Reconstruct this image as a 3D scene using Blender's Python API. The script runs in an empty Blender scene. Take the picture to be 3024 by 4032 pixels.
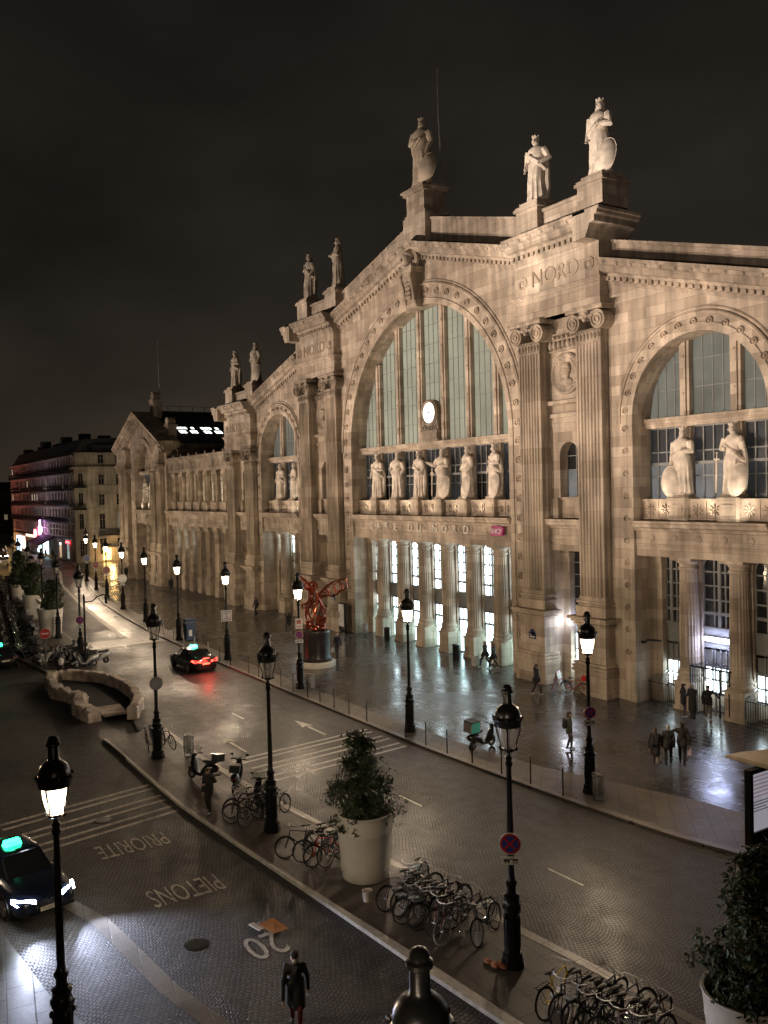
import bpy, bmesh, math, random
from mathutils import Vector, Matrix
R = math.radians
PI = math.pi
random.seed(11)
SC = bpy.context.scene
COL = SC.collection

# ------------------------------------------------------------------ mesh helper
class MB:
    """collects shapes (world coordinates) and links them as ONE mesh object"""
    def __init__(s):
        s.v = []; s.f = []; s.m = []; s.mi = 0; s.T = None
    def add(s, vs, fs):
        o = len(s.v)
        if s.T is not None:
            vs = [tuple(s.T @ Vector(p)) for p in vs]
        s.v += [tuple(p) for p in vs]
        for f in fs:
            s.f.append(tuple(i + o for i in f)); s.m.append(s.mi)
    def box(s, x0, x1, y0, y1, z0, z1):
        s.add([(x0,y0,z0),(x1,y0,z0),(x1,y1,z0),(x0,y1,z0),(x0,y0,z1),(x1,y0,z1),(x1,y1,z1),(x0,y1,z1)],
              [(0,3,2,1),(4,5,6,7),(0,1,5,4),(1,2,6,5),(2,3,7,6),(3,0,4,7)])
    def cbox(s, c, d, rz=0, rx=0, ry=0):
        M = Matrix.Translation(c) @ Matrix.Rotation(rz,4,'Z') @ Matrix.Rotation(ry,4,'Y') @ Matrix.Rotation(rx,4,'X')
        a,b,e = d[0]/2,d[1]/2,d[2]/2
        vs = [M @ Vector(p) for p in [(-a,-b,-e),(a,-b,-e),(a,b,-e),(-a,b,-e),(-a,-b,e),(a,-b,e),(a,b,e),(-a,b,e)]]
        s.add(vs,[(0,3,2,1),(4,5,6,7),(0,1,5,4),(1,2,6,5),(2,3,7,6),(3,0,4,7)])
    def loft(s, rings, cap=True, closed=True):
        n = len(rings[0]); vs = [p for r in rings for p in r]; fs = []
        for i in range(len(rings)-1):
            for j in range(n if closed else n-1):
                k = (j+1) % n
                fs.append((i*n+j, i*n+k, (i+1)*n+k, (i+1)*n+j))
        if cap:
            fs.append(tuple(reversed(range(n)))); fs.append(tuple((len(rings)-1)*n+j for j in range(n)))
        s.add(vs, fs)
    def lathe(s, prof, c=(0,0,0), n=24, fl=None, axis='Z', cap=True, ph=0.0):
        """prof [(r,z)]; fl=(count,depth,z0,z1) flutes"""
        rings = []
        for r,z in prof:
            ring = []
            for j in range(n):
                a = 2*PI*j/n + ph; rr = r
                if fl and fl[2] <= z <= fl[3]: rr = r - fl[1]*(j % 2)
                p = (rr*math.cos(a), rr*math.sin(a), z)
                if axis == 'Y': p = (p[0], -p[2], p[1])
                if axis == 'X': p = (p[2], p[0], p[1])
                ring.append((p[0]+c[0], p[1]+c[1], p[2]+c[2]))
            rings.append(ring)
        s.loft(rings, cap)
    def tube(s, pts, r, n=6, closed=False, cap=True):
        pts = [Vector(p) for p in pts]; rings = []; N = len(pts)
        up = None
        for i,p in enumerate(pts):
            if closed: t = pts[(i+1)%N]-pts[i-1]
            else: t = pts[min(i+1,N-1)]-pts[max(i-1,0)]
            if t.length < 1e-9: t = Vector((0,0,1))
            t.normalize()
            if up is None:
                up = Vector((0,0,1)) if abs(t.z) < .9 else Vector((1,0,0))
            a = t.cross(up)
            if a.length < 1e-4: a = t.cross(Vector((.3,1,.2)))
            a.normalize(); b = a.cross(t).normalized(); up = b
            rr = r[i] if isinstance(r,(list,tuple)) else r
            rings.append([tuple(p + a*rr*math.cos(2*PI*j/n) + b*rr*math.sin(2*PI*j/n)) for j in range(n)])
        if closed: rings.append(rings[0]); s.loft(rings, False)
        else: s.loft(rings, cap)
    def ell(s, c, r, n=10, m=6, M=None):
        rings = []
        for i in range(m+1):
            t = -PI/2 + PI*i/m; t = max(min(t, PI/2-.12), -PI/2+.12)
            ring = []
            for j in range(n):
                a = 2*PI*j/n
                p = Vector((r[0]*math.cos(t)*math.cos(a), r[1]*math.cos(t)*math.sin(a), r[2]*math.sin(t)))
                if M is not None: p = M @ p
                ring.append((p[0]+c[0],p[1]+c[1],p[2]+c[2]))
            rings.append(ring)
        s.loft(rings)
    def torus(s, c, Rr, r, n=24, m=6, axis='Z', a0=0, a1=2*PI):
        full = abs(a1-a0-2*PI) < 1e-6; pts = []
        N = n if full else n+1
        for i in range(N):
            a = a0+(a1-a0)*i/n
            p = (Rr*math.cos(a), Rr*math.sin(a), 0)
            if axis == 'Y': p = (p[0],0,p[1])
            if axis == 'X': p = (0,p[0],p[1])
            pts.append((p[0]+c[0],p[1]+c[1],p[2]+c[2]))
        s.tube(pts, r, m, closed=full)
    def ext(s, poly, f0, f1):
        """polygon extruded between two mappings of (u,v) to a point"""
        s.loft([[f0(*p) for p in poly],[f1(*p) for p in poly]])
    def pz(s, poly, z0, z1):
        s.ext(poly, lambda a,b:(a,b,z0), lambda a,b:(a,b,z1))
    def py(s, poly, y0, y1):
        s.ext(poly, lambda a,b:(a,y0,b), lambda a,b:(a,y1,b))
    def px(s, poly, x0, x1, z0=0.0, z1=0.0):
        s.ext(poly, lambda a,b:(x0,a,b+z0), lambda a,b:(x1,a,b+z1))
    def quad(s, a,b,c,d): s.add([a,b,c,d],[(0,1,2,3)])
    def mesh(s, name, mats, off=(0,0,0), smooth=False):
        me = bpy.data.meshes.new(name)
        me.from_pydata([(p[0]-off[0],p[1]-off[1],p[2]-off[2]) for p in s.v], [], s.f)
        for mm in (mats if isinstance(mats,(list,tuple)) else [mats]): me.materials.append(mm)
        bm = bmesh.new(); bm.from_mesh(me); bmesh.ops.recalc_face_normals(bm, faces=bm.faces); bm.to_mesh(me); bm.free()
        if max(s.m, default=0) > 0:
            for i,p in enumerate(me.polygons): p.material_index = s.m[i]
        if smooth:
            for p in me.polygons: p.use_smooth = True
            try: me.set_sharp_from_angle(angle=R(42))
            except Exception: pass
        me.update(); return me
    def build(s, name, mats, parent=None, smooth=False, loc=None):
        """world-coordinate geometry -> object whose origin is loc, child of parent"""
        pl = world_loc(parent) if parent else Vector((0,0,0))
        l = Vector(loc) if loc is not None else pl
        o = bpy.data.objects.new(name, s.mesh(name, mats, l, smooth)); COL.objects.link(o)
        if parent: o.parent = parent; o.location = l - pl
        else: o.location = l
        return o

def world_loc(o):
    l = Vector((0,0,0))
    while o is not None: l = l + Vector(o.location); o = o.parent
    return l
def tag(o, label=None, cat=None, group=None, kind=None):
    if label: o['label'] = label
    if cat: o['category'] = cat
    if group: o['group'] = group
    if kind: o['kind'] = kind
    return o
def empty(name, loc, label=None, cat=None, group=None):
    o = bpy.data.objects.new(name, None); COL.objects.link(o); o.location = loc
    o.empty_display_size = .3
    return tag(o, label, cat, group)
KIDS = {}
def copy_tree(o, parent=None):
    c = o.copy(); COL.objects.link(c)
    if parent: c.parent = parent
    for ch in [x for x in bpy.data.objects if x.parent == o]: copy_tree(ch, c)
    return c
def dup(o, loc, rz, label, group=None, cat=None, tilt=0, scale=None):
    c = copy_tree(o); c.location = loc; c.rotation_euler = (tilt,0,rz)
    if scale: c.scale = (scale,)*3
    return tag(c, label, cat, group)
def place(o, loc, rz=0, tilt=0, scale=None):
    o.location = loc; o.rotation_euler = (tilt,0,rz)
    if scale: o.scale = (scale,)*3
    return o
def kid(name, me, parent, loc=(0,0,0)):
    o = bpy.data.objects.new(name, me); COL.objects.link(o); o.parent = parent; o.location = loc; return o
def text_mb(mb, body, size, M, ex=.02, align='CENTER', bold=0.0):
    cu = bpy.data.curves.new('t','FONT'); cu.body = body; cu.size = size; cu.extrude = ex; cu.align_x = align; cu.align_y = 'CENTER'
    cu.resolution_u = 3; cu.offset = bold
    o = bpy.data.objects.new('t', cu); COL.objects.link(o)
    bpy.context.view_layer.update()
    me = o.to_mesh()
    mb.add([M @ v.co for v in me.vertices], [tuple(p.vertices) for p in me.polygons])
    o.to_mesh_clear(); bpy.data.objects.remove(o); bpy.data.curves.remove(cu)
def FR(x, y, z, rz=0, rx=90):    # text plane facing -Y
    return Matrix.Translation((x,y,z)) @ Matrix.Rotation(R(rz),4,'Z') @ Matrix.Rotation(R(rx),4,'X')

# ------------------------------------------------------------------ materials
def mat(name, col, rough=.6, metal=0.0, var=.12, scale=3.0, bump=0.0, spec=.5, emit=None, es=0.0, coat=0.0):
    m = bpy.data.materials.new(name); m.use_nodes = True
    N = m.node_tree.nodes; L = m.node_tree.links; b = N['Principled BSDF']
    b.inputs['Roughness'].default_value = rough; b.inputs['Metallic'].default_value = metal
    b.inputs['Specular IOR Level'].default_value = spec; b.inputs['Coat Weight'].default_value = coat
    tc = N.new('ShaderNodeTexCoord'); nz = N.new('ShaderNodeTexNoise')
    nz.inputs['Scale'].default_value = scale; nz.inputs['Detail'].default_value = 5
    L.new(tc.outputs['Object'], nz.inputs['Vector'])
    rp = N.new('ShaderNodeValToRGB'); rp.color_ramp.elements[0].position = .3; rp.color_ramp.elements[1].position = .7
    rp.color_ramp.elements[0].color = tuple(c*(1-var) for c in col)+(1,); rp.color_ramp.elements[1].color = tuple(min(1,c*(1+var)) for c in col)+(1,)
    L.new(nz.outputs['Fac'], rp.inputs['Fac']); L.new(rp.outputs['Color'], b.inputs['Base Color'])
    if bump:
        bp = N.new('ShaderNodeBump'); bp.inputs['Strength'].default_value = bump; bp.inputs['Distance'].default_value = .02
        L.new(nz.outputs['Fac'], bp.inputs['Height']); L.new(bp.outputs['Normal'], b.inputs['Normal'])
    if emit:
        b.inputs['Emission Color'].default_value = tuple(emit)+(1,); b.inputs['Emission Strength'].default_value = es
    return m
def glow(name, col, strength, var=.15, scale=1.0):
    m = mat(name, tuple(c*.05 for c in col), .2, emit=col, es=strength)
    N = m.node_tree.nodes; L = m.node_tree.links; b = N['Principled BSDF']
    g = N.new('ShaderNodeNewGeometry'); nz = N.new('ShaderNodeTexNoise'); nz.inputs['Scale'].default_value = scale; nz.inputs['Detail'].default_value = 2
    mr = N.new('ShaderNodeMapRange'); mr.inputs['From Min'].default_value = .3; mr.inputs['From Max'].default_value = .7
    mr.inputs['To Min'].default_value = strength*(1-var); mr.inputs['To Max'].default_value = strength*(1+var)
    L.new(g.outputs['Position'], nz.inputs['Vector']); L.new(nz.outputs['Fac'], mr.inputs['Value']); L.new(mr.outputs['Result'], b.inputs['Emission Strength'])
    return m
def nd(m): return m.node_tree.nodes, m.node_tree.links
def math_n(N, L, op, a, b=None, c=None):
    n = N.new('ShaderNodeMath'); n.operation = op
    for i,x in enumerate((a,b,c)):
        if x is None: continue
        if isinstance(x,(int,float)): n.inputs[i].default_value = x
        else: L.new(x, n.inputs[i])
    return n.outputs[0]

def stone(name, c1, c2, bw=1.25, rh=.56, rough=.85, stain=.55):
    """ashlar: block to block colour changes, thin joints, rain streaks and soot"""
    m = bpy.data.materials.new(name); m.use_nodes = True
    N, L = nd(m); b = N['Principled BSDF']; b.inputs['Roughness'].default_value = rough
    b.inputs['Specular IOR Level'].default_value = .25
    g = N.new('ShaderNodeNewGeometry'); sp = N.new('ShaderNodeSeparateXYZ'); L.new(g.outputs['Position'], sp.inputs[0])
    cb = N.new('ShaderNodeCombineXYZ'); L.new(math_n(N,L,'ADD',sp.outputs[0],sp.outputs[1]), cb.inputs[0]); L.new(sp.outputs[2], cb.inputs[1])
    br = N.new('ShaderNodeTexBrick'); L.new(cb.outputs[0], br.inputs['Vector'])
    br.inputs['Scale'].default_value = 1; br.inputs['Brick Width'].default_value = bw; br.inputs['Row Height'].default_value = rh
    br.inputs['Mortar Size'].default_value = .007; br.inputs['Mortar Smooth'].default_value = .3
    br.inputs['Color1'].default_value = c1+(1,); br.inputs['Color2'].default_value = c2+(1,)
    br.inputs['Mortar'].default_value = tuple(x*.78 for x in c2)+(1,)
    n1 = N.new('ShaderNodeTexNoise'); n1.inputs['Scale'].default_value = .35; n1.inputs['Detail'].default_value = 6; L.new(g.outputs['Position'], n1.inputs['Vector'])
    mp = N.new('ShaderNodeMapping'); mp.inputs['Scale'].default_value = (2.2,2.2,.22); L.new(g.outputs['Position'], mp.inputs['Vector'])
    n2 = N.new('ShaderNodeTexNoise'); n2.inputs['Scale'].default_value = 1.0; n2.inputs['Detail'].default_value = 5; L.new(mp.outputs[0], n2.inputs['Vector'])
    n3 = N.new('ShaderNodeTexNoise'); n3.inputs['Scale'].default_value = 9; n3.inputs['Detail'].default_value = 4; L.new(g.outputs['Position'], n3.inputs['Vector'])
    def rng(v, a, bb, lo, hi):
        r = N.new('ShaderNodeMapRange'); r.inputs['From Min'].default_value = a; r.inputs['From Max'].default_value = bb
        r.inputs['To Min'].default_value = lo; r.inputs['To Max'].default_value = hi; L.new(v, r.inputs['Value']); return r.outputs[0]
    k = math_n(N,L,'MULTIPLY', rng(n1.outputs['Fac'],.35,.65,1-stain*.55,1.12), rng(n2.outputs['Fac'],.38,.66,1-stain*.5,1.1))
    k = math_n(N,L,'MULTIPLY', k, rng(n3.outputs['Fac'],.3,.7,.95,1.05))
    mx = N.new('ShaderNodeMix'); mx.data_type = 'RGBA'; mx.blend_type = 'MULTIPLY'; mx.inputs['Factor'].default_value = 1
    L.new(br.outputs['Color'], mx.inputs['A']); cc = N.new('ShaderNodeCombineColor')
    for i in range(3): L.new(k, cc.inputs[i])
    L.new(cc.outputs[0], mx.inputs['B']); L.new(mx.outputs['Result'], b.inputs['Base Color'])
    bp = N.new('ShaderNodeBump'); bp.inputs['Strength'].default_value = .5; bp.inputs['Distance'].default_value = .03
    h = math_n(N,L,'MULTIPLY_ADD', n3.outputs['Fac'], .4, math_n(N,L,'MULTIPLY', br.outputs['Fac'], -1.0))
    L.new(h, bp.inputs['Height']); L.new(bp.outputs['Normal'], b.inputs['Normal'])
    return m

def paving(name, c1, c2, bw, rh, rot=0.0, r0=.18, r1=.5, bump=.35, joint=.012, fan=None, wet=.5, spec=.5):
    """wet stone slabs, or setts laid in fans when fan=(period, radius)"""
    m = bpy.data.materials.new(name); m.use_nodes = True
    N, L = nd(m); b = N['Principled BSDF']; b.inputs['Specular IOR Level'].default_value = spec
    g = N.new('ShaderNodeNewGeometry')
    mp = N.new('ShaderNodeMapping'); mp.inputs['Rotation'].default_value = (0,0,rot); L.new(g.outputs['Position'], mp.inputs['Vector'])
    vec = mp.outputs[0]
    if fan:
        P, Rd = fan; sp = N.new('ShaderNodeSeparateXYZ'); L.new(vec, sp.inputs[0])
        q = math_n(N,L,'MULTIPLY', math_n(N,L,'SUBTRACT', math_n(N,L,'FRACT', math_n(N,L,'DIVIDE', sp.outputs[0], P)), .5), P)
        arc = math_n(N,L,'SQRT', math_n(N,L,'MAXIMUM', math_n(N,L,'SUBTRACT', Rd*Rd, math_n(N,L,'MULTIPLY', q, q)), .001))
        ang = math_n(N,L,'MULTIPLY', math_n(N,L,'ARCSINE', math_n(N,L,'DIVIDE', q, Rd)), Rd)
        cb = N.new('ShaderNodeCombineXYZ'); L.new(math_n(N,L,'ADD', ang, math_n(N,L,'MULTIPLY', math_n(N,L,'FLOOR', math_n(N,L,'DIVIDE', sp.outputs[0], P)), 3.7)), cb.inputs[0])
        L.new(math_n(N,L,'SUBTRACT', sp.outputs[1], arc), cb.inputs[1]); vec = cb.outputs[0]
    br = N.new('ShaderNodeTexBrick'); L.new(vec, br.inputs['Vector']); br.inputs['Scale'].default_value = 1
    br.inputs['Brick Width'].default_value = bw; br.inputs['Row Height'].default_value = rh
    br.inputs['Mortar Size'].default_value = joint; br.inputs['Mortar Smooth'].default_value = .5
    br.inputs['Color1'].default_value = c1+(1,); br.inputs['Color2'].default_value = c2+(1,); br.inputs['Mortar'].default_value = tuple(x*.4 for x in c2)+(1,)
    n1 = N.new('ShaderNodeTexNoise'); n1.inputs['Scale'].default_value = .22; n1.inputs['Detail'].default_value = 7; L.new(g.outputs['Position'], n1.inputs['Vector'])
    n2 = N.new('ShaderNodeTexNoise'); n2.inputs['Scale'].default_value = 14; n2.inputs['Detail'].default_value = 3; L.new(g.outputs['Position'], n2.inputs['Vector'])
    n4 = N.new('ShaderNodeTexNoise'); n4.inputs['Scale'].default_value = 1.7; n4.inputs['Detail'].default_value = 4; L.new(g.outputs['Position'], n4.inputs['Vector'])
    def rng(v, a, bb, lo, hi):
        r = N.new('ShaderNodeMapRange'); r.inputs['From Min'].default_value = a; r.inputs['From Max'].default_value = bb
        r.inputs['To Min'].default_value = lo; r.inputs['To Max'].default_value = hi; L.new(v, r.inputs['Value']); return r.outputs[0]
    k = math_n(N,L,'MULTIPLY', rng(n1.outputs['Fac'],.35,.65,.6,1.25), rng(n2.outputs['Fac'],.3,.7,.75,1.2))
    mx = N.new('ShaderNodeMix'); mx.data_type = 'RGBA'; mx.blend_type = 'MULTIPLY'; mx.inputs['Factor'].default_value = 1
    cc = N.new('ShaderNodeCombineColor')
    for i in range(3): L.new(k, cc.inputs[i])
    L.new(br.outputs['Color'], mx.inputs['A']); L.new(cc.outputs[0], mx.inputs['B']); L.new(mx.outputs['Result'], b.inputs['Base Color'])
    rr = math_n(N,L,'ADD', rng(n1.outputs['Fac'],.38,.62,r0,r1), math_n(N,L,'MULTIPLY', br.outputs['Fac'], .2))
    L.new(math_n(N,L,'ADD', rr, rng(n4.outputs['Fac'],.3,.7,-.06,.08)), b.inputs['Roughness'])
    bp = N.new('ShaderNodeBump'); bp.inputs['Strength'].default_value = bump; bp.inputs['Distance'].default_value = .02
    # each stone slightly tilted or raised: colour of the brick reused as height
    sc = N.new('ShaderNodeSeparateColor'); L.new(br.outputs['Color'], sc.inputs[0])
    dst = N.new('ShaderNodeTexNoise'); dst.inputs['Scale'].default_value = 2.3; L.new(g.outputs['Position'], dst.inputs['Vector'])
    if fan:   # setts are never laid true: wobble the pattern
        va = N.new('ShaderNodeVectorMath'); va.operation = 'MULTIPLY_ADD'; L.new(dst.outputs['Color'], va.inputs[0]); va.inputs[1].default_value = (.09,.09,0); L.new(vec, va.inputs[2]); L.new(va.outputs[0], br.inputs['Vector'])
    h = math_n(N,L,'ADD', math_n(N,L,'MULTIPLY', n4.outputs['Fac'], .8), math_n(N,L,'MULTIPLY', n2.outputs['Fac'], .25))
    h = math_n(N,L,'ADD', h, math_n(N,L,'MULTIPLY', br.outputs['Fac'], -.9))
    h = math_n(N,L,'ADD', h, math_n(N,L,'MULTIPLY', sc.outputs[0], 1.5))
    L.new(h, bp.inputs['Height']); L.new(bp.outputs['Normal'], b.inputs['Normal'])
    return m

M = {}
M['stone'] = stone('facade_limestone', (.58,.49,.395), (.36,.295,.23))
M['stone_dk'] = stone('weathered_cornice_limestone', (.50,.42,.34), (.38,.315,.245), stain=.75)
M['stone_fl'] = stone('pilaster_limestone', (.50,.42,.34), (.36,.30,.23), bw=4.0, rh=.95, stain=.65)
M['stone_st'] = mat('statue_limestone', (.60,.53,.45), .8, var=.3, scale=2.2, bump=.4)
M['stone_inc'] = mat('carved_shade_limestone', (.27,.215,.16), .9, var=.25)  # dark tone stands in for dirt and shade in carved letters
M['metal_dk'] = mat('dark_cast_iron', (.018,.017,.016), .32, .6, var=.3, scale=20, bump=.1)
M['metal_grey'] = mat('grey_painted_iron', (.10,.105,.11), .45, .3)
M['chrome'] = mat('bright_metal', (.75,.75,.75), .18, 1.0)
M['alu'] = mat('dull_aluminium', (.62,.62,.62), .4, .9)
M['zinc'] = mat('zinc_roof', (.06,.065,.07), .45, .4, var=.2)
M['slate'] = mat('dark_slate_roof', (.022,.024,.027), .5, var=.3)
M['win_frame'] = mat('blue_grey_window_frame', (.19,.195,.19), .5)
M['rubber'] = mat('tyre_rubber', (.018,.018,.018), .75)
M['white_paint'] = mat('worn_white_road_paint', (.42,.40,.36), .55, var=.3, scale=6)
M['old_paint'] = mat('faded_road_paint', (.34,.31,.27), .6, var=.45, scale=5)
M['kerb'] = paving('granite_kerb', (.24,.215,.185), (.17,.15,.13), 1.1, .4, r0=.3, r1=.55, bump=.3)
M['glass_dk'] = mat('dark_window_glass', (.02,.022,.025), .08, var=.2, spec=.8)
M['plaza'] = paving('wet_station_plaza_slabs', (.078,.070,.062), (.050,.045,.040), .95, .5, r0=.13, r1=.32, bump=.42, joint=.01)
M['plaza_edge'] = paving('rough_pavement_slabs', (.165,.142,.118), (.12,.103,.088), 1.0, .6, rot=R(45), r0=.4, r1=.6, bump=.3, joint=.01)
M['setts'] = paving('fan_laid_granite_setts', (.080,.071,.063), (.044,.039,.035), .115, .11, rot=R(90), r0=.34, r1=.55, bump=.9, joint=.02, fan=(1.75,1.25))
M['setts_row'] = paving('worn_granite_setts', (.092,.084,.077), (.058,.053,.048), .14, .12, rot=R(84), r0=.42, r1=.66, bump=.9, joint=.02, fan=(2.4,1.9))
M['median'] = paving('asphalt_and_stone_median', (.088,.074,.060), (.066,.056,.046), 1.2, .7, rot=R(3), r0=.4, r1=.65, bump=.3, joint=.01)
M['near_pav'] = paving('wet_stone_pavement', (.11,.102,.095), (.075,.07,.066), .95, .62, rot=R(8), r0=.3, r1=.5, bump=.3, joint=.014)
M['band'] = paving('pale_stone_gutter', (.20,.178,.15), (.15,.132,.112), 1.0, .6, rot=R(10), r0=.34, r1=.5, bump=.3)
# ------------------------------------------------------------------ setting
def interp(pts, x):
    if x <= pts[0][0]: return pts[0][1]
    for (a,b),(c,d) in zip(pts, pts[1:]):
        if x <= c: return b + (d-b)*(x-a)/(c-a)
    return pts[-1][1]
KERB = [(-400,75),(-190,41.5),(-150,34.3),(-124.8,29.75),(-110,27.2),(-99.2,25.4),(-86,24.1),(-75.7,23.35),(-60,22.95),(-45,22.85),(-33,22.9),(-28,23.1),(-23.5,23.4),(-19.6,23.8),(-14,25.2),(-9,27.3),(0,31),(20,36)]
def kerb(x): return interp(KERB, x)
XS = [-190,-170,-150,-137,-124.8,-117,-110,-104,-99.2,-92,-86,-80,-75.7,-68,-60,-52,-45,-39,-33,-30,-28,-25.5,-23.5,-21.5,-19.6,-16.5,-14,-11.5,-9,-4,0,20]
def strip(mb, fa, fb, xs, z, z0=None):
    for a,b in zip(xs, xs[1:]):
        mb.quad((a,fa(a),z),(b,fa(b),z),(b,fb(b),z),(a,fb(a),z))
        if z0 is not None:
            mb.quad((a,fa(a),z0),(b,fa(b),z0),(b,fa(b),z),(a,fa(a),z)); mb.quad((a,fb(a),z0),(b,fb(b),z0),(b,fb(b),z),(a,fb(a),z))
def structure(mb, name, m):
    return tag(mb.build(name, m), kind='structure')
mb = MB(); mb.quad((-900,-400,-.2),(500,-400,-.2),(500,900,-.2),(-900,900,-.2)); structure(mb, 'ground', mat('asphalt_ground',(.045,.042,.038),.5,var=.3,scale=.5))
# right carriageway, fan laid setts
MEDR = [(-400,66),(-190,32),(-150,28.0),(-138,24.2),(-125,21.0),(-105,18.9),(-92,17.9),(-78,17.0),(-70,16.6),(-64,15.8),(-58.5,14.2),(-50,15.1),(-45,14.2),(-38,14.0),(-33,14.2),(-28,14.6),(-19.5,15.33),(-15.7,15.7),(-8,16.4),(10,18)]
MEDL = [(-400,56),(-190,24),(-150,15),(-125,11.5),(-105,10.6),(-78,10.6),(-69.4,11.6),(-62.5,12.3),(-58.5,14.0),(-50,10.7),(-43,11.05),(-33,11.05),(-28.6,11.33),(-21.2,11.95),(-15,12.45),(-8,13.2),(10,15)]
XM = sorted(set(XS+[-138,-132,-64,-62,-58.5,-54,-47,-36,-35,-31,-26,-20.5,-18,-15.7,-6,10,-78,-92]))
mb = MB(); strip(mb, lambda x: interp(MEDR,x)-1.2, lambda x: kerb(x)+.1, XM, -.10); structure(mb,'road',M['setts'])
mb = MB(); mb.quad((-420,44,-.104),(-150,3,-.104),(-125,14,-.104),(-420,68,-.104)); structure(mb,'avenue',paving('wet_asphalt_avenue',(.09,.075,.055),(.075,.062,.046),3,2,r0=.2,r1=.4,bump=.15))
mb = MB(); strip(mb, lambda x: -14.0, lambda x: interp(MEDL,x)+1.2, [x for x in XM if x > -139], -.112); structure(mb,'side_road',M['setts_row'])
# station forecourt
mb = MB(); strip(mb, kerb, lambda x: 66.0 if x<-133 else 44.0, XS, 0.0, -.2); structure(mb,'forecourt',M['plaza'])
EDGE = [(-190,40),(-124.8,31),(-99,26.9),(-75,24.8),(-60,24.5),(-40,24.3),(-33,24.6),(-28,25.2),(-24,26.4),(-21.4,27.2),(-16,27.9),(-10,29.5),(0,33),(20,38)]
mb = MB(); strip(mb, lambda x: kerb(x)+.34, lambda x: interp(EDGE,x), XS, .005); structure(mb,'pavement',M['plaza_edge'])
mb = MB()
for a,b in zip(XS, XS[1:]):
    n = max(1,int((b-a)/1.0))
    for i in range(n):
        p = a+(b-a)*i/n+.006; q = a+(b-a)*(i+1)/n-.006; mb.add([(p,kerb(p)-.01,-.2),(q,kerb(q)-.01,-.2),(q,kerb(q)+.32,-.2),(p,kerb(p)+.32,-.2),(p,kerb(p)-.01,.012),(q,kerb(q)-.01,.012),(q,kerb(q)+.32,.012),(p,kerb(p)+.32,.012)],[(0,1,5,4),(4,5,6,7),(3,7,6,2),(0,4,7,3),(1,2,6,5)])
structure(mb,'kerb',M['kerb'])
# traffic islands
def island(xa, xb, name, lkerb):
    xs = [x for x in XM if xa < x < xb]; xs = [xa]+xs+[xb]
    L_ = lambda x: interp(MEDL,x); R_ = lambda x: interp(MEDR,x)
    mb = MB(); strip(mb, L_, R_, xs, 0.0, -.2)
    mb.quad((xb,L_(xb),-.2),(xb,R_(xb),-.2),(xb,R_(xb),0),(xb,L_(xb),0)); mb.quad((xa,L_(xa),-.2),(xa,R_(xa),-.2),(xa,R_(xa),0),(xa,L_(xa),0))
    structure(mb, name, M['median'])
    mk = MB()
    for f,sg in ((L_,1),(R_,-1)):
        for a,b in zip(xs,xs[1:]):
            n = max(1,int((b-a)))
            for i in range(n):
                p = a+(b-a)*i/n+.005; q = a+(b-a)*(i+1)/n-.005; w = (.10 if sg > 0 else .28)*sg
                mk.add([(p,f(p)-.012*sg,-.2),(q,f(q)-.012*sg,-.2),(q,f(q)+w,-.2),(p,f(p)+w,-.2),(p,f(p)-.012*sg,.012),(q,f(q)-.012*sg,.012),(q,f(q)+w,.012),(p,f(p)+w,.012)],[(0,1,5,4),(4,5,6,7),(3,7,6,2),(0,4,7,3),(1,2,6,5)])
    structure(mk, lkerb, M['kerb'])
island(-44.0, 10.0, 'traffic_island', 'island_kerb')
island(-138.0, -58.5, 'parking_island', 'parking_kerb')
# white painted line on the near kerb of the island
mb = MB(); xs = [-40,-33,-28.6,-25,-21.2,-18,-15,-11,-8,10]
wl = lambda x: .05 if x < -26 else min(.3,.05+(x+26)*.035)
strip(mb, lambda x: interp(MEDL,x)-.02-wl(x)*.35, lambda x: interp(MEDL,x)-.02+wl(x)*.65, xs, .017, -.1); structure(mb,'kerb_paint',mat('white_kerb_paint',(.50,.48,.44),.5,var=.25,scale=5))
# near pavement and pale gutter band
NP = [(-60,2.2),(-25.3,3.72),(-22.1,4.1),(-20.35,4.55),(-15,5.6),(10,9)]
mb = MB(); strip(mb, lambda x: -14.0, lambda x: interp(NP,x), [-60,-25.3,-22.1,-20.35,-15,10], -.06, -.2); structure(mb,'near_pavement',M['near_pav'])
GB = [(-60,3.2),(-30,5.1),(-27.1,5.55),(-25.3,6.1),(-20.9,6.6),(-18.5,7.1),(10,11)]
mb = MB(); strip(mb, lambda x: interp(GB,x)-.24, lambda x: interp(GB,x)+.24, [-30,-27.1,-25.3,-20.9,-18.5,-10,10], -.104); structure(mb,'gutter',M['band'])
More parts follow.
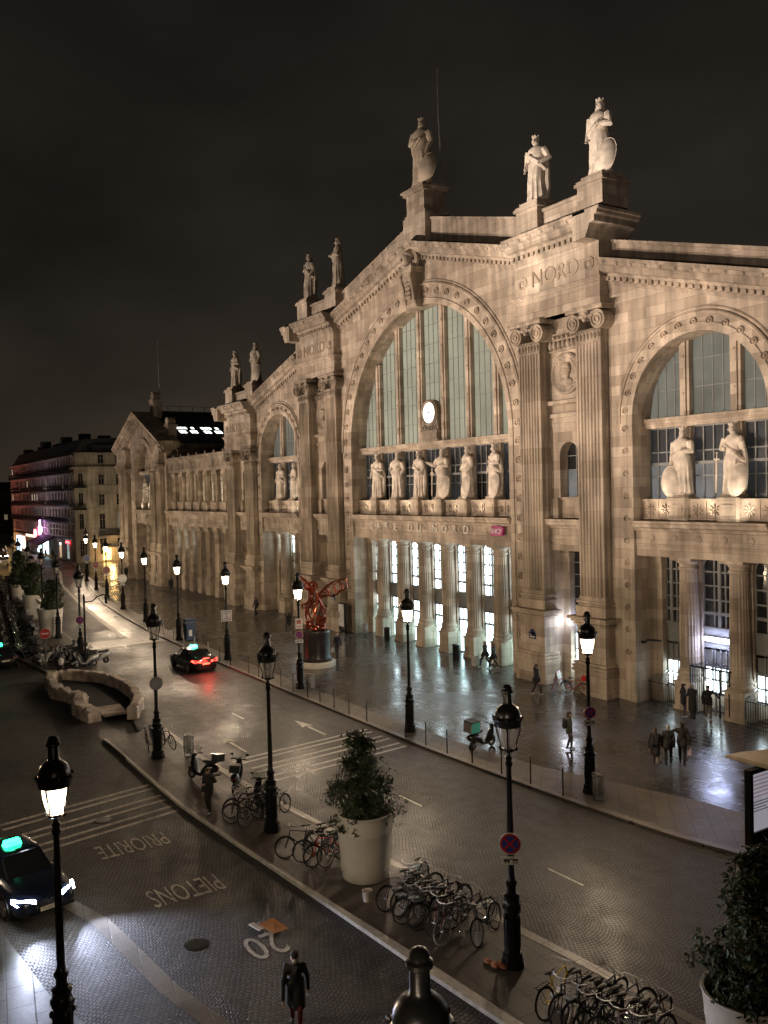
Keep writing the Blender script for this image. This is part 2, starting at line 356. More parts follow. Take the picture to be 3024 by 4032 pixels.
# road markings, 4 mm above the setts
mb = MB()
def stripe(ax,ay,bx,by,w=.12,z=-.094):
    d = Vector((bx-ax,by-ay,0)).normalized(); n = Vector((-d.y,d.x,0))*w/2
    L_ = math.hypot(bx-ax,by-ay); k = max(1,int(L_/.9)); 
    for i in range(k):
        p = Vector((ax,ay,z))+d*(L_*i/k); q = Vector((ax,ay,z))+d*(L_*(i+1)/k-.015)
        mb.quad(p-n,q-n,q+n,p+n)
for x in (-37.75,-37.2,-36.25,-35.65,-34.75,-34.15): stripe(x,22.5,x+.78,15.2,.17)
structure(mb,'crossing_stripes',M['white_paint'])
mb = MB()
for x in (-36.1,-35.55,-34.55,-33.95,-33.1,-32.5): stripe(x,10.85,x+1.15,4.9,.2,-.106)
structure(mb,'crossing_lines',M['old_paint'])
mb = MB()
def arrow(x0,y0):
    mb.quad((x0+1.55,y0-.09,-.094),(x0+3.5,y0-.06,-.094),(x0+3.5,y0+.06,-.094),(x0+1.55,y0+.09,-.094))
    mb.add([(x0,y0,-.094),(x0+1.6,y0-.32,-.094),(x0+1.35,y0,-.094),(x0+1.6,y0+.32,-.094)],[(0,1,2,3)])
arrow(-41.6,20.35); arrow(-41.4,16.0)
for a in (-45,-28.8,-20.5): stripe(a,18.25+.02*(a+45),a+1.5,18.3+.02*(a+45),.08)
structure(mb,'lane_arrows',M['white_paint'])
LN = [(-150,31.5),(-125.5,26.6),(-99.7,23.2),(-75.2,20.75)]
mb = MB(); xs=[-150,-140,-125.5,-112,-99.7,-88,-75.2]; strip(mb, lambda x: interp(LN,x)-.2, lambda x: interp(LN,x)+.2, xs, -.094); structure(mb,'lane_line',M['white_paint'])
mb = MB(); mb.quad((-74.3,17.2,-.096),(-70.6,16.8,-.096),(-71.0,23.1,-.096),(-74.2,23.1,-.096))
mb.quad((-126,21.5,-.096),(-121,21.2,-.096),(-117,28.0,-.096),(-122,28.6,-.096)); structure(mb,'raised_crossing',paving('worn_crossing_slabs',(.13,.115,.10),(.10,.09,.08),1.0,.6,r0=.36,r1=.5,bump=.3))
mb = MB(); xs=[-150,-137,-124.8,-110,-99.2,-86,-75.7,-74.2]
strip(mb, lambda x: interp(LN,x)+.25, lambda x: kerb(x)-.05, xs, -.097); structure(mb,'cycle_lane',paving('smooth_lane_slabs',(.085,.076,.068),(.068,.06,.054),1.5,.9,r0=.3,r1=.5,bump=.2))
mb = MB()
def road_text(body, x, yc, size, sx=1.0, mbx=None):
    T = Matrix.Translation((x,yc,-.103)) @ Matrix.Rotation(R(-90),4,'Z') @ Matrix.Diagonal((sx,1,1,1))
    text_mb(mbx, body, size, T, .001)
t1 = MB(); road_text('PRIORITE', -30.25, 8.45, 1.75, .335, t1); road_text('PIETONS', -25.85, 8.78, 1.75, .33, t1); structure(t1,'road_lettering',M['old_paint'])
t2 = MB(); road_text('20', -21.45, 9.42, 1.75, .62, t2); structure(t2,'road_number',M['white_paint'])
# dark lowered ramp in the forecourt, manhole
mb = MB(); mb.quad((-109,34.3,.006),(-95,33.9,.006),(-93,37.4,.006),(-105,37.3,.006)); structure(mb,'ramp',mat('dark_wet_ramp',(.03,.028,.026),.35))
mb = MB()
for x,y,z in ((-30.5,17.2,-.1),(-46.0,19.6,-.1),(-22.5,7.9,-.11),(-33.2,8.2,-.11),(-40.5,29.0,0)): mb.lathe([(.33,z+.006),(.33,z+.01),(.28,z+.013)],(x,y,0),18)
for x,y in ((-20.2,20.6),): mb.box(x-.3,x+.3,y-.3,y+.3,-.095,-.09)
mb.lathe([(.35,.006),(.35,.01)],(-79.3,29.2,0),16); structure(mb,'manhole_cover',M['metal_dk'])
# ------------------------------------------------------------------ the station
CX = -53.1; YW = 36.9
S = empty('railway_station', (CX, 36.0, 0), 'monumental floodlit limestone railway station with arched gable front and giant pilasters', 'railway station')
G_LIT = glow('lit_hall_glazing', (.78,.94,1.0), 8.5, .5, 1.3)
G_DOOR = glow('lit_door_glazing', (.62,.93,.95), 4.5, .6, .9)
G_UP = glow('upper_glazing', (.58,.555,.405), .56, .25, .3)
G_UPC = glow('cool_upper_glazing', (.58,.57,.47), .25, .3, .4)
G_MID = glow('dim_office_glazing', (.52,.54,.58), .03, .9, .5)
G_BLIND = glow('pale_blind_glazing', (.66,.66,.65), .22, .25, .8)
G_WARM = glow('warm_slit_glazing', (1.0,.88,.6), 1.3, .3, .8)
G_DIAL = glow('clock_dial', (1.0,.93,.78), 6.0, .05, .5)
G_LED = glow('led_tube', (.55,.62,1.0), 75.0, .02)

def wall_arch(mb, xc, zc, r, x0, x1, top, y0, y1, zb=0.0, n=40, extra=()):
    xs = {x0, x1, *extra}
    for i in range(n+1): xs.add(xc - r*math.cos(PI*i/n))
    xs = sorted(x for x in xs if x0-1e-6 <= x <= x1+1e-6)
    zo = lambda x: zc+math.sqrt(max(0, r*r-(x-xc)**2))
    for a,b in zip(xs,xs[1:]):
        if b-a < 1e-5: continue
        m = (a+b)/2; inside = abs(m-xc) < r
        za = zo(a) if inside else zb; zb_ = zo(b) if inside else zb
        mb.quad((a,y0,za),(b,y0,zb_),(b,y0,top(b)),(a,y0,top(a)))
        mb.quad((a,y1,za),(b,y1,zb_),(b,y1,top(b)),(a,y1,top(a)))
        mb.quad((a,y0,top(a)),(b,y0,top(b)),(b,y1,top(b)),(a,y1,top(a)))
        if inside: mb.quad((a,y0,za),(b,y0,zb_),(b,y1,zb_),(a,y1,za))
    for sx in (-1,1):
        x = xc+sx*r
        if x0 <= x <= x1: mb.quad((x,y0,zb),(x,y1,zb),(x,y1,zc),(x,y0,zc))
    mb.quad((x0,y0,zb),(x0,y1,zb),(x0,y1,top(x0)),(x0,y0,top(x0))); mb.quad((x1,y0,zb),(x1,y1,zb),(x1,y1,top(x1)),(x1,y0,top(x1)))

def ring_band(mb, xc, zc, r0, r1, y0, y1, zb, n=40):
    """arch band with its two legs"""
    path = [(xc-1, None)]
    pin = [(xc-r0,zb)]+[(xc-r0*math.cos(PI*i/n), zc+r0*math.sin(PI*i/n)) for i in range(n+1)]+[(xc+r0,zb)]
    po = [(xc-r1,zb)]+[(xc-r1*math.cos(PI*i/n), zc+r1*math.sin(PI*i/n)) for i in range(n+1)]+[(xc+r1,zb)]
    rings = [[(a[0],y0,a[1]),(b[0],y0,b[1]),(b[0],y1,b[1]),(a[0],y1,a[1])] for a,b in zip(pin,po)]
    mb.loft(rings)
def half_tube(mb, xc, zc, r, t, y, zb, n=44):
    pts = [(xc-r,y,zb)]+[(xc-r*math.cos(PI*i/n), y, zc+r*math.sin(PI*i/n)) for i in range(n+1)]+[(xc+r,y,zb)]
    mb.tube(pts, t, 6)
def rosettes(mb, xc, zc, r, y, rad, na, zb, dz):
    pts = [(xc-r*math.cos(PI*(i+.5)/na), zc+r*math.sin(PI*(i+.5)/na)) for i in range(na)]
    z = zc-.5
    while z > zb:
        pts += [(xc-r,z),(xc+r,z)]; z -= dz
    for x,z in pts:
        mb.lathe([(rad,0),(rad,.11),(rad*.74,.15),(rad*.62,.05),(rad*.42,.06),(rad*.25,.15),(0.01,.16)],(x,y,z),10,axis='Y')

def cornice(mb, x0, x1, z0, z1, yf, h=1.45, out=1.0, dent=True, yback=38.0):
    """raking or level cornice; (z0,z1)=top edge heights"""
    p = [(yback,0),(yf-out,0),(yf-out,-.16),(yf-out+.10,-.2),(yf-out+.14,-.36),(yf-out+.32,-.44),(yf-out+.36,-.74),(yf-.38,-.8),(yf-.30,-.95),(yf-.22,-.98),(yf-.2,-1.2),(yf-.06,-1.28),(yf-.03,-h),(yback,-h)]
    mb.px(p, x0, x1, z0, z1)
    if dent:
        n = max(2,int(abs(x1-x0)/.42)); 
        for i in range(n):
            x = x0+(x1-x0)*(i+.5)/n; z = z0+(z1-z0)*(i+.5)/n
            mb.box(x-.12,x+.12,yf-.34,yf-.18,z-1.2,z-.99)
        n2 = max(2,int(abs(x1-x0)/.95))
        for i in range(n2):
            x = x0+(x1-x0)*(i+.5)/n2; z = z0+(z1-z0)*(i+.5)/n2
            mb.ell((x,yf-out+.1,z-.28),(.11,.07,.13),6,4)

def pilaster_poly(xc, hw, yf, yb, nf=7):
    P = [(xc-hw,yb),(xc-hw,yf+.02),(xc-hw+.02,yf)]
    w = (2*hw-.2)/nf
    for i in range(nf):
        a = xc-hw+.1+w*i
        P += [(a+w*.12,yf),(a+w*.3,yf+.075),(a+w*.7,yf+.075),(a+w*.88,yf)]
    P += [(xc+hw-.02,yf),(xc+hw,yf+.02)]
    d = (yb-yf)
    for k in (.25,.6): P += [(xc+hw,yf+d*k-.02),(xc+hw-.06,yf+d*k+.03),(xc+hw-.06,yf+d*k+.12),(xc+hw,yf+d*k+.17)]
    P += [(xc+hw,yb)]
    return P
def volute(mb, x, y0, y1, z, r):
    pts = []; 
    for i in range(34):
        a = i*.42; rr = r*(1-.026*i); pts.append((x+rr*math.cos(a), y0-.03, z+rr*math.sin(a)))
    mb.tube(pts, .05*r/.45, 5)
    mb.lathe([(r*.98,0),(r*.98,y1-y0)],(x,y1,z),18,axis='Y'); mb.ell((x,y0-.02,z),(r*.22,.09,r*.22),8,4)
def ionic_cap(mb, xc, hw, yf, yb, z0, z1):
    h = z1-z0
    mb.box(xc-hw-.02,xc+hw+.02,yf-.04,yb,z0,z0+.1)
    n = 7
    for i in range(n):
        x = xc-hw+.15+(2*hw-.3)*i/(n-1); mb.ell((x,yf-.03,z0+.36),(.11,.09,.2),6,5); mb.ell((x,yf-.02,z0+.36),(.05,.13,.1),6,4)
    mb.box(xc-hw,xc+hw,yf,yb,z0+.1,z0+.62)
    for i in range(13):
        x = xc-hw+.08+(2*hw-.16)*i/12; mb.ell((x,yf-.05,z0+.7),(.07,.07,.1),6,4)
    mb.box(xc-hw-.02,xc+hw+.02,yf-.02,yb,z0+.62,z0+.8)
    for sx in (-1,1): volute(mb, xc+sx*(hw-.02), yf-.2, yb-.05, z0+h*.6, .54*h/2)
    mb.tube([(xc-hw,yf-.14,z0+h*.82),(xc-hw*.4,yf-.18,z0+h*.74),(xc+hw*.4,yf-.18,z0+h*.74),(xc+hw,yf-.14,z0+h*.82)],.1,6)
    mb.box(xc-hw-.05,xc+hw+.05,yf-.1,yb,z0+h*.66,z0+h*.86)
    for dx,dz,rr in ((0,.98,.2),(-.16,.86,.16),(.16,.86,.16),(0,.74,.15),(-.24,1.0,.11),(.24,1.0,.11)): mb.ell((xc+dx,yf-.24,z0+h*.82*dz+.1),(rr,.13,rr),7,5)
    mb.box(xc-hw-.42,xc+hw+.42,yf-.34,yb,z1-.24,z1-.1); mb.box(xc-hw-.5,xc+hw+.5,yf-.42,yb,z1-.1,z1)

def pedestal_mb(mb, xc, hw, yb=37.2):
    b = hw+.27
    mb.box(xc-b-.08,xc+b+.08,35.92,yb,0,.28); mb.box(xc-b,xc+b,36.0,yb,.28,1.35)
    for i,(o,z0,z1) in enumerate(((.10,1.30,1.46),(.02,1.46,1.54),(.08,1.54,1.66),(-.04,1.66,1.74),(.02,1.74,1.84))): mb.box(xc-b-o,xc+b+o,36.0-o,yb,z0,z1)
    mb.box(xc-b+.16,xc+b-.16,36.16,yb,1.84,3.95)
    for o,z0,z1 in ((.1,3.9,4.0),(-.0,4.0,4.08),(-.12,4.14,4.3),(-.26,4.3,4.46)): mb.box(xc-b+o,xc+b-o,36.0+o,yb,z0,z1)
    mb.box(xc-hw-.16,xc+hw+.16,36.14,yb,4.46,4.86)
    for o,z0,z1 in ((.2,4.84,5.06),(.06,5.06,5.16),(.15,5.2,5.36),(.03,5.36,5.6)): mb.box(xc-hw-o,xc+hw+o,36.3-o,yb,z0,z1)

PIL = {}
def giant_pilaster(xc, zs, zc, hw=.97):
    """shaft 5.6..zs, capital zs..zc; copies share their meshes"""
    key = (zs,zc,hw)
    if key not in PIL:
        a = MB(); a.pz(pilaster_poly(0,hw,36.3,37.2), 5.6, zs)
        b = MB(); ionic_cap(b,0,hw,36.3,37.2,zs,zc)
        c = MB(); pedestal_mb(c,0,hw)
        PIL[key] = [x.mesh(n,mm,(0,36.0,0)) for x,n,mm in ((a,'pilaster_shaft',M['stone_fl']),(b,'pilaster_capital',M['stone_dk']),(c,'pilaster_pedestal',M['stone']))]
    s_,c_,p_ = PIL[key]
    o = kid('giant_pilaster', s_, S, (xc-CX,0,0)); kid('capital', c_, o); kid('pedestal', p_, o)
    return o

def pier_block(cx, zs, zc, zn0, zn1, ztop, zped, text=True):
    """two giant pilasters, entablature block with its word, cornice, attic with two pedestals"""
    hw = 3.5
    for sx in (-1,1): giant_pilaster(cx+sx*2.46, zs, zc)
    mb = MB()
    # recessed wall between the pilasters with a round headed niche opening
    wall_arch(mb, cx, 13.75, .78, cx-1.5, cx+1.5, lambda x: zc-.02, 37.1, 38.0, 11.2, 14)
    mb.box(cx-hw-.9,cx-hw+.1,36.95,38.6,0,zc); mb.box(cx+hw-.1,cx+hw+.9,36.95,38.6,0,zc)
    mb.box(cx-1.5,cx+1.5,37.05,37.4,15.5,15.9); mb.box(cx-1.5,cx+1.5,36.95,37.4,min(16.0,zc-1),min(16.0,zc-1)+.25)
    if zc > 20: mb.box(cx-1.5,cx+1.5,36.8,37.4,16.75,17.0)
    mb.box(cx-1.5,cx-.9,37.0,38.0,9.97,11.2); mb.box(cx+.9,cx+1.5,37.0,38.0,9.97,11.2)
    mb.box(cx-1.5,cx+1.5,37.3,38.0,9.97,11.1); mb.box(cx-1.5,cx+1.5,37.2,38.0,11.1,11.25)
    mb.box(cx-1.8,cx-1.45,37.12,38.5,0,8.04); mb.box(cx+1.45,cx+1.8,37.12,38.5,0,8.04); mb.box(cx-1.8,cx+1.8,38.4,38.5,0,8.04); mb.build('pier_wall', M['stone'], S)
    mb = MB(); entab(mb, cx-1.6, cx+1.6); mb.build('ledge', M['stone'], S)
    # small window in the niche
    f = MB(); win(f, None, cx-.78, cx+.78, 11.2, 14.55, 37.75, 2, 4, .05); fo = f.build('niche_window', M['win_frame'], S)
    g = MB(); g.box(cx-.78,cx+.78,37.78,37.8,11.2,12.9); g.build('pane', G_BLIND, fo)
    g = MB(); g.box(cx-.78,cx+.78,37.78,37.8,12.9,14.55); g.build('pane', M['glass_dk'], fo)
    # door bay under the ledge
    f = MB(); win(f, None, cx-.85, cx+.85, 3.6, 8.0, 38.18, 3, 6, .06); f.box(cx-1.0,cx+1.0,38.16,38.28,3.0,3.6); win(f,None,cx-.85,cx+.85,0,3.0,38.18,2,3,.08)
    fo = f.build('side_door', M['win_frame'], S)
    g = MB(); g.box(cx-.85,cx+.85,38.22,38.24,3.6,8.0); g.build('pane', M['glass_dk'], fo)
    g = MB(); g.box(cx-.85,cx+.85,38.22,38.24,.6,3.0); g.build('door_pane', G_LIT if cx > -40 else M['glass_dk'], fo)
    j = MB(); [(j.box(*sorted((cx+s*1.46,cx+s*.85)),37.8,38.3,0,8.045), j.box(*sorted((cx+s*1.455,cx+s*.8)),37.72,38.25,7.55,8.03), j.box(*sorted((cx+s*1.455,cx+s*.8)),37.74,38.25,0,1.4), j.box(*sorted((cx+s*1.457,cx+s*.82)),37.76,38.25,1.6,1.8)) for s in (-1,1)]; j.build('door_jamb', M['stone'], S)
    if zc > 20:
        q = MB(); q.box(cx-1.5,cx+1.5,36.95,37.3,zs+.02,zs+.1); q.box(cx-1.5,cx+1.5,36.9,37.3,zs+1.0,zs+1.1)
        for i in range(8): q.ell((cx-1.3+.37*i,36.98,zs+.42),(.14,.1,.26),7,5); q.ell((cx-1.3+.37*i,36.94,zs+.85),(.11,.1,.13),6,4); q.ell((cx-1.12+.37*i,36.98,zs+.3),(.05,.08,.18),5,4)
        q.build('ornament_band', M['stone_dk'], S, True)
        m = MB(); zz = 18.55; m.torus((cx,37.0,zz),1.12,.13,28,6,'Y'); m.torus((cx,36.98,zz),.86,.07,24,5,'Y'); m.lathe([(1.1,0),(1.1,.12),(.8,.16)],(cx,37.1,zz),24,axis='Y')
        for a in range(18):
            t = a*PI/9; m.ell((cx+.99*math.cos(t),36.96,zz+.99*math.sin(t)),(.07,.06,.07),5,4)
        m.ell((cx-.02,36.9,zz+.12),(.34,.2,.46),10,7); m.ell((cx-.26,36.86,zz+.05),(.12,.12,.12),6,5); m.ell((cx+.1,36.88,zz-.5),(.52,.16,.24),9,6); m.ell((cx+.06,36.85,zz+.44),(.36,.17,.2),9,5)
        for a in range(7): m.ell((cx+.3+.08*math.sin(a),36.85,zz+.5-a*.16),(.12,.13,.13),6,4)
        m.build('medallion', M['stone_dk'], S, True)
    # entablature block
    b = MB(); z = zc
    b.box(cx-hw,cx+hw,36.25,38.6,z,zn0-.12)
    for o,a,c in ((.03,z+.0,z+.5),(.07,z+.5,z+.62),(.03,zn0-.5,zn0-.3),(.12,zn0-.3,zn0-.16),(.2,zn0-.16,zn0-.06)): b.box(cx-hw-o,cx+hw+o,36.25-o,38.6,a,c)
    b.box(cx-hw,cx+hw,36.22,38.6,zn0-.06,ztop-1.45)
    for sx in (-1,1):
        for rr,d in ((.36,.05),(.26,.09)): b.torus((cx+sx*2.75,36.2,(zn0+zn1)/2),rr,.05,16,5,'Y')
        b.ell((cx+sx*2.75,36.2,(zn0+zn1)/2),(.2,.08,.2),8,4)
    b.build('entablature_block', M['stone'], S)
    t = MB(); text_mb(t,'NORD',1.35 if zn1-zn0>1.3 else 1.2, FR(cx,36.205,(zn0+zn1)/2+.03), .025); t.build('incised_lettering', M['stone_inc'], S)
    k = MB(); cornice(k, cx-hw-.02, cx+hw+.02, ztop, ztop, 36.2, 1.5, 1.05, True, 38.6)
    for sx in ((1,) if cx > CX else (-1,)):   # returns of the cornice on the outer side
        k.T = Matrix.Translation((cx+sx*(hw),36.2,0)) @ Matrix.Rotation(R(90*sx),4,'Z')
        p = [(.9,0),(-1.05,0),(-1.05,-.16),(-.95,-.2),(-.91,-.36),(-.73,-.44),(-.69,-.74),(-.38,-.8),(-.3,-.95),(-.2,-1.2),(-.03,-1.5),(.9,-1.5)]
        k.px(p, -1.05*sx if sx>0 else 1.05, 2.3*sx if sx>0 else -2.3, ztop-.004, ztop-.004)
        k.T = None
    k.build('cornice', M['stone_dk'], S)
    a = MB(); a.box(cx-hw+.5,cx+hw-.5,36.95,38.3,ztop-.05,zped-.7); a.box(cx-hw+.4,cx+hw-.4,36.82,38.4,zped-.7,zped-.5)
    for sx in (-1,1):
        x = cx+sx*2.62
        a.box(x-.95,x+.95,36.5,38.5,ztop-.05,zped-.3); a.box(x-1.08,x+1.08,36.38,38.6,zped-.3,zped-.12); a.box(x-1.0,x+1.0,36.46,38.52,zped-.12,zped); a.box(x-.8,x+.8,36.65,38.3,zped,zped+.22)
    a.build('attic', M['stone'], S)

def entab(mb, x0, x1):
    p = [(38.3,9.95),(36.45,9.95),(36.45,9.84),(36.55,9.78),(36.6,9.62),(36.78,9.55),(36.84,9.4),(36.94,9.36),(36.94,8.72),(36.9,8.7),(36.9,8.62),(36.98,8.58),(36.98,8.05),(38.3,8.05)]
    mb.px(p, x0, x1)
def win(mf, mg, x0, x1, z0, z1, y, nx, nz, t=.06, yg=.05):
    for i in range(nx+1):
        x = x0+(x1-x0)*i/nx; w = t*1.6 if i in (0,nx) else t
        mf.box(x-w/2,x+w/2,y-.05,y+.02,z0,z1)
    for j in range(nz+1):
        z = z0+(z1-z0)*j/nz; w = t*1.6 if j in (0,nz) else t
        mf.box(x0,x1,y-.045,y+.015,z-w/2,z+w/2)
    if mg: mg.box(x0,x1,y+yg,y+yg+.02,z0,z1)

COLM = None
def column(x, y=38.05):
    global COLM
    if COLM is None:
        a = MB(); a.lathe([(.55,2.05),(.52,2.3),(.52,4.0),(.5,5.4),(.455,7.35),(.46,7.4)],(0,0,0),40,fl=(20,.055,2.2,7.38))
        b = MB(); b.lathe([(.46,7.38),(.53,7.42),(.53,7.5),(.47,7.54),(.47,7.66),(.6,7.8),(.63,7.86)],(0,0,0),24); b.box(-.68,.68,-.68,.68,7.86,8.06)
        c = MB(); c.box(-.62,.62,-.62,.62,0,.2); c.box(-.56,.56,-.56,.56,.2,1.4); c.box(-.62,.62,-.62,.62,1.4,1.52); c.lathe([(.62,1.52),(.68,1.6),(.68,1.7),(.6,1.76),(.57,1.84),(.62,1.9),(.62,1.98),(.56,2.06)],(0,0,0),24)
        COLM = (a.mesh('column_shaft',M['stone'],(0,0,0),True),b.mesh('column_capital',M['stone'],(0,0,0),True),c.mesh('column_pedestal',M['stone'],(0,0,0),True))
    o = kid('column', COLM[0], S, (x-CX,y-36.0,0)); kid('capital', COLM[1], o); kid('pedestal', COLM[2], o)

def rosette_panel(mb, x0, x1, y, z0, z1):
    mb.box(x0,x1,y,y+.3,z0,z1); mb.box(x0,x1,y-.12,y+.35,z1,z1+.13); mb.box(x0,x1,y-.1,y+.3,z0,z0+.14)
    n = max(1,round((x1-x0)/.85)); w = (x1-x0)/n
    for i in range(n):
        cx = x0+w*(i+.5); cz = (z0+z1)/2+.03; r = min(w,z1-z0)*.40
        mb.box(cx-w/2,cx-w/2+.06,y-.05,y,z0+.14,z1); mb.box(cx+w/2-.06,cx+w/2,y-.05,y,z0+.14,z1)
        for k in range(8):
            a = k*PI/4; c = Matrix.Rotation(a,3,'Y')
            p = c @ Vector((r*.55,0,0)); mb.ell((cx+p.x,y-.02,cz+p.z),(r*.36,.07,r*.14),6,4,c)
        mb.ell((cx,y-.02,cz),(r*.18,.09,r*.18),6,4)

def bay(cx, r, zc, n, sp, lit, top, x0, x1, extra, up_mat, wall_name, mid, ring=.85):
    xs = [cx+(i-(n-1)/2)*sp for i in range(n)]
    mb = MB(); wall_arch(mb, cx, zc, r, x0, x1, top, YW, 38.45, 0, 44, extra); mb.build(wall_name, M['stone'], S)
    # archivolt
    R1 = r+ring+ (.55 if r > 6 else .1)
    a = MB(); ring_band(a, cx, zc, r-.02, R1, YW-.07, YW+.2, 0.003); ring_band(a, cx, zc, r-.045, r+.32, YW-.12, YW+.1, 0.006)
    half_tube(a, cx, zc, R1-.02, .13 if r>6 else .09, YW-.08, zc-.2); half_tube(a, cx, zc, R1+.2, .08, YW-.02, zc-.2); half_tube(a, cx, zc, r+.34, .05, YW-.1, 0)
    rosettes(a, cx, zc, r+ring*(1 if r>6 else .55), YW-.05, .24 if r > 6 else .2, 27 if r > 6 else 15, 1.8, 1.22)
    a.build('archivolt', M['stone'], S)
    e = MB(); entab(e, cx-r+.002, cx+r-.002)
    for i in range(2*n+1):
        x = cx+(i-n)*sp/2*(.98)
        if abs(x-cx) < r-.3: e.lathe([(.2,0),(.2,.07),(.1,.1)],(x,36.97,9.05),10,axis='Y')
    e.build('ledge', M['stone'], S)
    # balustrade with pedestals under the statues
    edges = [cx-r+.02]+[v for x in xs for v in (x-.47,x+.47)]+[cx+r-.02]
    for i in range(0,len(edges),2):
        b = MB(); rosette_panel(b, edges[i], edges[i+1], 37.55, 9.97, 10.97); b.build('balustrade', M['stone'], S)
    for x in xs:
        b = MB(); b.box(x-.54,x+.54,37.13,38.25,9.96,10.2); b.box(x-.47,x+.47,37.2,38.2,10.2,10.98); b.box(x-.34,x+.34,37.16,37.2,10.4,10.8); b.box(x-.56,x+.56,37.1,38.28,10.98,11.16); b.box(x-.46,x+.46,37.22,38.2,11.16,11.32)
        b.build('statue_pedestal', M['stone'], S)
    l = MB(); l.px([(38.4,15.42),(37.62,15.42),(37.62,15.3),(37.72,15.22),(37.76,15.06),(37.82,15.02),(37.82,14.9),(38.4,14.9)], cx-r+.003, cx+r-.003)
    l.build('lintel', M['stone'], S)
    # glazing above the lintel
    edges = [cx-r]+[v for x in xs for v in (x-.3,x+.3)]+[cx+r]
    zo = lambda x: zc+math.sqrt(max(0,r*r-(x-cx)**2))
    for x in xs:
        m = MB(); zt = min(zo(x-.3),zo(x+.3))+.25; m.box(x-.3,x+.3,37.95,38.4,15.42,zt); m.box(x-.13,x+.13,37.86,37.95,15.42,zt)
        z = 16.6
        while z < zt-.6: m.lathe([(.08,0),(.08,.03),(.03,.06)],(x,37.86,z),8,axis='Y'); z += 1.9
        m.box(x-.3,x+.3,38.0,38.45,9.97,14.9); m.build('stone_mullion', M['stone'], S)
    for i in range(0,len(edges),2):
        a_,b_ = edges[i],edges[i+1]; zt = max(zo(a_),zo(b_),zo((a_+b_)/2))
        if zt < 15.9: continue
        f = MB(); nx = 4; rows = int((zt-15.42)/1.45)+1
        for k in range(nx+1):
            x = a_+(b_-a_)*k/nx; z1 = zo(min(max(x,cx-r+.01),cx+r-.01)); 
            if z1 > 15.6: f.box(x-.022,x+.022,38.24,38.28,15.42,z1)
        for k in range(rows):
            z = 15.46+1.45*k; w = math.sqrt(max(.01,r*r-max(0,z-zc)**2))
            f.box(max(a_,cx-w),min(b_,cx+w),38.245,38.275,z-.022,z+.022) if min(b_,cx+w) > max(a_,cx-w) else None
        fo = f.build('arched_window', M['win_frame'], S)
        g = MB(); m_ = 10
        pts = [(a_,15.42),(b_,15.42)]+[(b_+(a_-b_)*k/m_, max(15.43,zo(b_+(a_-b_)*k/m_))) for k in range(m_+1)]
        g.py(pts, 38.3, 38.32); g.build('pane', up_mat, fo)
        # row between balustrade and lintel
        f = MB(); win(f, None, a_, b_, 11.0, 14.9, 38.28, 4, 3, .07); f.box(a_,b_,38.2,38.36,12.9,13.05)
        fo = f.build('office_window', M['win_frame'], S)
        g = MB(); g.box(a_,b_,38.34,38.36,13.0,14.9); g.build('pane', G_MID, fo)
        g = MB(); g.box(a_,b_,38.34,38.36,10.0,13.0); g.build('pane', mid[(i//2) % len(mid)], fo)
    # ground floor colonnade
    for x in xs: column(x)
    px = [xs[0]-sp]+xs+[xs[-1]+sp]
    p = MB()
    for x in px:
        a_,b_ = max(x-.52,cx-r-.4),min(x+.52,cx+r+.4)
        if b_ > a_:
            p.box(a_,b_,38.4,39.7,0,8.05); p.box(a_-.06,b_+.06,38.32,39.7,0,1.4); p.box(a_-.05,b_+.05,38.33,39.7,7.55,8.049); p.box(a_-.04,b_+.04,38.35,39.7,1.7,1.95)
    for sx in (-1,1):
        x = cx+sx*(r-.32); p.box(x-.36,x+.36,38.2,39.0,0,8.047); p.box(x-.4,x+.4,38.1,39.05,0,1.398); p.box(x-.4,x+.4,38.1,39.05,7.55,8.046)
    p.box(cx-r-.5,cx+r+.5,39.7,39.8,0,8.045)
    p.box(cx-r-.4,cx+r+.4,38.3,39.8,8.06,8.3)
    p.build('inner_wall', M['stone'], S)
    for i in range(len(px)-1):
        a_,b_ = max(px[i]+.52,cx-r-.3),min(px[i+1]-.52,cx+r+.3)
        if b_-a_ < .4: continue
        yy = 38.6
        kind = lit[i % len(lit)]
        f = MB(); win(f,None,a_,b_,4.35,8.0,yy,3,5,.085); f.box((a_+b_)/2-.09,(a_+b_)/2+.09,yy-.1,yy+.02,4.35,8.0); f.box(a_,b_,yy-.09,yy+.02,5.05,5.2); f.box(a_,b_,yy-.02,yy+.06,3.25,4.35); f.box(a_,b_,yy-.12,yy+.02,4.28,4.4)
        # curved spandrels of the arched head
        wall_arch(f,(a_+b_)/2,7.25,(b_-a_)/2-.02,a_,b_,lambda x:8.05,yy-.1,yy-.02,7.25,10)
        win(f,None,a_,b_,.02,3.25,yy,3 if kind != 'door' else 2,1,.08); f.box(a_,b_,yy-.06,yy+.02,2.32,2.46); win(f,None,a_,b_,2.4,3.25,yy,4,1,.075)
        if kind == 'low': win(f,None,a_,b_,.95,2.35,yy-.012,4,2,.08)
        fo = f.build('ground_window', M['win_frame'], S)
        up = {'door':G_LIT,'lit':G_LIT,'dark':M['glass_dk'],'half':M['glass_dk'],'low':M['glass_dk'],'dim':G_MID}[kind]
        lo = {'door':G_DOOR,'lit':G_DOOR,'dark':M['glass_dk'],'half':M['glass_dk'],'low':G_LIT,'dim':M['glass_dk']}[kind]
        if kind == 'half':
            g = MB(); g.box(a_,b_,yy+.03,yy+.05,6.0,8.0); g.build('pane', G_LIT, fo); g = MB(); g.box(a_,b_,yy+.03,yy+.05,4.35,6.0); g.build('pane', G_UP, fo)
        else:
            g = MB(); g.box(a_,b_,yy+.03,yy+.05,4.35,8.0); g.build('pane', up, fo)
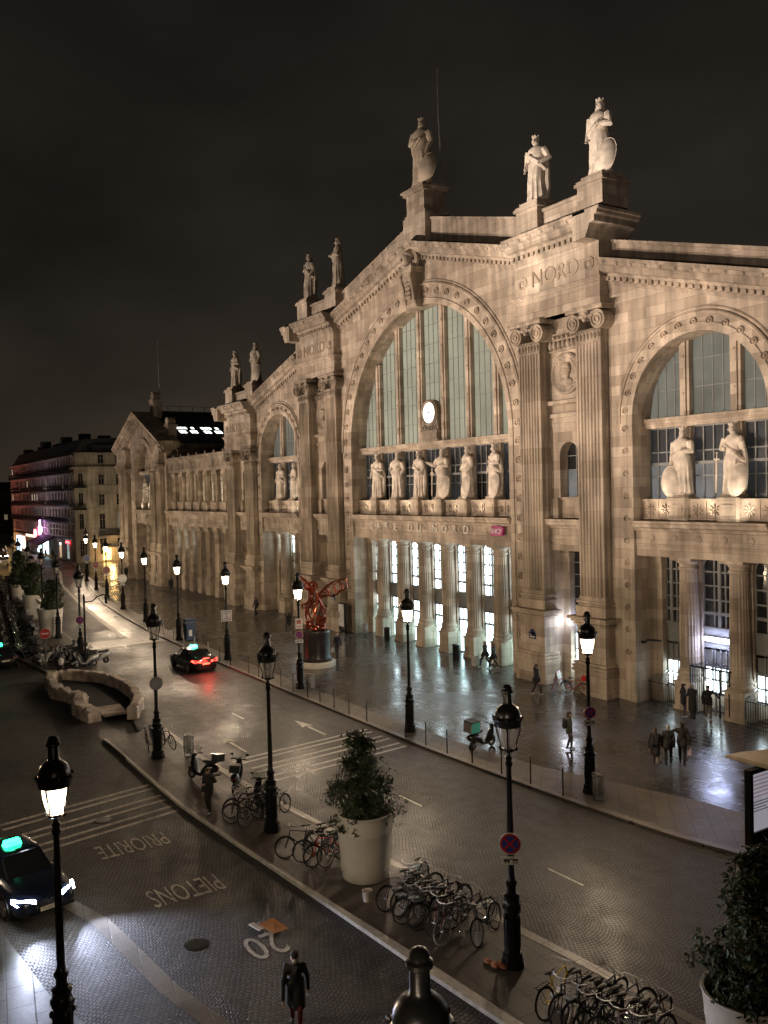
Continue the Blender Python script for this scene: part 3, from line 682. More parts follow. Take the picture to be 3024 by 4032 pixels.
        g = MB(); g.box(a_,b_,yy+.03,yy+.05,2.4,3.25); g.build('transom_pane', G_LIT if kind in ('door','lit') else M['win_frame'], fo)
        g = MB(); g.box(a_,b_,yy+.03,yy+.05,.9 if kind == 'low' else .05,2.4); g.build('door_pane', lo, fo)
    return xs

APEX = 30.0
ctop = lambda x: APEX-.277*abs(x-CX)
XSC = bay(CX, 10.05, 15.35, 6, 2.97, ['door'], lambda x: ctop(x)-1.1, -64.9, -41.3, [CX], G_UP, 'central_gable_wall', [G_MID,M['glass_dk']])
BR, BL, BE, BF = -38.05, -68.15, -85.75, -19.6
WRX, WLX = -28.85, -77.15
wr = lambda x: 24.45-.287*(x+34.55); wl_ = lambda x: 24.45+.287*(x+71.65)
XSR = bay(WRX, 4.1, 15.45, 2, 3.05, ['low','low','low'], lambda x: wr(x)-1.1, -34.6, -23.1, [], G_UPC, 'wing_wall', [G_BLIND,G_BLIND,G_MID], .8)
XSL = bay(WLX, 4.1, 15.45, 2, 3.05, ['half','half','dark'], lambda x: wl_(x)-1.1, -82.3, -71.6, [], G_UPC, 'wing_wall', [G_MID], .8)
for c in (BR,BL): pier_block(c, 19.9, 21.9, 23.5, 25.05, 26.9, 29.1)
for c in (BE,BF): pier_block(c, 14.6, 16.45, 18.05, 19.4, 21.2, 23.1)
# raking cornices and parapets
k = MB()
cornice(k, -64.68, CX, ctop(-64.68), APEX, YW); cornice(k, CX, -41.52, APEX, ctop(-41.52), YW)
k.build('raking_cornice', M['stone_dk'], S)
k = MB(); cornice(k, -34.55, -23.05, wr(-34.55), wr(-23.05), YW); k.build('raking_cornice', M['stone_dk'], S)
k = MB(); cornice(k, -82.3, -71.65, wl_(-82.3), wl_(-71.65), YW); k.build('raking_cornice', M['stone_dk'], S)
def parapet(x0,x1,f,h,y0=37.2,y1=38.2):
    p = MB(); n = 12
    for i in range(n):
        a = x0+(x1-x0)*i/n; b = x0+(x1-x0)*(i+1)/n
        p.px([(y0,-.05),(y0,h-.2),(y0-.1,h-.17),(y0-.1,h),(y1,h),(y1,-.05)],a,b-.004,f(a),f(b)); 
    p.build('parapet', M['stone_dk'], S)
parapet(-64.68,CX,ctop,1.9); parapet(CX,-41.52,ctop,1.9); parapet(-34.55,-23.05,wr,1.1); parapet(-82.3,-71.65,wl_,1.1)
# apex pedestal, keystone console with a head
p = MB(); p.box(CX-1.4,CX+1.4,36.75,39.0,APEX-.4,31.9); p.box(CX-1.3,CX+1.3,36.85,38.9,31.9,32.1); p.box(CX-1.12,CX+1.12,36.9,38.7,32.1,33.5); p.box(CX-1.3,CX+1.3,36.7,38.9,33.5,33.7); p.box(CX-1.42,CX+1.42,36.58,39.0,33.7,33.86); p.box(CX-1.0,CX+1.0,37.0,38.6,33.86,34.15)
p.build('apex_pedestal', M['stone'], S)
p = MB(); zk = 25.3
prof = [(37.0,25.2),(36.35,25.15),(36.2,25.4),(36.3,25.8),(36.15,26.6),(35.9,27.3),(35.95,27.6),(37.0,27.6)]
p.px(prof, CX-.62, CX+.62); p.box(CX-.8,CX+.8,35.85,37,27.6,27.85); p.box(CX-.95,CX+.95,35.75,37,27.85,28.0)
for i in range(5): p.ell((CX,36.1-.02*i,25.9+.32*i),(.34,.16,.2),8,5)
for sx in (-1,1):
    p.tube([(CX+sx*.55,36.25,25.4),(CX+sx*.6,36.1,26.4),(CX+sx*.6,35.85,27.5)],.13,6); p.lathe([(.26,0),(.26,.2)],(CX+sx*.62,36.4,25.45),12,axis='X')
p.ell((CX,36.0,28.55),(.42,.45,.58),12,9); p.ell((CX,35.58,28.5),(.1,.14,.16),6,5); p.ell((CX,35.98,28.15),(.3,.36,.24),10,6); p.ell((CX,36.15,28.95),(.5,.45,.34),12,6); p.ell((CX,36.25,28.1),(.62,.3,.35),10,6)
p.torus((CX,36.35,28.5),.82,.17,20,6,'Y',-.5,PI+.5)
p.build('keystone_head', M['stone_dk'], S, True)
# clock between the two middle mullions
c = MB(); c.box(CX-1.15,CX+1.15,37.55,38.25,15.42,15.6); c.box(CX-1.0,CX+1.0,37.62,38.25,15.6,16.1); c.box(CX-1.1,CX+1.1,37.55,38.25,16.1,16.25)
c.py([(CX-1.05,16.25),(CX+1.05,16.25),(CX+.9,17.0),(CX+.95,17.5),(CX-.95,17.5),(CX-.9,17.0)],37.75,38.2)
for sx in (-1.5,-.5,.5,1.5): c.torus((CX+sx*.46,37.7,16.5),.16,.05,10,5,'Y')
c.lathe([(.98,0),(1.0,.5),(.9,.6),(.76,.56),(.74,.42)],(CX,38.2,17.55),32,axis='Y'); c.torus((CX,37.62,17.55),.86,.06,28,6,'Y')
co = c.build('clock', M['stone_dk'], S, True)
d = MB(); d.lathe([(.73,0),(.73,.03)],(CX,37.72,17.55),32,axis='Y'); d.build('dial', G_DIAL, co)
hnd = MB()
for a,l,w in ((R(55),.58,.035),(R(-60),.4,.05)):
    hnd.cbox((CX+math.sin(a)*l/2,37.66,17.55+math.cos(a)*l/2),(w,.02,l),ry=a)
hnd.lathe([(.09,0),(.09,.05)],(CX,37.68,17.55),10,axis='Y')
for kx in range(12):
    a = kx*PI/6; hnd.cbox((CX+math.sin(a)*.66,37.675,17.55+math.cos(a)*.66),(.025,.015,.1),ry=a)
hnd.build('hands', mat('brass_hands',(.25,.16,.06),.4,.8), co)
# metal letters on the frieze
ltr = mat('white_metal_letters',(.70,.67,.62),.35)
for ch,x in zip('GAREDUNORD',(-60.26,-59.17,-57.95,-56.68,-54.67,-53.49,-51.51,-50.34,-49.14,-47.83)):
    t = MB(); text_mb(t, ch, .82, FR(x,36.86,9.04), .05); t.build('letter', ltr, S)
# roofs behind the gables
r_ = MB(); r_.add([(-64.6,38.3,ctop(-64.6)+.2),(CX,38.3,APEX+.2),(CX,75,APEX+.2),(-64.6,75,ctop(-64.6)+.2),(-41.5,38.3,ctop(-41.5)+.2),(-41.5,75,ctop(-41.5)+.2)],[(0,1,2,3),(1,4,5,2)])
r_.add([(-41.5,38.4,25.9),(-19,38.4,20.5),(-19,75,20.5),(-41.5,75,25.9)],[(0,1,2,3)]); r_.add([(-64.6,38.4,25.9),(-87,38.4,20.5),(-87,75,20.5),(-64.6,75,25.9)],[(0,1,2,3)])
r_.add([(-88.9,38.5,0),(-88.9,75,0),(-88.9,75,20.5),(-88.9,38.5,20.5)],[(0,1,2,3)])
r_.build('roof', M['zinc'], S)

# ---- low gallery between the end block and the far pavilion
GX = [-92.4-2.82*i for i in range(7)]; gx0, gx1 = -111.4, -89.2
g = MB(); g.px([(37.9,9.9),(36.6,9.9),(36.6,9.75),(36.75,9.65),(36.8,9.45),(37.0,9.4),(37.0,8.7),(36.95,8.6),(37.03,8.55),(37.03,8.05),(37.9,8.05)],gx0,gx1)
for x in GX: g.lathe([(.17,0),(.17,.07)],(x-1.4,37.02,9.05),8,axis='Y')
g.build('ledge', M['stone'], S)
g = MB(); g.px([(39,16.6),(36.75,16.6),(36.75,16.4),(36.95,16.25),(37.05,15.95),(37.15,15.9),(37.15,15.2),(37.1,15.1),(37.2,15.05),(37.2,14.7),(39,14.7)],gx0,gx1)
for i in range(8): g.ell((-91.2-2.75*i,36.85,16.72),(.2,.14,.24),7,5)
for i in range(14): g.box(-91-1.41*i-.05,-91-1.41*i+.05,37.1,37.2,15.2,15.6)
g.build('gallery_cornice', M['stone_dk'], S)
g = MB(); g.box(gx0,gx1,37.86,38.3,9.9,14.7); g.box(gx0,gx1,38.2,38.9,0,8.04); g.build('gallery_wall', M['stone'], S)
pm = MB(); pm.pz(pilaster_poly(0,.55,37.3,37.9,5),10.95,14.25); pm.box(-.7,.7,37.18,38.35,14.25,14.45); pm.box(-.62,.62,37.24,38.35,14.45,14.7); pm.box(-.62,.62,37.2,38.35,9.9,10.95); pm.box(-.68,.68,37.14,38.35,10.85,10.98)
pmesh = pm.mesh('gallery_pilaster', M['stone'], (0,36,0))
lm = MB(); lm.pz(pilaster_poly(0,.55,37.45,38.65,5),1.9,7.5); lm.box(-.68,.68,37.32,38.65,7.5,7.75); lm.box(-.75,.75,37.25,38.65,7.75,8.05); lm.box(-.66,.66,37.34,38.65,0,1.5); lm.box(-.74,.74,37.28,38.65,1.5,1.62); lm.box(-.64,.64,37.36,38.65,1.62,1.9)
lmesh = lm.mesh('gallery_pier', M['stone'], (0,36,0))
for i,x in enumerate(GX):
    kid('gallery_pilaster', pmesh, S, (x-CX,0,0)); kid('gallery_pier', lmesh, S, (x-CX-.35,0,0))
    xw = x-1.41
    f = MB(); wall_arch(f, xw, 13.45, .52, xw-.75, xw+.75, lambda q: 14.6, 37.72, 37.9, 11.1, 10); f.box(xw-.03,xw+.03,37.76,37.8,11.1,13.9); f.box(xw-.55,xw+.55,37.765,37.81,13.3,13.5)
    for z in (11.8,12.5): f.box(xw-.55,xw+.55,37.77,37.81,z,z+.05)
    f.box(xw-.75,xw+.75,37.5,37.88,9.9,11.05)
    fo = f.build('gallery_window', M['stone'], S); q = MB(); q.box(xw-.55,xw+.55,37.82,37.84,11.1,14.0); q.build('pane', G_WARM if i < 5 else M['glass_dk'], fo)
    f = MB(); win(f,None,xw-1.1,xw+.4,.8,7.6,38.1,2,6,.07); fo = f.build('gallery_ground_window', M['win_frame'], S)
    q = MB(); q.box(xw-1.1,xw+.4,38.14,38.16,5.2,7.6); q.build('pane', glow('hall_glazing',(.9,.93,.85),2.2,.3) if i in (3,4,5) else M['glass_dk'], fo)
    q = MB(); q.box(xw-1.1,xw+.4,38.14,38.16,.8,5.2); q.build('pane', M['glass_dk'], fo)
# ---- far pavilion: gabled front with a slate roof running back
FX, FY = -121.1, 36.9; FR_ = 4.4
ft = lambda x: 23.3-.45*abs(x-FX)
g = MB(); wall_arch(g, FX+.4, 15.2, 3.9, -131.4, -110.9, lambda x: min(ft(x)-.9, 40), FY, 38.4, 0, 24, [FX]); g.build('pavilion_wall', M['stone'], S)
a = MB(); ring_band(a, FX+.4, 15.2, 3.87, 4.6, FY-.08, FY+.2, 0); half_tube(a, FX+.4, 15.2, 4.6, .12, FY-.1, 14.8); a.build('archivolt', M['stone'], S)
a = MB(); a.py([(FX+.4-3.9*math.cos(PI*i/16),15.2+3.9*math.sin(PI*i/16)) for i in range(17)],38.2,38.4)
for i in range(7): a.ell((FX+.4+1.9*math.cos(PI*(i+.5)/7),38.1,16.6+1.6*math.sin(PI*(i+.5)/7)),(.32,.22,.36),7,5)
for x in (-122.2,-120.7,-119.2): a.box(x-.12,x+.12,37.9,38.2,15.0,17.0)
a.build('tympanum', M['stone'], S)
p = MB(); p.px([(38.4,15.3),(37.4,15.3),(37.4,14.9),(38.4,14.9)],FX-3.5,FX+4.3); entab(p, FX-3.5, FX+4.3); text_mb(p,'NORD',.6,FR(FX+1.6,36.9,9.05),.03); p.build('ledge', M['stone'], S)
w = MB(); win(w,None,FX-3.4,FX+4.2,9.95,14.9,38.3,6,4,.1); wo = w.build('arched_window', M['win_frame'], S); q = MB(); q.box(FX-3.4,FX+4.2,38.34,38.36,9.95,14.9); q.build('pane', G_MID, wo)
w = MB(); win(w,None,FX-3.4,FX+4.2,0,8.0,38.9,5,5,.12); wo = w.build('ground_window', M['win_frame'], S); q = MB(); q.box(FX-3.4,FX+4.2,38.94,38.96,0,8.05); q.build('pane', M['glass_dk'], wo)
for x in (FX-1.1,FX+1.9): column(x)
for x in (-130.3,-127.7,-115.2,-112.6): giant_pilaster(x, 14.6, 16.4, .85)
for cx in (-129.0,-113.9):
    b = MB(); b.box(cx-2.25,cx+2.25,36.2,38.4,16.4,18.6); b.box(cx-2.35,cx+2.35,36.1,38.4,18.0,18.3); b.box(cx-2.3,cx+2.3,36.12,38.4,16.4,16.7)
    b.box(cx-1.3,cx+1.3,36.14,36.2,16.9,17.9); b.ell((cx,36.12,17.4),(.9,.1,.35),9,4); b.build('entablature_block', M['stone'], S)
k = MB(); cornice(k,-131.9,FX,18.9,23.6,36.7,1.1,1.1,False,38.6); cornice(k,FX,-110.3,23.6,18.9,36.7,1.1,1.1,False,38.6)
k.px([(36.9,-1.1),(36.3,-1.1),(36.3,-1.4),(36.9,-1.5)],-131.4,FX,18.9,23.6); k.px([(36.9,-1.1),(36.3,-1.1),(36.3,-1.4),(36.9,-1.5)],FX,-110.9,23.6,18.9); k.build('pavilion_gable', M['stone'], S)
r_ = MB(); r_.add([(-132,38.3,18.7),(FX,38.3,23.45),(FX,95,23.45),(-132,95,18.7),(-110.2,38.3,18.7),(-110.2,95,18.7)],[(0,1,2,3),(1,4,5,2)]); r_.box(FX-.15,FX+.15,38.4,95,23.4,23.75)
for i in range(30): r_.box(FX-.03,FX+.03,39+i*1.8,39.06+i*1.8,23.7,24.5)
r_.box(FX-.03,FX+.03,39,92,24.45,24.5); r_.build('slate_roof', M['slate'], S)
b = MB(); b.box(-111,-110.6,38.4,95,0,18.0); b.px([(0,0)],0,0) if False else None
b.box(-111.0,-110.1,38.4,95,18.0,18.65); b.box(-131.8,-131.2,38.4,95,0,18.6); b.build('pavilion_side_wall', M['stone'], S)
for y0,rowc in ((39.9,5),(43.4,5)):
    sk = MB(); gl = MB()
    for j in range(2):
        for i in range(rowc):
            d0 = .5*(j*1.15)+.0; x0_ = -115.6+j*1.25; x1_ = x0_+(.95 if j else .7); ya = y0+i*.52; 
            zf = lambda x: 23.45-(x-FX)*.4358+.06
            (gl if (i*7+j*3+int(y0)) % 4 else sk).quad((x0_,ya,zf(x0_)),(x1_,ya,zf(x1_)),(x1_,ya+.42,zf(x1_)),(x0_,ya+.42,zf(x0_)))
    zf = lambda x: 23.45-(x-FX)*.4358+.03
    sk.quad((-115.8,y0-.1,zf(-115.8)),(-113.2,y0-.1,zf(-113.2)),(-113.2,y0+2.6,zf(-113.2)),(-115.8,y0+2.6,zf(-115.8)))
    so = sk.build('skylight', M['slate'], S); gl.build('pane', glow('skylight_glazing',(.9,1,.9),3.5,.3), so)
for x,y,z0,h in ((FX+1.2,38.2,22.0,3.9),(-113.1,37.9,18.6,3.2)):
    b = MB(); b.box(x-.8,x+.8,y-.1,y+1.1,z0,z0+h*.75); b.box(x-.95,x+.95,y-.2,y+1.2,z0+h*.75,z0+h*.82); b.lathe([(.7,0),(.7,1.0)],(x,y+1.0,z0+h*.9),12,axis='Y'); b.build('roof_acroterion', M['stone_dk'], S)
# flagpoles
for x,y,z0,z1 in ((CX+1.5,38.3,33.9,42.2),(FX+1.7,39.2,23.6,33.2)):
    b = MB(); b.tube([(x,y,z0),(x-.25,y,z0+(z1-z0)*.6),(x-.3,y,z1)],[.10,.085,.06],6); b.ell((x-.3,y,z1+.05),(.07,.07,.09),6,4); b.build('flagpole', M['alu'], S)
# LED tube over the right wing door, camera arm, small entrance lamp
b = MB(); b.box(-29.8,-28.1,38.46,38.54,3.62,3.9); bo = b.build('entrance_light', M['alu'], S)
b = MB(); b.tube([(-29.75,38.37,3.76),(-28.15,38.37,3.76)],.07,8); b.build('led_tube', G_LED, bo)
b = MB(); b.ell((-38.3,37.95,3.75),(.12,.1,.12),8,5); b.build('entrance_lamp', G_LED, S)
b = MB(); b.tube([(-32.4,38.2,3.3),(-32.7,37.4,3.4)],.05,6); b.cbox((-32.75,37.25,3.32),(.14,.3,.14)); b.build('camera_arm', M['metal_dk'], S)
# street name plates on the piers
bl = mat('blue_enamel',(.012,.03,.11),.3); wh = mat('white_enamel',(.6,.6,.58),.35); grn = mat('green_enamel',(.02,.12,.06),.35)
for x in (BR-2.46,BL+2.46):
    b = MB(); b.box(x-.3,x+.3,36.12,36.17,2.6,3.0); b.lathe([(.2,0),(.2,.05)],(x,36.17,3.0),12,axis='Y'); o = b.build('street_plate', bl, S)
    b = MB(); b.box(x-.22,x-.02,36.1,36.12,2.82,2.87); b.box(x-.2,x+.22,36.1,36.12,2.68,2.76); b.build('plate_lettering', wh, o)
# ------------------------------------------------------------------ statues
def statue(name, loc, h, rz, label, group, shield=0, sword=0, arm='hip', crown=True, tower=False, lean=0.0, seed=0, wing=False, fold=13, m=None):
    rnd = random.Random(seed); b = MB(); n = 36
    secs = [(0,.165,.145),(.012,.168,.148),(.02,.15,.13),(.06,.148,.125),(.16,.138,.115),(.3,.128,.112),(.42,.132,.112),(.5,.135,.11),(.56,.122,.1),(.62,.108,.09),(.68,.118,.1),(.74,.132,.1),(.79,.138,.085),(.82,.11,.07),(.84,.06,.052),(.865,.045,.045),(.88,.046,.048)]
    ph = rnd.random()*6; k = fold+rnd.randint(-2,2); side = rnd.choice((-1,1))
    rings = []
    for t,rx,ry in secs:
        ring = []; fade = max(0,min(1,(.6-t)*3))*(.0 if t<.015 else 1)
        cx = lean*.1*math.sin(t*PI)+side*.012*math.sin(t*6)
        for j in range(n):
            a = 2*PI*j/n
            f = 1+.10*fade*math.sin(k*a+ph+t*4*side)+.06*fade*math.sin(5*a+ph*2+t*3)
            if .2 < t < .82: f += .055*math.sin(a*2.0*side+t*24+ph)*(1 if t > .5 else .7)+.03*math.sin(a*side+t*55+ph*3)*(1 if t>.4 else .3)
            ring.append((cx+rx*f*math.cos(a), ry*f*math.sin(a), t))
        rings.append(ring)
    b.loft(rings)
    hx = side*.01; lk = rnd.uniform(-.02,.02)
    b.ell((hx,-.008,.915),(.048,.056,.062),14,10); b.ell((hx+lk,-.062,.908),(.011,.014,.016),6,5); b.ell((hx,-.055,.889),(.02,.012,.012),6,4)
    b.ell((hx,.022,.925),(.057,.052,.056),10,7); b.ell((hx,.055,.885),(.04,.03,.05),8,5)
    if crown:
        b.lathe([(.052,.955),(.05,.972),(.054,.975),(.05,.985)],(hx,.003,0),12)
        for j in range(6): a = j*PI/3; b.box(hx+.044*math.cos(a)-.013,hx+.044*math.cos(a)+.013,.003+.044*math.sin(a)-.013,.003+.044*math.sin(a)+.013,.98,1.0)
    if tower: b.box(hx-.03,hx+.05,.05,.13,.86,1.03); b.box(hx-.04,hx+.06,.04,.14,.99,1.015)
    # arms: shoulder, elbow, hand with short fingers
    def armp(sx, pose):
        sh = (sx*.125,-.005,.78)
        if pose == 'hip': e, hd = (sx*.20,.03,.64),(sx*.125,-.085,.57)
        elif pose == 'down': e, hd = (sx*.165,.015,.62),(sx*.15,-.075,.5)
        elif pose == 'chest': e, hd = (sx*.165,-.03,.64),(sx*.06,-.115,.65)
        elif pose == 'out': e, hd = (sx*.2,-.05,.66),(sx*.3,-.15,.72)
        else: e, hd = (sx*.18,-.02,.62),(sx*.16,-.15,.5)
        b.tube([sh,((sh[0]+e[0])/2,(sh[1]+e[1])/2,(sh[2]+e[2])/2),e,((hd[0]+e[0])/2,(hd[1]+e[1])/2,(hd[2]+e[2])/2),hd],[.058,.056,.05,.04,.024],8)
        d = (Vector(hd)-Vector(e)).normalized(); s = Vector((-d.y,d.x,0)).normalized() if abs(d.z)<.98 else Vector((1,0,0))
        b.ell(Vector(hd)+d*.012,(.02,.02,.02),6,4)
        for q in (-1.5,-.5,.5,1.5): p = Vector(hd)+d*.014+s*.009*q; b.tube([p,p+d*.028,p+d*.038+Vector((0,0,-.014))],[.006,.0055,.004],4)
    armp(-side, arm); armp(side, 'down' if arm in ('chest','hip') else 'chest')
    # mantle hanging at the back and across
    b.tube([(side*.12,.02,.79),(side*.04,-.1,.68),(-side*.1,-.08,.56),(-side*.14,.02,.48)],[.03,.03,.04,.04],7)
    b.tube([(-side*.13,.04,.74),(-side*.15,.06,.5),(-side*.15,.05,.2),(-side*.14,.04,.05)],[.03,.045,.05,.04],7)
    M4 = Matrix.Translation(loc) @ Matrix.Rotation(rz,4,'Z') @ Matrix.Scale(h,4)
    b.v = [tuple(M4 @ Vector(p)) for p in b.v]
    o = b.build(name, m or M['stone_st'], None, True, loc); tag(o, label, 'statue', group)
    if shield:
        s = MB(); Ms = M4 @ Matrix.Translation((shield*.15,-.1,.2)) @ Matrix.Rotation(R(8*shield),4,'Y') @ Matrix.Rotation(R(-10),4,'X')
        s.T = Ms @ Matrix.Diagonal((.82,1,1.28,1)); s.lathe([(.01,.085),(.08,.075),(.14,.05),(.175,.015),(.185,.0),(.175,-.012),(.02,-.01)],(0,0,0),24,axis='Y'); s.torus((0,.0,0),.183,.009,24,5,'Y'); s.T = None
        # oval: stretched in height
        for i,p in enumerate(s.v):
            q = M4.inverted() @ Vector(p); q.z = .2+(q.z-.2)*1.0; s.v[i] = tuple(M4 @ q)
        s.build('shield', m or M['stone_st'], o, True)
    if sword:
        s = MB(); s.T = M4; x = sword*.2
        s.tube([(x,-.13,.02),(x*.95,-.12,.5)],[.012,.016],6); s.tube([(x*.95-.05,-.12,.5),(x*.95+.05,-.12,.5)],.01,5); s.tube([(x*.95,-.12,.5),(x*.94,-.12,.58)],.01,5); s.ell((x*.94,-.12,.59),(.018,.018,.018),6,4); s.T = None
        s.build('sword', m or M['stone_st'], o, True)
    return o
ordn = ['leftmost of the six stone statues under the clock, arms folded at the waist','second from the left of the six stone statues under the clock, in a swept robe','third from the left of the six stone statues, just left of the clock axis','fourth of the six stone statues under the clock, holding a staff beside an oval shield','fifth of the six stone statues under the clock, a smooth shield at its hip','rightmost of the six stone statues under the clock, beside the fluted pilaster']
ordn = ordn
gb = 'crowned stone figures on the balcony under the great arch'
arms = ['chest','hip','down','out','hip','chest']; shs = [0,0,0,1,1,1]
for i,x in enumerate(XSC): statue('stone_statue',(x,37.72,11.32),3.5,R([12,18,-8,6,-14,-10][i]),ordn[i],gb,shield=shs[i],sword=-1 if i==3 else 0,arm=arms[i],tower=True,seed=i+3)
statue('stone_statue',(XSR[0],37.72,11.32),3.5,R(6),'statue with a shield at its left side, on the balcony above the white tube light','stone figures on the right wing balcony',shield=-1,arm='down',tower=True,seed=21)
statue('stone_statue',(XSR[1],37.72,11.32),3.5,R(-6),'statue with an upright sword and hip shield, on the balcony at the right edge','stone figures on the right wing balcony',shield=1,sword=-1,arm='out',tower=True,seed=22)
statue('stone_statue',(XSL[0],37.72,11.32),3.4,R(8),'left one of the two robed statues in the smaller arch behind the red sculpture','stone figures on the left wing balcony',arm='chest',tower=True,seed=23)
statue('stone_statue',(XSL[1],37.72,11.32),3.4,R(-15),'right one of the two robed statues in the smaller arch behind the red sculpture','stone figures on the left wing balcony',arm='down',tower=True,seed=24)
for i,(x,t) in enumerate(((FX-1.1,'left'),(FX+1.9,'right'))): statue('stone_statue',(x,37.6,10.9),3.4,0,t+' one of the two dim statues inside the far pavilion with the slate roof','stone figures of the far pavilion',arm='hip',seed=30+i)
for x in (FX-1.1,FX+1.9): b = MB(); b.box(x-.5,x+.5,37.1,38.1,9.95,10.9); b.build('statue_pedestal', M['stone'], S)
gr = 'crowned stone figures along the roofline'
statue('stone_statue',(BR-2.62,37.4,29.32),4.1,R(14),'pale crowned roof statue with hand on hip, left of the rightmost skyline statue',gr,arm='hip',seed=41)
statue('stone_statue',(BR+2.62,37.4,29.32),4.3,R(10),'big pale crowned roof statue with a round shield, at the right end of the skyline',gr,shield=1,arm='down',seed=42)
statue('stone_statue',(CX,37.6,34.15),4.9,R(20),'highest statue of the station, on the gable apex beside a thin flagpole',gr,shield=1,arm='chest',seed=43,m=mat('stained_statue_limestone',(.48,.40,.31),.85,var=.35,scale=1.2,bump=.4))
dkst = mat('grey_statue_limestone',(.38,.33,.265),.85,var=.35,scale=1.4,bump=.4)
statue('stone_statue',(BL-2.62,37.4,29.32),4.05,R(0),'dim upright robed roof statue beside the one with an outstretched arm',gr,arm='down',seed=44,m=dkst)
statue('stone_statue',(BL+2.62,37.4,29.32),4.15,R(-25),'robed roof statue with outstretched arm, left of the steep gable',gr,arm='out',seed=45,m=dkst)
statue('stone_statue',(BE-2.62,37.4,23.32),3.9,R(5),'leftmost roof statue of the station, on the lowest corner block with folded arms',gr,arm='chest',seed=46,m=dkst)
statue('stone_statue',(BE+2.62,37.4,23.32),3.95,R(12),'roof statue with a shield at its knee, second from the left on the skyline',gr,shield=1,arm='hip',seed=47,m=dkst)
# railway company plate
sg = MB()
pl = [(-.66,-.30),(-.60,-.32),(.55,-.30),(.62,-.24),(.70,.18),(.62,.27),(-.02,.36),(-.44,.33),(-.52,.27)]
sg.py([(-44.35+a,9.08+b) for a,b in pl],36.62,36.8)
so = tag(sg.build('station_sign', mat('magenta_sign',(.30,.02,.13),.35,var=.45,scale=1.5,emit=(.6,.03,.2),es=.03), None, loc=(-44.35,36.7,9.08)),'magenta plate with white letters at the right end of the stone frieze','sign')
t = MB(); text_mb(t,'SNCF',.46,FR(-44.33,36.6,9.05),.02); t.build('lettering', mat('sign_letter_white',(.75,.70,.75),.4), so)

# ------------------------------------------------------------------ neighbouring buildings
cream = stone('cream_rendered_stone',(.52,.47,.38),(.47,.42,.345),1.4,.45)
pinkst = stone('street_facade_stone',(.40,.34,.30),(.35,.30,.265),1.6,.5)
irn = M['metal_dk']
B1 = empty('corner_building',(-163,39.5,0),'cream stone corner apartment house with dark balconies beside the station','apartment building')
w = MB(); w.pz([(-163,39.6),(-163,70),(-200,70),(-200,37.6),(-164.6,37.6)],0,17.1); w.build('wall', cream, B1)
w = MB()
for z,o,h in ((17.0,.45,.4),(13.75,.18,.22),(9.7,.18,.22),(5.7,.2,.25)): w.pz([(-163+o,39.6-o*.3),(-163+o,70),(-200,70),(-200,37.6-o),(-164.6+o*.3,37.6-o)],z,z+h)
w.pz([(-163.3,39.8),(-163.3,70),(-200,70),(-200,37.9),(-164.8,37.9)],17.4,19.9); w.pz([(-163.15,39.7),(-163.15,70),(-200,70),(-200,37.75),(-164.7,37.75)],19.8,20.0)
for z in (1.0,2.2,3.4,4.6): w.pz([(-162.96,39.6),(-162.96,70),(-200,70),(-200,37.55),(-164.6,37.55)],z,z+.07)
w.build('cornice', cream, B1)
r_ = MB(); r_.pz([(-164.2,41),(-164.2,69),(-199,69),(-199,39.2),(-166,39.2)],20.0,21.4); r_.box(-176,-172,46,50,21.4,23.2); r_.box(-190,-186,44,47,21.4,23.0); r_.box(-168.5,-166.5,43,45,21.4,23.2); r_.build('roof', M['slate'], B1)
for (y,z) in ((44,22.2),): q = MB(); q.box(-168.9+2.45,-168.7+2.4,y-.6,y+.9,z,z+.5); q.build('roof_light', glow('roof_light_glass',(.9,.95,1),2.0), B1)
warm_curt = mat('curtained_window',(.24,.21,.17),.6)
def fwin(P, x, y, z0, z1, w_, facing, up=0.0, lit=None, ped=False, name='window'):
    """a french window on a wall facing +X or -Y"""
    f = MB(); g = MB(); c = MB()
    Tm = Matrix.Translation((x,y,0)) @ (Matrix.Rotation(R(90),4,'Z') if facing == 'X' else (Matrix.Rotation(R(facing),4,'Z') if not isinstance(facing,str) else Matrix.Identity(4)))
    for q in (f,g,c): q.T = Tm
    f.box(-w_/2-.14,-w_/2,-.1,.12,z0-.05,z1+.1); f.box(w_/2,w_/2+.14,-.1,.12,z0-.05,z1+.1); f.box(-w_/2-.2,w_/2+.2,-.16,.12,z1+.1,z1+.28); f.box(-w_/2-.2,w_/2+.2,-.2,.1,z0-.15,z0-.05)
    if ped: f.py([(-w_/2-.35,z1+.4),(w_/2+.35,z1+.4),(w_/2+.1,z1+.62),(0,z1+.78),(-w_/2-.1,z1+.62)],-.22,.1)
    g.box(-w_/2,w_/2,-.03,-.01,z0,z1)
    c.box(-.04,.04,-.06,-.03,z0,z1); c.box(-w_/2,w_/2,-.055,-.03,z0+(z1-z0)*.62,z0+(z1-z0)*.62+.06); c.box(-w_/2,-w_/2+.07,-.06,-.03,z0,z1); c.box(w_/2-.07,w_/2,-.06,-.03,z0,z1)
    fo = f.build(name, cream if P is B1 else pinkst, P); g.build('pane', lit or M['glass_dk'], fo); c.build('sash', warm_curt, fo)
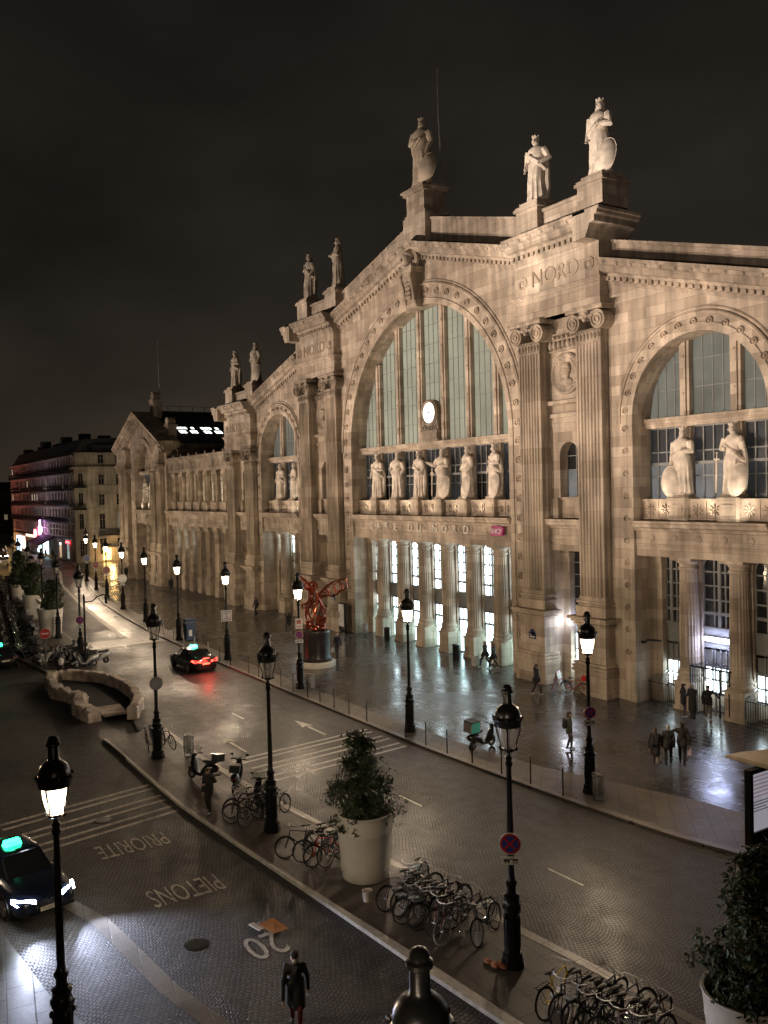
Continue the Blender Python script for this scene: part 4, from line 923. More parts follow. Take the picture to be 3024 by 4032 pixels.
def rail_b(P, x0, x1, y, z, h=1.0, depth=.8, facing='Y', ang=None):
    b = MB()
    if ang is not None: b.T = ang
    if facing == 'X': b.T = Matrix.Translation((x0,y,0)) @ Matrix.Rotation(R(90),4,'Z'); L_ = x1; x0_,x1_ = 0,L_; y_ = 0
    else: x0_,x1_,y_ = x0,x1,y
    b.box(x0_,x1_,y_-depth,y_,z-.18,z)
    b.box(x0_,x1_,y_-depth,y_-depth+.05,z+h-.06,z+h); b.box(x0_,x1_,y_-depth,y_-depth+.05,z+.08,z+.13)
    n = int((x1_-x0_)/.16)
    for i in range(n+1): xx = x0_+(x1_-x0_)*i/max(1,n); b.box(xx-.025,xx+.025,y_-depth+.01,y_-depth+.04,z,z+h)
    n = int((x1_-x0_)/.5)
    for i in range(n): xx = x0_+(x1_-x0_)*(i+.5)/max(1,n); b.torus((xx,y_-depth+.02,z+.5),.19,.03,8,4,'Y')
    b.build('balcony', irn, P)
for i,y in enumerate((42.0,45.2,48.4,51.6)):
    for z0,z1,pd in ((14.1,15.95,0),(10.4,12.3,0),(6.0,8.75,1),(18.0,19.5,0)):
        fwin(B1,-162.96,y,z0,z1,1.05,'X',ped=bool(pd),lit=glow('dim_room_window',(.9,.85,.6),.12) if (i==1 and pd) else None)
    fwin(B1,-162.96,y,1.4,4.2,1.2,'X',name='ground_window')
rail_b(B1,-162.9,12.0,41.2,5.0,1.1,.8,'X')
aw = MB(); aw.px([(0,0)],0,0) if False else None; aw.box(-162.9,-161.4,42.5,44.2,2.7,2.8); aw.cbox((-161.35,42.2,3.2),(.1,1.7,.35)); aw.tube([(-162.9,40.5,4.1),(-161.4,42.0,4.3),(-161.0,44,4.2)],.05,5); aw.build('shop_canopy', M['metal_dk'], B1)
sh = MB(); sh.box(-162.93,-162.86,42.0,43.4,.3,2.4); sh.build('shop_window', glow('amber_shop_window',(1,.62,.2),4.5,.4), B1)
sh = MB(); sh.box(-162.93,-162.88,46.0,47.6,.4,2.3); sh.build('shop_window', glow('amber_door_light',(1,.6,.2),3.5,.4), B1)
ang45 = math.degrees(math.atan2(2.0,1.6))
for z0,z1 in ((14.0,16.2),(10.3,12.6),(6.1,8.8),(1.0,4.0)):
    fwin(B1,-163.84,38.56,z0,z1,.9,ang45)
for z in (13.75,9.75): b_T = Matrix.Translation((-163.8,38.55,0)) @ Matrix.Rotation(math.atan2(2.0,1.6),4,'Z'); rail_b(B1,-1.2,1.2,0,z,1.0,.7,ang=b_T)
# long street facade
B2 = empty('street_building',(-200,37.6,0),'long apartment block with continuous black balconies washed in red and violet neon','apartment building')
w = MB(); w.box(-229,-165.2,37.65,60,0,19.4); w.build('wall', pinkst, B2)
w = MB(); w.box(-229.3,-165.2,37.3,37.7,16.0,16.5); w.box(-229.3,-165.2,37.4,37.7,13.0,13.2); w.box(-229.3,-165.2,37.4,37.7,10.1,10.3); w.box(-229.4,-165.2,37.25,37.7,19.2,19.6); w.box(-187.4,-186.7,37.42,37.68,7.0,16); w.box(-229.2,-228.4,37.42,37.68,7,16); w.build('cornice', pinkst, B2)
r_ = MB(); r_.px([(37.7,19.5),(39.5,22.5),(58,23.5),(60,19.5)],-229,-165); 
for i in range(9): r_.box(-226+i*6.7,-224.2+i*6.7,40+(i%3)*2,42+(i%3)*2,22,23.6+(i%4)*.25)
r_.build('roof', M['slate'], B2)
wlit = glow('lit_flat_window',(1,.85,.6),.9)
pn = MB(); fr_ = MB()
for zi,(z0,z1) in enumerate(((16.9,18.9),(13.6,15.7),(10.7,12.8),(7.6,9.7),(4.6,6.6))):
    rowo = []
    for i in range(24):
        x = -227.2+i*2.62
        if abs(x+187) < .9: continue
        f = MB(); f.box(x-.62,x-.5,37.5,37.7,z0,z1); f.box(x+.5,x+.62,37.5,37.7,z0,z1); f.box(x-.7,x+.7,37.48,37.7,z1,z1+.16); f.box(x-.03,x+.03,37.56,37.62,z0,z1)
        fo = f.build('window', pinkst, B2)
        g = MB(); g.box(x-.5,x+.5,37.6,37.62,z0,z1); g.build('pane', wlit if (zi,i) in ((1,7),(2,9),(2,10),(2,11),(0,0),(2,0)) else (warm_curt if (i*3+zi)%4 == 0 else M['glass_dk']), fo)
for z,a_,c_ in ((16.5,-229,-165.3),(13.3,-228,-216),(13.3,-213.5,-204),(13.3,-202,-189),(13.3,-185.5,-172),(13.3,-169.5,-166),(10.4,-228,-188),(10.4,-186,-166.5),(7.2,-229,-165.3)): rail_b(B2,a_,c_,37.65,z,1.0,.75)
gsh = MB(); gsh.box(-228,-166,37.4,37.66,3.9,4.3); gsh.build('shop_fascia', M['metal_dk'], B2)
for x0,x1,c,s_ in ((-199.5,-196,(.6,.95,1),4.0),(-193.5,-188.5,(.65,.95,1),5.0),(-226,-221,(1,.8,.5),2.5),(-219,-214,(1,.85,.65),3.5),(-178,-176.4,(.9,.6,.35),.6),(-171.5,-170,(.5,.6,.6),.5)):
    q = MB(); q.box(x0,x1,37.5,37.56,.4,3.2); q.build('shop_window', glow('shop_glow',c,s_,.4,.7), B2)
for x0,x1,z0,z1,c,s_ in ((-211,-200.5,3.4,3.9,(1,.75,.5),2.5),(-171.6,-168.8,3.3,3.75,(1,.04,.05),7.0),(-199.8,-198.2,2.9,3.4,(1,.03,.05),9)):
    q = MB(); q.box(x0,x1,37.25,37.4,z0,z1); q.build('neon_sign', glow('neon',c,s_,.3,2), B2)
q = MB(); q.lathe([(.85,0),(.85,.3)],(-199.2,37.2,4.4),14,axis='Y'); q.build('red_sign', glow('red_neon',(1,.10,.12),14), B2)
q = MB(); q.lathe([(1.0,0),(1.0,.3)],(-191.0,36.6,5.3),16,axis='Y'); q.box(-190.9,-190.5,36.3,36.6,6.2,7.4); q.box(-190.0,-189.6,36.5,36.7,5.0,6.0); q.build('violet_sign', glow('violet_neon',(.85,.40,1),7), B2)
q = MB(); q.px([(34.2,2.5),(34.2,2.9),(37.3,4.4),(37.3,4.0)],-193.5,-181); q.box(-193.5,-181,34.15,34.2,2.1,2.9); q.build('awning', mat('dark_red_awning',(.05,.012,.015),.7), B2)
# low dark houses and trees closing the street
def house(x, y, w_, d_, h, label, col):
    o = empty('distant_house',(x,y,0),label,'house','houses closing the far end of the street')
    q = MB(); q.box(x-w_/2,x+w_/2,y-d_/2,y+d_/2,0,h); q.build('wall', mat('dim_house_wall',col,.8), o)
    q = MB(); q.px([(y-d_/2-.3,h),(y-d_/2+1.5,h+2.6),(y+d_/2-1.5,h+3),(y+d_/2+.3,h)],x-w_/2-.2,x+w_/2+.2); q.build('roof', M['slate'], o)
    for i in range(int(d_/3)):
        for z in (4.5,7.6,10.7):
            if z < h-2: q = MB(); q.box(x+w_/2,x+w_/2+.05,y-d_/2+1+i*3,y-d_/2+2.1+i*3,z,z+1.8); q.build('window', M['glass_dk'] if (i+int(z))%4 else glow('far_window',(1,.8,.5),.12), o)
house(-330,20,20,30,13,'dim dark house at the far left end of the street',(.16,.13,.10)); house(-345,54,22,30,15,'dim dark house straight at the end of the amber lit street',(.15,.12,.10)); house(-300,82,30,30,16,'dim house behind the neon lit apartment block',(.13,.11,.09))
# ------------------------------------------------------------------ plants
leafm = mat('dark_evergreen_leaf',(.032,.058,.020),.45,var=.55,scale=7,spec=.4)
leafm2 = mat('brownish_evergreen_leaf',(.055,.050,.026),.5,var=.5,scale=6,spec=.4)
barkm = mat('bark',(.06,.045,.03),.9)
def crown_mb(h, rad, n, size, seed, shape='cone'):
    """leaf faces clustered on twigs in an uneven conical volume"""
    rnd = random.Random(seed); b = MB(); tw = []; lobes = []
    for i in range(16):                                   # uneven lobes stacked into an open cone
        t = (i+.5)/16; env = rad*((.74+.34*math.sin(min(1,t*1.5)*PI*.9))*(1-t*.60) if shape == 'cone' else math.sin(PI*min(1,t*.9+.1))**.7)
        env *= 1.2; a = i*2.4+seed; k = env*rnd.uniform(.2,.8)
        lobes.append((Vector((k*math.cos(a),k*math.sin(a),h*t*.93)), env*rnd.uniform(.38,.78)))
    for i in range(max(40,n//22)):
        c,r_ = lobes[int(16*rnd.random()**1.25)]
        d = Vector((rnd.gauss(0,1),rnd.gauss(0,1),rnd.gauss(0,.8))).normalized()
        p = c+d*r_*rnd.uniform(.45,1.05); p.z = max(-.15,p.z)
        tw.append((p, .055+.10*rnd.random()**2, 0))
    for i in range(n):
        c,s_,_ = rnd.choice(tw)
        p = c+Vector((rnd.gauss(0,s_),rnd.gauss(0,s_),rnd.gauss(0,s_*.8)))
        d = (Vector((p.x,p.y,p.z*.3))).normalized() if p.length > .05 else Vector((0,0,1))
        d = (d+Vector((rnd.uniform(-1,1),rnd.uniform(-1,1),rnd.uniform(-.5,1)))*.9).normalized()
        u = d.cross(Vector((0,0,1))); u = u.normalized() if u.length > .05 else Vector((1,0,0)); v = d.cross(u).normalized()
        l = size*rnd.uniform(.5,1.5)*(1.25 if p.z > h*.8 else 1); w = l*.42
        u2 = (u*math.cos(i)+v*math.sin(i)); v2 = d.cross(u2)
        b.mi = 1 if rnd.random() < .25 else 0
        b.add([p-u2*l*.5, p+v2*w*.5+d*.01, p+u2*l*.5, p-v2*w*.5+d*.01],[(0,1,2,3)])
    return b
def bush(loc, h, rad, n, size, seed, label, group, shape='cone'):
    o = empty('shrub', loc, label, 'shrub', group)
    c = crown_mb(h, rad, n, size, seed, shape); kid('crown', c.mesh('crown',[leafm,leafm2]), o)
    t = MB(); rnd = random.Random(seed)
    t.tube([(0,0,-.25),(.03,.02,h*.3),(0,.03,h*.75)],[.06,.045,.015],6)
    for i in range(22):
        a = rnd.random()*6.28; z = rnd.uniform(.0,h*.6); q = rad*(.8-.5*z/h)
        t.tube([(0,0,z),(q*.5*math.cos(a),q*.5*math.sin(a),z+.25),(q*math.cos(a),q*math.sin(a),z+.4+.2*rnd.random())],[.025,.014,.006],4)
    kid('trunk', t.mesh('trunk', barkm), o)
    return o
potm = mat('white_plastic_planter',(.84,.81,.76),.4,var=.10,scale=1.2); soilm = mat('dark_soil',(.03,.024,.018),.95,var=.4,scale=12,bump=.8); rockm = mat('grey_rubble',(.25,.23,.2),.85,var=.3,scale=8)
def planter(x, y, label, k=1.0, sticker=True):
    o = empty('planter',(x,y,0),label,'planter','giant white planters on the traffic island'); o.scale = (k,k,k)
    p = MB(); p.lathe([(.70,0),(.73,.03),(.755,.4),(.80,.95),(.85,1.45),(.865,1.5),(.858,1.54),(.885,1.8),(.905,2.0),(.93,2.03),(.925,2.06),(.86,2.05),(.83,1.7)],(0,0,0),40)
    kid('pot', p.mesh('pot', potm, (0,0,0), True), o)
    s = MB(); s.lathe([(.83,1.7),(.5,1.76),(.02,1.8)],(0,0,0),24); so = kid('soil', s.mesh('soil', soilm), o)
    rnd = random.Random(int(x*7)); r_ = MB()
    for i in range(16):
        a = rnd.random()*6.28; q = rnd.uniform(.3,.75); r_.ell((q*math.cos(a),q*math.sin(a),1.8),(rnd.uniform(.05,.14),rnd.uniform(.05,.12),rnd.uniform(.04,.09)),6,4)
    kid('gravel', r_.mesh('gravel', rockm), so)
    if sticker:
        t = MB()
        for i in range(4):
            for z0,z1 in ((1.25,1.5),(1.12,1.24)):
                a = R(-148-i*2.2); b_ = R(-150.2-i*2.2); r0 = .812+.06*(z0-1); r1 = .812+.06*(z1-1)+.008
                t.quad((r0*math.cos(a)*1.03,r0*math.sin(a)*1.03,z0),(r0*math.cos(b_)*1.03,r0*math.sin(b_)*1.03,z0),(r1*math.cos(b_)*1.03,r1*math.sin(b_)*1.03,z1),(r1*math.cos(a)*1.03,r1*math.sin(a)*1.03,z1))
        kid('sticker', t.mesh('sticker', mat('torn_dark_sticker',(.05,.04,.035),.6,var=.9,scale=14)), o)
    return o
gsh_ = 'evergreens in the white planters'
planter(-23.26,13.7,'tall white planter among parked bicycles, torn dark sticker on its side')
bush((-23.3,13.66,1.85),2.65,1.0,8500,.12,5,'dense conical evergreen rising from the white planter between the bicycles',gsh_)
planter(-10.55,14.85,'white planter cut off by the lower right corner of the photo',sticker=False)
bush((-10.45,14.95,1.85),3.1,1.08,8000,.14,9,'big dark evergreen with loose brownish tips at the lower right',gsh_)
planter(-79.3,15.75,'nearest white planter behind the parked scooters',1.17,sticker=False); bush((-79.3,15.9,2.2),2.75,1.1,7000,.16,12,'rounded evergreen in the nearest planter behind the scooters',gsh_,'round')
planter(-92.3,16.8,'middle one of the three white planters behind the scooters',1.17,sticker=False); bush((-92.3,16.8,2.2),3.5,1.2,8000,.18,13,'broad dark evergreen in the middle planter behind the scooters',gsh_,'round')
planter(-104.0,17.6,'farthest white planter behind the scooters, half hidden by its neighbours',1.17,sticker=False); bush((-104.0,17.6,2.2),4.2,1.1,8000,.2,14,'tallest farthest evergreen of the planter row behind the scooters',gsh_,'round')
# street trees at the end of the street
def tree(x, y, h, rad, seed, label):
    o = empty('street_tree',(x,y,0),label,'tree','bare looking trees at the far left end of the street')
    t = MB(); rnd = random.Random(seed); t.tube([(0,0,0),(.1,.05,h*.35),(0,.1,h*.7)],[.35,.26,.1],7)
    for i in range(12):
        a = rnd.random()*6.28; z = h*rnd.uniform(.3,.6); t.tube([(0,0,z),(rad*.4*math.cos(a),rad*.4*math.sin(a),z+h*.14),(rad*.8*math.cos(a),rad*.8*math.sin(a),z+h*.25)],[.12,.07,.03],5)
    kid('trunk', t.mesh('trunk', barkm), o); c = crown_mb(h*.7,rad,2400,.5,seed,'round')
    c.v = [(p[0],p[1],p[2]+h*.33) for p in c.v]; kid('crown', c.mesh('crown',[leafm2,leafm]), o)
for i,(x,y,h,rd,l) in enumerate(((-238,31,11,4,'street tree in front of the neon lit apartment block end'),(-262,36,12,4.5,'street tree behind the first one at the street end'),(-250,14,13,5,'large dark tree at the extreme left edge of the photo'),(-285,22,13,5,'dark tree farther down the amber street'))): tree(x,y,h,rd,60+i,l)
# ------------------------------------------------------------------ street lamps
def lamp_glass(name, col, es, tr):
    m = bpy.data.materials.new(name); m.use_nodes = True; N, L = nd(m); N.remove(N['Principled BSDF'])
    t = N.new('ShaderNodeBsdfTransparent'); e = N.new('ShaderNodeEmission'); e.inputs[0].default_value = col+(1,); e.inputs[1].default_value = es
    g = N.new('ShaderNodeBsdfGlossy'); g.inputs['Roughness'].default_value = .15
    a = N.new('ShaderNodeMixShader'); a.inputs[0].default_value = .92; L.new(g.outputs[0],a.inputs[1]); L.new(t.outputs[0],a.inputs[2])
    s = N.new('ShaderNodeAddShader'); L.new(a.outputs[0],s.inputs[0]); L.new(e.outputs[0],s.inputs[1]); L.new(s.outputs[0],N['Material Output'].inputs['Surface'])
    return m
G_LAMP = lamp_glass('lit_lantern_glass',(1.0,.80,.56),2.6,.9)
G_OFF = mat('clouded_lantern_glass',(.42,.40,.37),.25,spec=.6); 
N_, L_ = nd(G_OFF); N_['Principled BSDF'].inputs['Alpha'].default_value = .42
G_BULB = glow('lamp_bulb',(1.0,.84,.62),40,.02)
LM = {}
def lamp_meshes():
    b = MB()
    for r,z0,z1 in ((.30,-.2,.16),(.265,.16,.34)): b.lathe([(r,z0),(r,z1),(r-.03,z1+.02)],(0,0,0),8,ph=PI/8)
    b.lathe([(.215,.34),(.20,.9),(.19,1.42),(.24,1.46),(.25,1.55),(.2,1.6),(.19,1.72),(.22,1.78),(.15,1.84)],(0,0,0),8,ph=PI/8)
    for k in range(8): a = k*PI/4; b.cbox((.193*math.cos(a),.193*math.sin(a),.9),(.03,.09,.8),rz=a)
    for k in range(4): a = k*PI/2; b.ell((.22*math.cos(a),.22*math.sin(a),1.3),(.05,.05,.08),6,4)
    LM['base'] = b.mesh('lamp_base', M['metal_dk'], (0,0,0), True)
    b = MB(); b.lathe([(.12,1.84),(.11,2.0),(.14,2.06),(.155,2.12),(.1,2.18),(.085,2.3),(.078,3.6),(.062,5.0),(.09,5.06),(.10,5.12),(.07,5.16),(.08,5.2),(.1,5.24),(.05,5.3),(.045,5.4)],(0,0,0),16,fl=(8,.012,2.25,5.02))
    LM['shaft'] = b.mesh('lamp_shaft', M['metal_dk'], (0,0,0), True)
    b = MB(); b.lathe([(.05,5.36),(.12,5.4),(.13,5.46),(.1,5.48)],(0,0,0),12)
    for k in range(4):
        a = k*PI/2+PI/4; c,s = math.cos(a),math.sin(a)
        b.tube([(.1*c,.1*s,5.42),(.2*c,.2*s,5.47),(.19*c,.19*s,5.6),(.27*c,.27*s,5.85),(.315*c,.315*s,6.1)],[.03,.022,.02,.02,.024],6); b.ell((.2*c,.2*s,5.46),(.045,.045,.05),6,4)
    b.lathe([(.27,6.02),(.33,6.04),(.34,6.14),(.37,6.18),(.375,6.24),(.33,6.26),(.31,6.3)],(0,0,0),20)
    LM['frame'] = b.mesh('lantern_frame', M['metal_dk'], (0,0,0), True)
    b = MB(); b.lathe([(.31,6.24),(.315,6.3),(.30,6.4),(.26,6.48),(.18,6.55),(.13,6.58),(.115,6.62),(.11,6.85),(.15,6.88),(.15,6.93),(.11,6.96),(.12,7.0),(.08,7.06),(.02,7.08)],(0,0,0),20)
    for k in range(8): a = k*PI/4; b.ell((.36*math.cos(a),.36*math.sin(a),6.26),(.035,.035,.05),5,4)
    LM['roof'] = b.mesh('lantern_roof', M['metal_dk'], (0,0,0), True)
    b = MB(); b.lathe([(.10,5.47),(.15,5.5),(.2,5.62),(.245,5.82),(.265,6.03)],(0,0,0),16,cap=False)
    LM['glass'] = b.mesh('lantern_glass', G_OFF, (0,0,0), True)
    b = MB(); b.lathe([(.10,5.47),(.15,5.5),(.2,5.62),(.245,5.82),(.265,6.03)],(0,0,0),16,cap=False)
    LM['glass_lit'] = b.mesh('lantern_glass', G_LAMP, (0,0,0), True)
    b = MB(); b.ell((0,0,5.84),(.1,.1,.14),10,6); LM['bulb_lit'] = b.mesh('bulb', G_BULB, (0,0,0), True)
    b = MB(); b.ell((0,0,5.86),(.05,.05,.1),8,5); LM['bulb'] = b.mesh('bulb', mat('frosted_bulb',(.7,.68,.62),.4), (0,0,0), True)
lamp_meshes()
def lamp(x, y, lit, label, group, power=900, col=(1,.76,.52)):
    o = empty('street_lamp',(x,y,0),label,'street lamp',group)
    kid('base',LM['base'],o); kid('shaft',LM['shaft'],o); f = kid('lantern',LM['frame'],o); kid('roof',LM['roof'],f)
    kid('glass',LM['glass_lit' if lit else 'glass'],f); kid('bulb',LM['bulb_lit' if lit else 'bulb'],f)
    if lit:
        li = bpy.data.lights.new('lamp_light','POINT'); li.energy = power; li.color = col; li.shadow_soft_size = .12
        lo = bpy.data.objects.new('lamp_light', li); COL.objects.link(lo); lo.parent = o; lo.location = (0,0,5.62)
    return o
gl_ = 'lit street lamps along the forecourt kerb'; gu_ = 'unlit street lamps on the traffic islands'
LL = [(-24.42,24.59,'nearest lit forecourt lamp, with a litter bag at its foot and a no-stopping sign'),
 (-35.79,23.82,'lit street lamp in front of the bright entrance columns, without any sign'),
 (-47.69,23.80,'lit street lamp standing right before the red winged sculpture'),
 (-59.24,23.81,'lit street lamp carrying a square white and blue information board'),
 (-69.82,23.87,'lit street lamp beside the blue bins on the forecourt'),
 (-82.05,24.89,'lit street lamp with a dark bundle on its post, beyond the blue bins'),
 (-92.92,25.81,'lit street lamp with a pale round sign, before the far pavilion'),
 (-104.9,27.29,'lit street lamp with a red round sign, before the far pavilion'),
 (-114.25,28.41,'lit street lamp with a dark red round sign, farther along the kerb'),
 (-127.57,30.46,'farthest lit street lamp of the kerb row with a blue round sign')]
LL.append((-140.5,33.6,'lit street lamp at the street corner before the cream house'))
for x,y,l in LL: lamp(x,y,True,l,gl_, 1800 if x > -100 else 1400)
for x,y,l in [(-28.23,12.82,'unlit street lamp between the parked bicycles and the crossing'),(-16.72,14.05,'unlit street lamp with a no-stopping sign and tow plate, nearest tall one'),
 (-39.2,12.24,'unlit street lamp with a blank disc back on its post, beside the stone stairwell'),(-65.61,15.06,'unlit street lamp with a no-stopping sign on the scooter island'),
 (-77.83,16.06,'unlit street lamp right of the nearest planter behind the scooters'),(-90.0,17.2,'unlit street lamp beside the middle planter behind the scooters'),
 (-103.5,18.4,'unlit street lamp at the third planter behind the scooters'),(-116.5,19.6,'second farthest unlit street lamp on the scooter island'),(-124.0,20.2,'farthest unlit street lamp on the scooter island'),
 (-7.7,5.17,'unlit street lamp cut off by the bottom edge, only its lantern roof showing')]: lamp(x,y,False,l,gu_)
lamp(-18.9,3.72,True,'lit street lamp in the left foreground, its foot cut off by the bottom edge','foreground lit street lamps',1100,(1,.74,.48))
lamp(-5.5,0.6,True,'unseen lit street lamp added to brighten the near pavement and road','foreground lit street lamps',420,(1,.76,.52))  # out of view, added to lift the light on the foreground
lamp(-34.5,1.2,True,'lit street lamp of the near pavement left of the taxi','foreground lit street lamps',900,(1,.74,.48))
# bracket lamp post on the scooter island
o = empty('bracket_lamp',(-63.56,14.91,0),'slim post with a curved bracket arm and a small hanging lantern','street lamp')
b = MB(); b.lathe([(.16,-.2),(.16,.3),(.09,.4),(.07,1.2),(.055,4.6),(.09,4.66),(.06,4.74),(.1,4.8),(.03,5.1)],(0,0,0),10); kid('post',b.mesh('post',M['metal_dk'],(0,0,0),True),o)
b = MB(); b.tube([(0,0,4.55),(.35,.5,4.6),(.5,.8,4.9),(.65,1.15,5.05),(.75,1.35,5.0)],.045,6); kid('arm',b.mesh('arm',M['metal_dk']),o)
b = MB(); b.lathe([(.02,5.0),(.09,4.9),(.12,4.8),(.1,4.7),(.07,4.62),(.12,4.5),(.03,4.38)],(.75,1.35,0),10); kid('lantern',b.mesh('lantern',M['metal_dk'],(0,0,0),True),o)

# ------------------------------------------------------------------ signs
red = mat('sign_red',(.35,.012,.02),.35); blue = mat('sign_blue',(.02,.045,.25),.35); swhite = mat('sign_white',(.62,.62,.60),.35); sblack = mat('sign_black',(.02,.02,.02),.5); dred = mat('dull_sign_red',(.16,.02,.03),.4)
def face_rz(x, y, extra=0):      # turn so that the face (local -Y) looks along the road towards the viewer's side
    return math.atan2(-y, -x) + PI/2 + extra
def disc(o, r, mats, cross=True, bar=False, name='sign_disc'):
    b = MB(); b.lathe([(r,0),(r,.03)],(0,0,0),24,axis='Y'); p = kid(name, b.mesh(name, mats[0]), o)
    return p
def no_stop(x, y, z, rz, label, group='no-stopping signs on posts', r=.24, plate=True, z2=None, style='nostop'):
    o = empty('no_stopping_sign' if style=='nostop' else 'round_sign',(x,y,z),label,'road sign',group); o.rotation_euler = (0,0,rz)
    b = MB(); b.lathe([(r,.0),(r,.025)],(0,-.14,0),28,axis='Y'); p = kid('rim',b.mesh('rim',swhite),o)
    b = MB(); b.lathe([(r*.93,0),(r*.93,.01)],(0,-.167,0),28,axis='Y'); kid('ring',b.mesh('ring',red if style=='nostop' else (blue if style=='blue' else (dred if style=='dred' else swhite))),o)
    if style == 'nostop':
        b = MB(); b.lathe([(r*.74,0),(r*.74,.008)],(0,-.18,0),28,axis='Y'); kid('field',b.mesh('field',blue),o)
        b = MB()
        for a in (R(45),R(-45)): b.cbox((0,-.192 if a>0 else -.1935,0),(r*1.5,.006,r*.19),ry=a)
        kid('cross',b.mesh('cross',red),o)
    if plate:
        b = MB(); b.box(-.24,.24,-.16,-.14,-r-.26,-r-.06); q = kid('tow_plate',b.mesh('tow_plate',swhite),o)
        b = MB(); b.box(-.17,-.02,-.166,-.16,-r-.18,-r-.12); b.box(.05,.18,-.166,-.16,-r-.16,-r-.11); b.tube([(-.03,-.163,-r-.13),(.06,-.163,-r-.09)],.012,4)
        for qx in (-.13,-.05,.08,.15): b.lathe([(.022,0),(.022,.006)],(qx,-.162,-r-.2),8,axis='Y')
        kid('pictogram',b.mesh('pictogram',sblack),q)
    b = MB(); b.box(-.03,.03,-.14,.0,-.03,.03); kid('bracket',b.mesh('bracket',M['metal_grey']),o)
    return o
no_stop(-24.42,24.59,3.17,R(62),'no-stopping sign with tow plate on the nearest lit lamp post')
no_stop(-16.72,14.05,3.14,R(48),'no-stopping sign with car-towing plate on the tall unlit lamp in the right foreground',r=.27)
no_stop(-47.69,23.8,3.31,R(68),'no-stopping sign on the lamp before the red sculpture, between white plates')
no_stop(-65.61,15.06,3.05,R(78),'no-stopping sign with white plate on the scooter island lamp',r=.3)
o = empty('notice_plate',(-47.69,23.8,3.97),'small white notice plate with red mark on the lamp before the sculpture','sign'); o.rotation_euler = (0,0,R(68))
b = MB(); b.box(-.22,.22,-.14,-.12,-.32,.32); kid('plate',b.mesh('plate',swhite),o); b = MB(); b.box(-.13,.13,-.146,-.14,.0,.22); b.box(-.15,.15,-.146,-.14,-.2,-.16); kid('lettering',b.mesh('lettering',mat('pale_red_print',(.4,.12,.1),.5)),o)
for x,y,l,s_ in ((-92.92,25.81,'pale bluish round sign with white plate on a lamp post','white'),(-104.9,27.29,'dull red round sign with white plate on a lamp post','dred'),(-114.25,28.41,'dark red round sign with white plate on a far lamp post','dred'),(-127.57,30.46,'blue round sign on the farthest lamp post','blue')):
    no_stop(x,y,3.25,R(82),l,'round signs on the far lamp posts',r=.45,plate=True,style=s_)
o = empty('information_board',(-59.24,23.81,3.19),'square white board with blue frame and lines of text on a lamp post','sign'); o.rotation_euler=(0,0,R(68))
b = MB(); b.box(-.38,.38,-.16,-.12,-.4,.4); kid('board',b.mesh('board',swhite),o)
b = MB()
for q in ((-.32,.32,.29,.33),(-.32,.32,-.33,-.29),(-.32,-.28,-.33,.33),(.28,.32,-.33,.33)): b.box(q[0],q[1],-.166,-.16,q[2],q[3])
for z,w_ in ((.18,.2),(.06,.08),(-.05,.1),(-.18,.2)): b.box(-w_,w_,-.166,-.16,z-.025,z+.025)
kid('lettering',b.mesh('lettering',blue),o)
o = empty('disc_sign',(-39.2,12.24,3.44),'plain grey back of a round road sign on an unlit lamp','road sign'); o.rotation_euler=(0,0,R(80))
b = MB(); b.lathe([(.3,0),(.3,.03)],(0,-.13,0),24,axis='Y'); kid('disc',b.mesh('disc',mat('grey_sign_back',(.30,.31,.33),.4,.5)),o); b = MB(); b.box(-.2,.2,-.13,-.1,-.03,.03); kid('bracket',b.mesh('bracket',M['metal_grey']),o)
o = empty('no_entry_sign',(-64.4,12.39,0),'red no-entry sign with white bar on its own thin post','road sign'); o.rotation_euler=(0,0,R(80))
b = MB(); b.tube([(0,0,-.1),(0,0,2.85)],.035,6); kid('post',b.mesh('post',M['metal_grey']),o)
b = MB(); b.lathe([(.37,0),(.37,.03)],(0,-.05,2.49),26,axis='Y'); kid('rim',b.mesh('rim',swhite),o); b = MB(); b.lathe([(.345,0),(.345,.01)],(0,-.082,2.49),26,axis='Y'); kid('disc',b.mesh('disc',mat('no_entry_red',(.42,.02,.02),.35)),o)
b = MB(); b.box(-.24,.24,-.1,-.092,2.44,2.54); kid('bar',b.mesh('bar',swhite),o)
# ------------------------------------------------------------------ bollards
bm_ = MB(); bm_.lathe([(.05,-.15),(.05,.02),(.03,.04),(.028,1.0),(.034,1.01),(.036,1.06),(.02,1.1)],(0,0,0),8)
bp = bm_.mesh('bollard', M['metal_dk'], (0,0,0), True); bg = MB(); bg.lathe([(.042,-.1),(.04,1.0),(.02,1.05)],(0,0,0),8); bpg = bg.mesh('bollard', mat('grey_bollard_paint',(.30,.30,.29),.5), (0,0,0), True)
BOL = [-24.79,-26.51,-28.19,-30.06,-31.81,-33.4,-35.06,-38.69,-40.51,-42.14,-43.77,-45.28,-47.19,-48.89,-52.24,-53.88,-57.08,-59.07]
BL_ = ['thin iron bollard nearest to the trash bag at the kerb','thin iron bollard left of the walking man on the wet forecourt edge','kerb bollard right behind the tall unlit lamp','kerb bollard just in front of the delivery scooter','kerb bollard left of the delivery scooter','kerb bollard between the signless lit lamp and the scooter','thin bollard hidden against the foot of the signless lit lamp','kerb bollard at the right end of the paired crossing stripes','kerb bollard second left of the crossing stripes','kerb bollard third left of the crossing stripes','kerb bollard fourth left of the crossing stripes','kerb bollard right of the sculpture lamp foot','kerb bollard touching the sculpture lamp foot','kerb bollard left of the sculpture lamp foot','right one of the pair of kerb bollards level with the sculpture','left one of the pair of kerb bollards level with the sculpture','kerb bollard right of the taxi with red tail lights','kerb bollard hidden behind the taxi tail light']
for x,l in zip(BOL,BL_): o = kid('bollard', bp, None, (x,kerb(x)+.2,0)); tag(o,l,'bollard','thin kerb bollards')
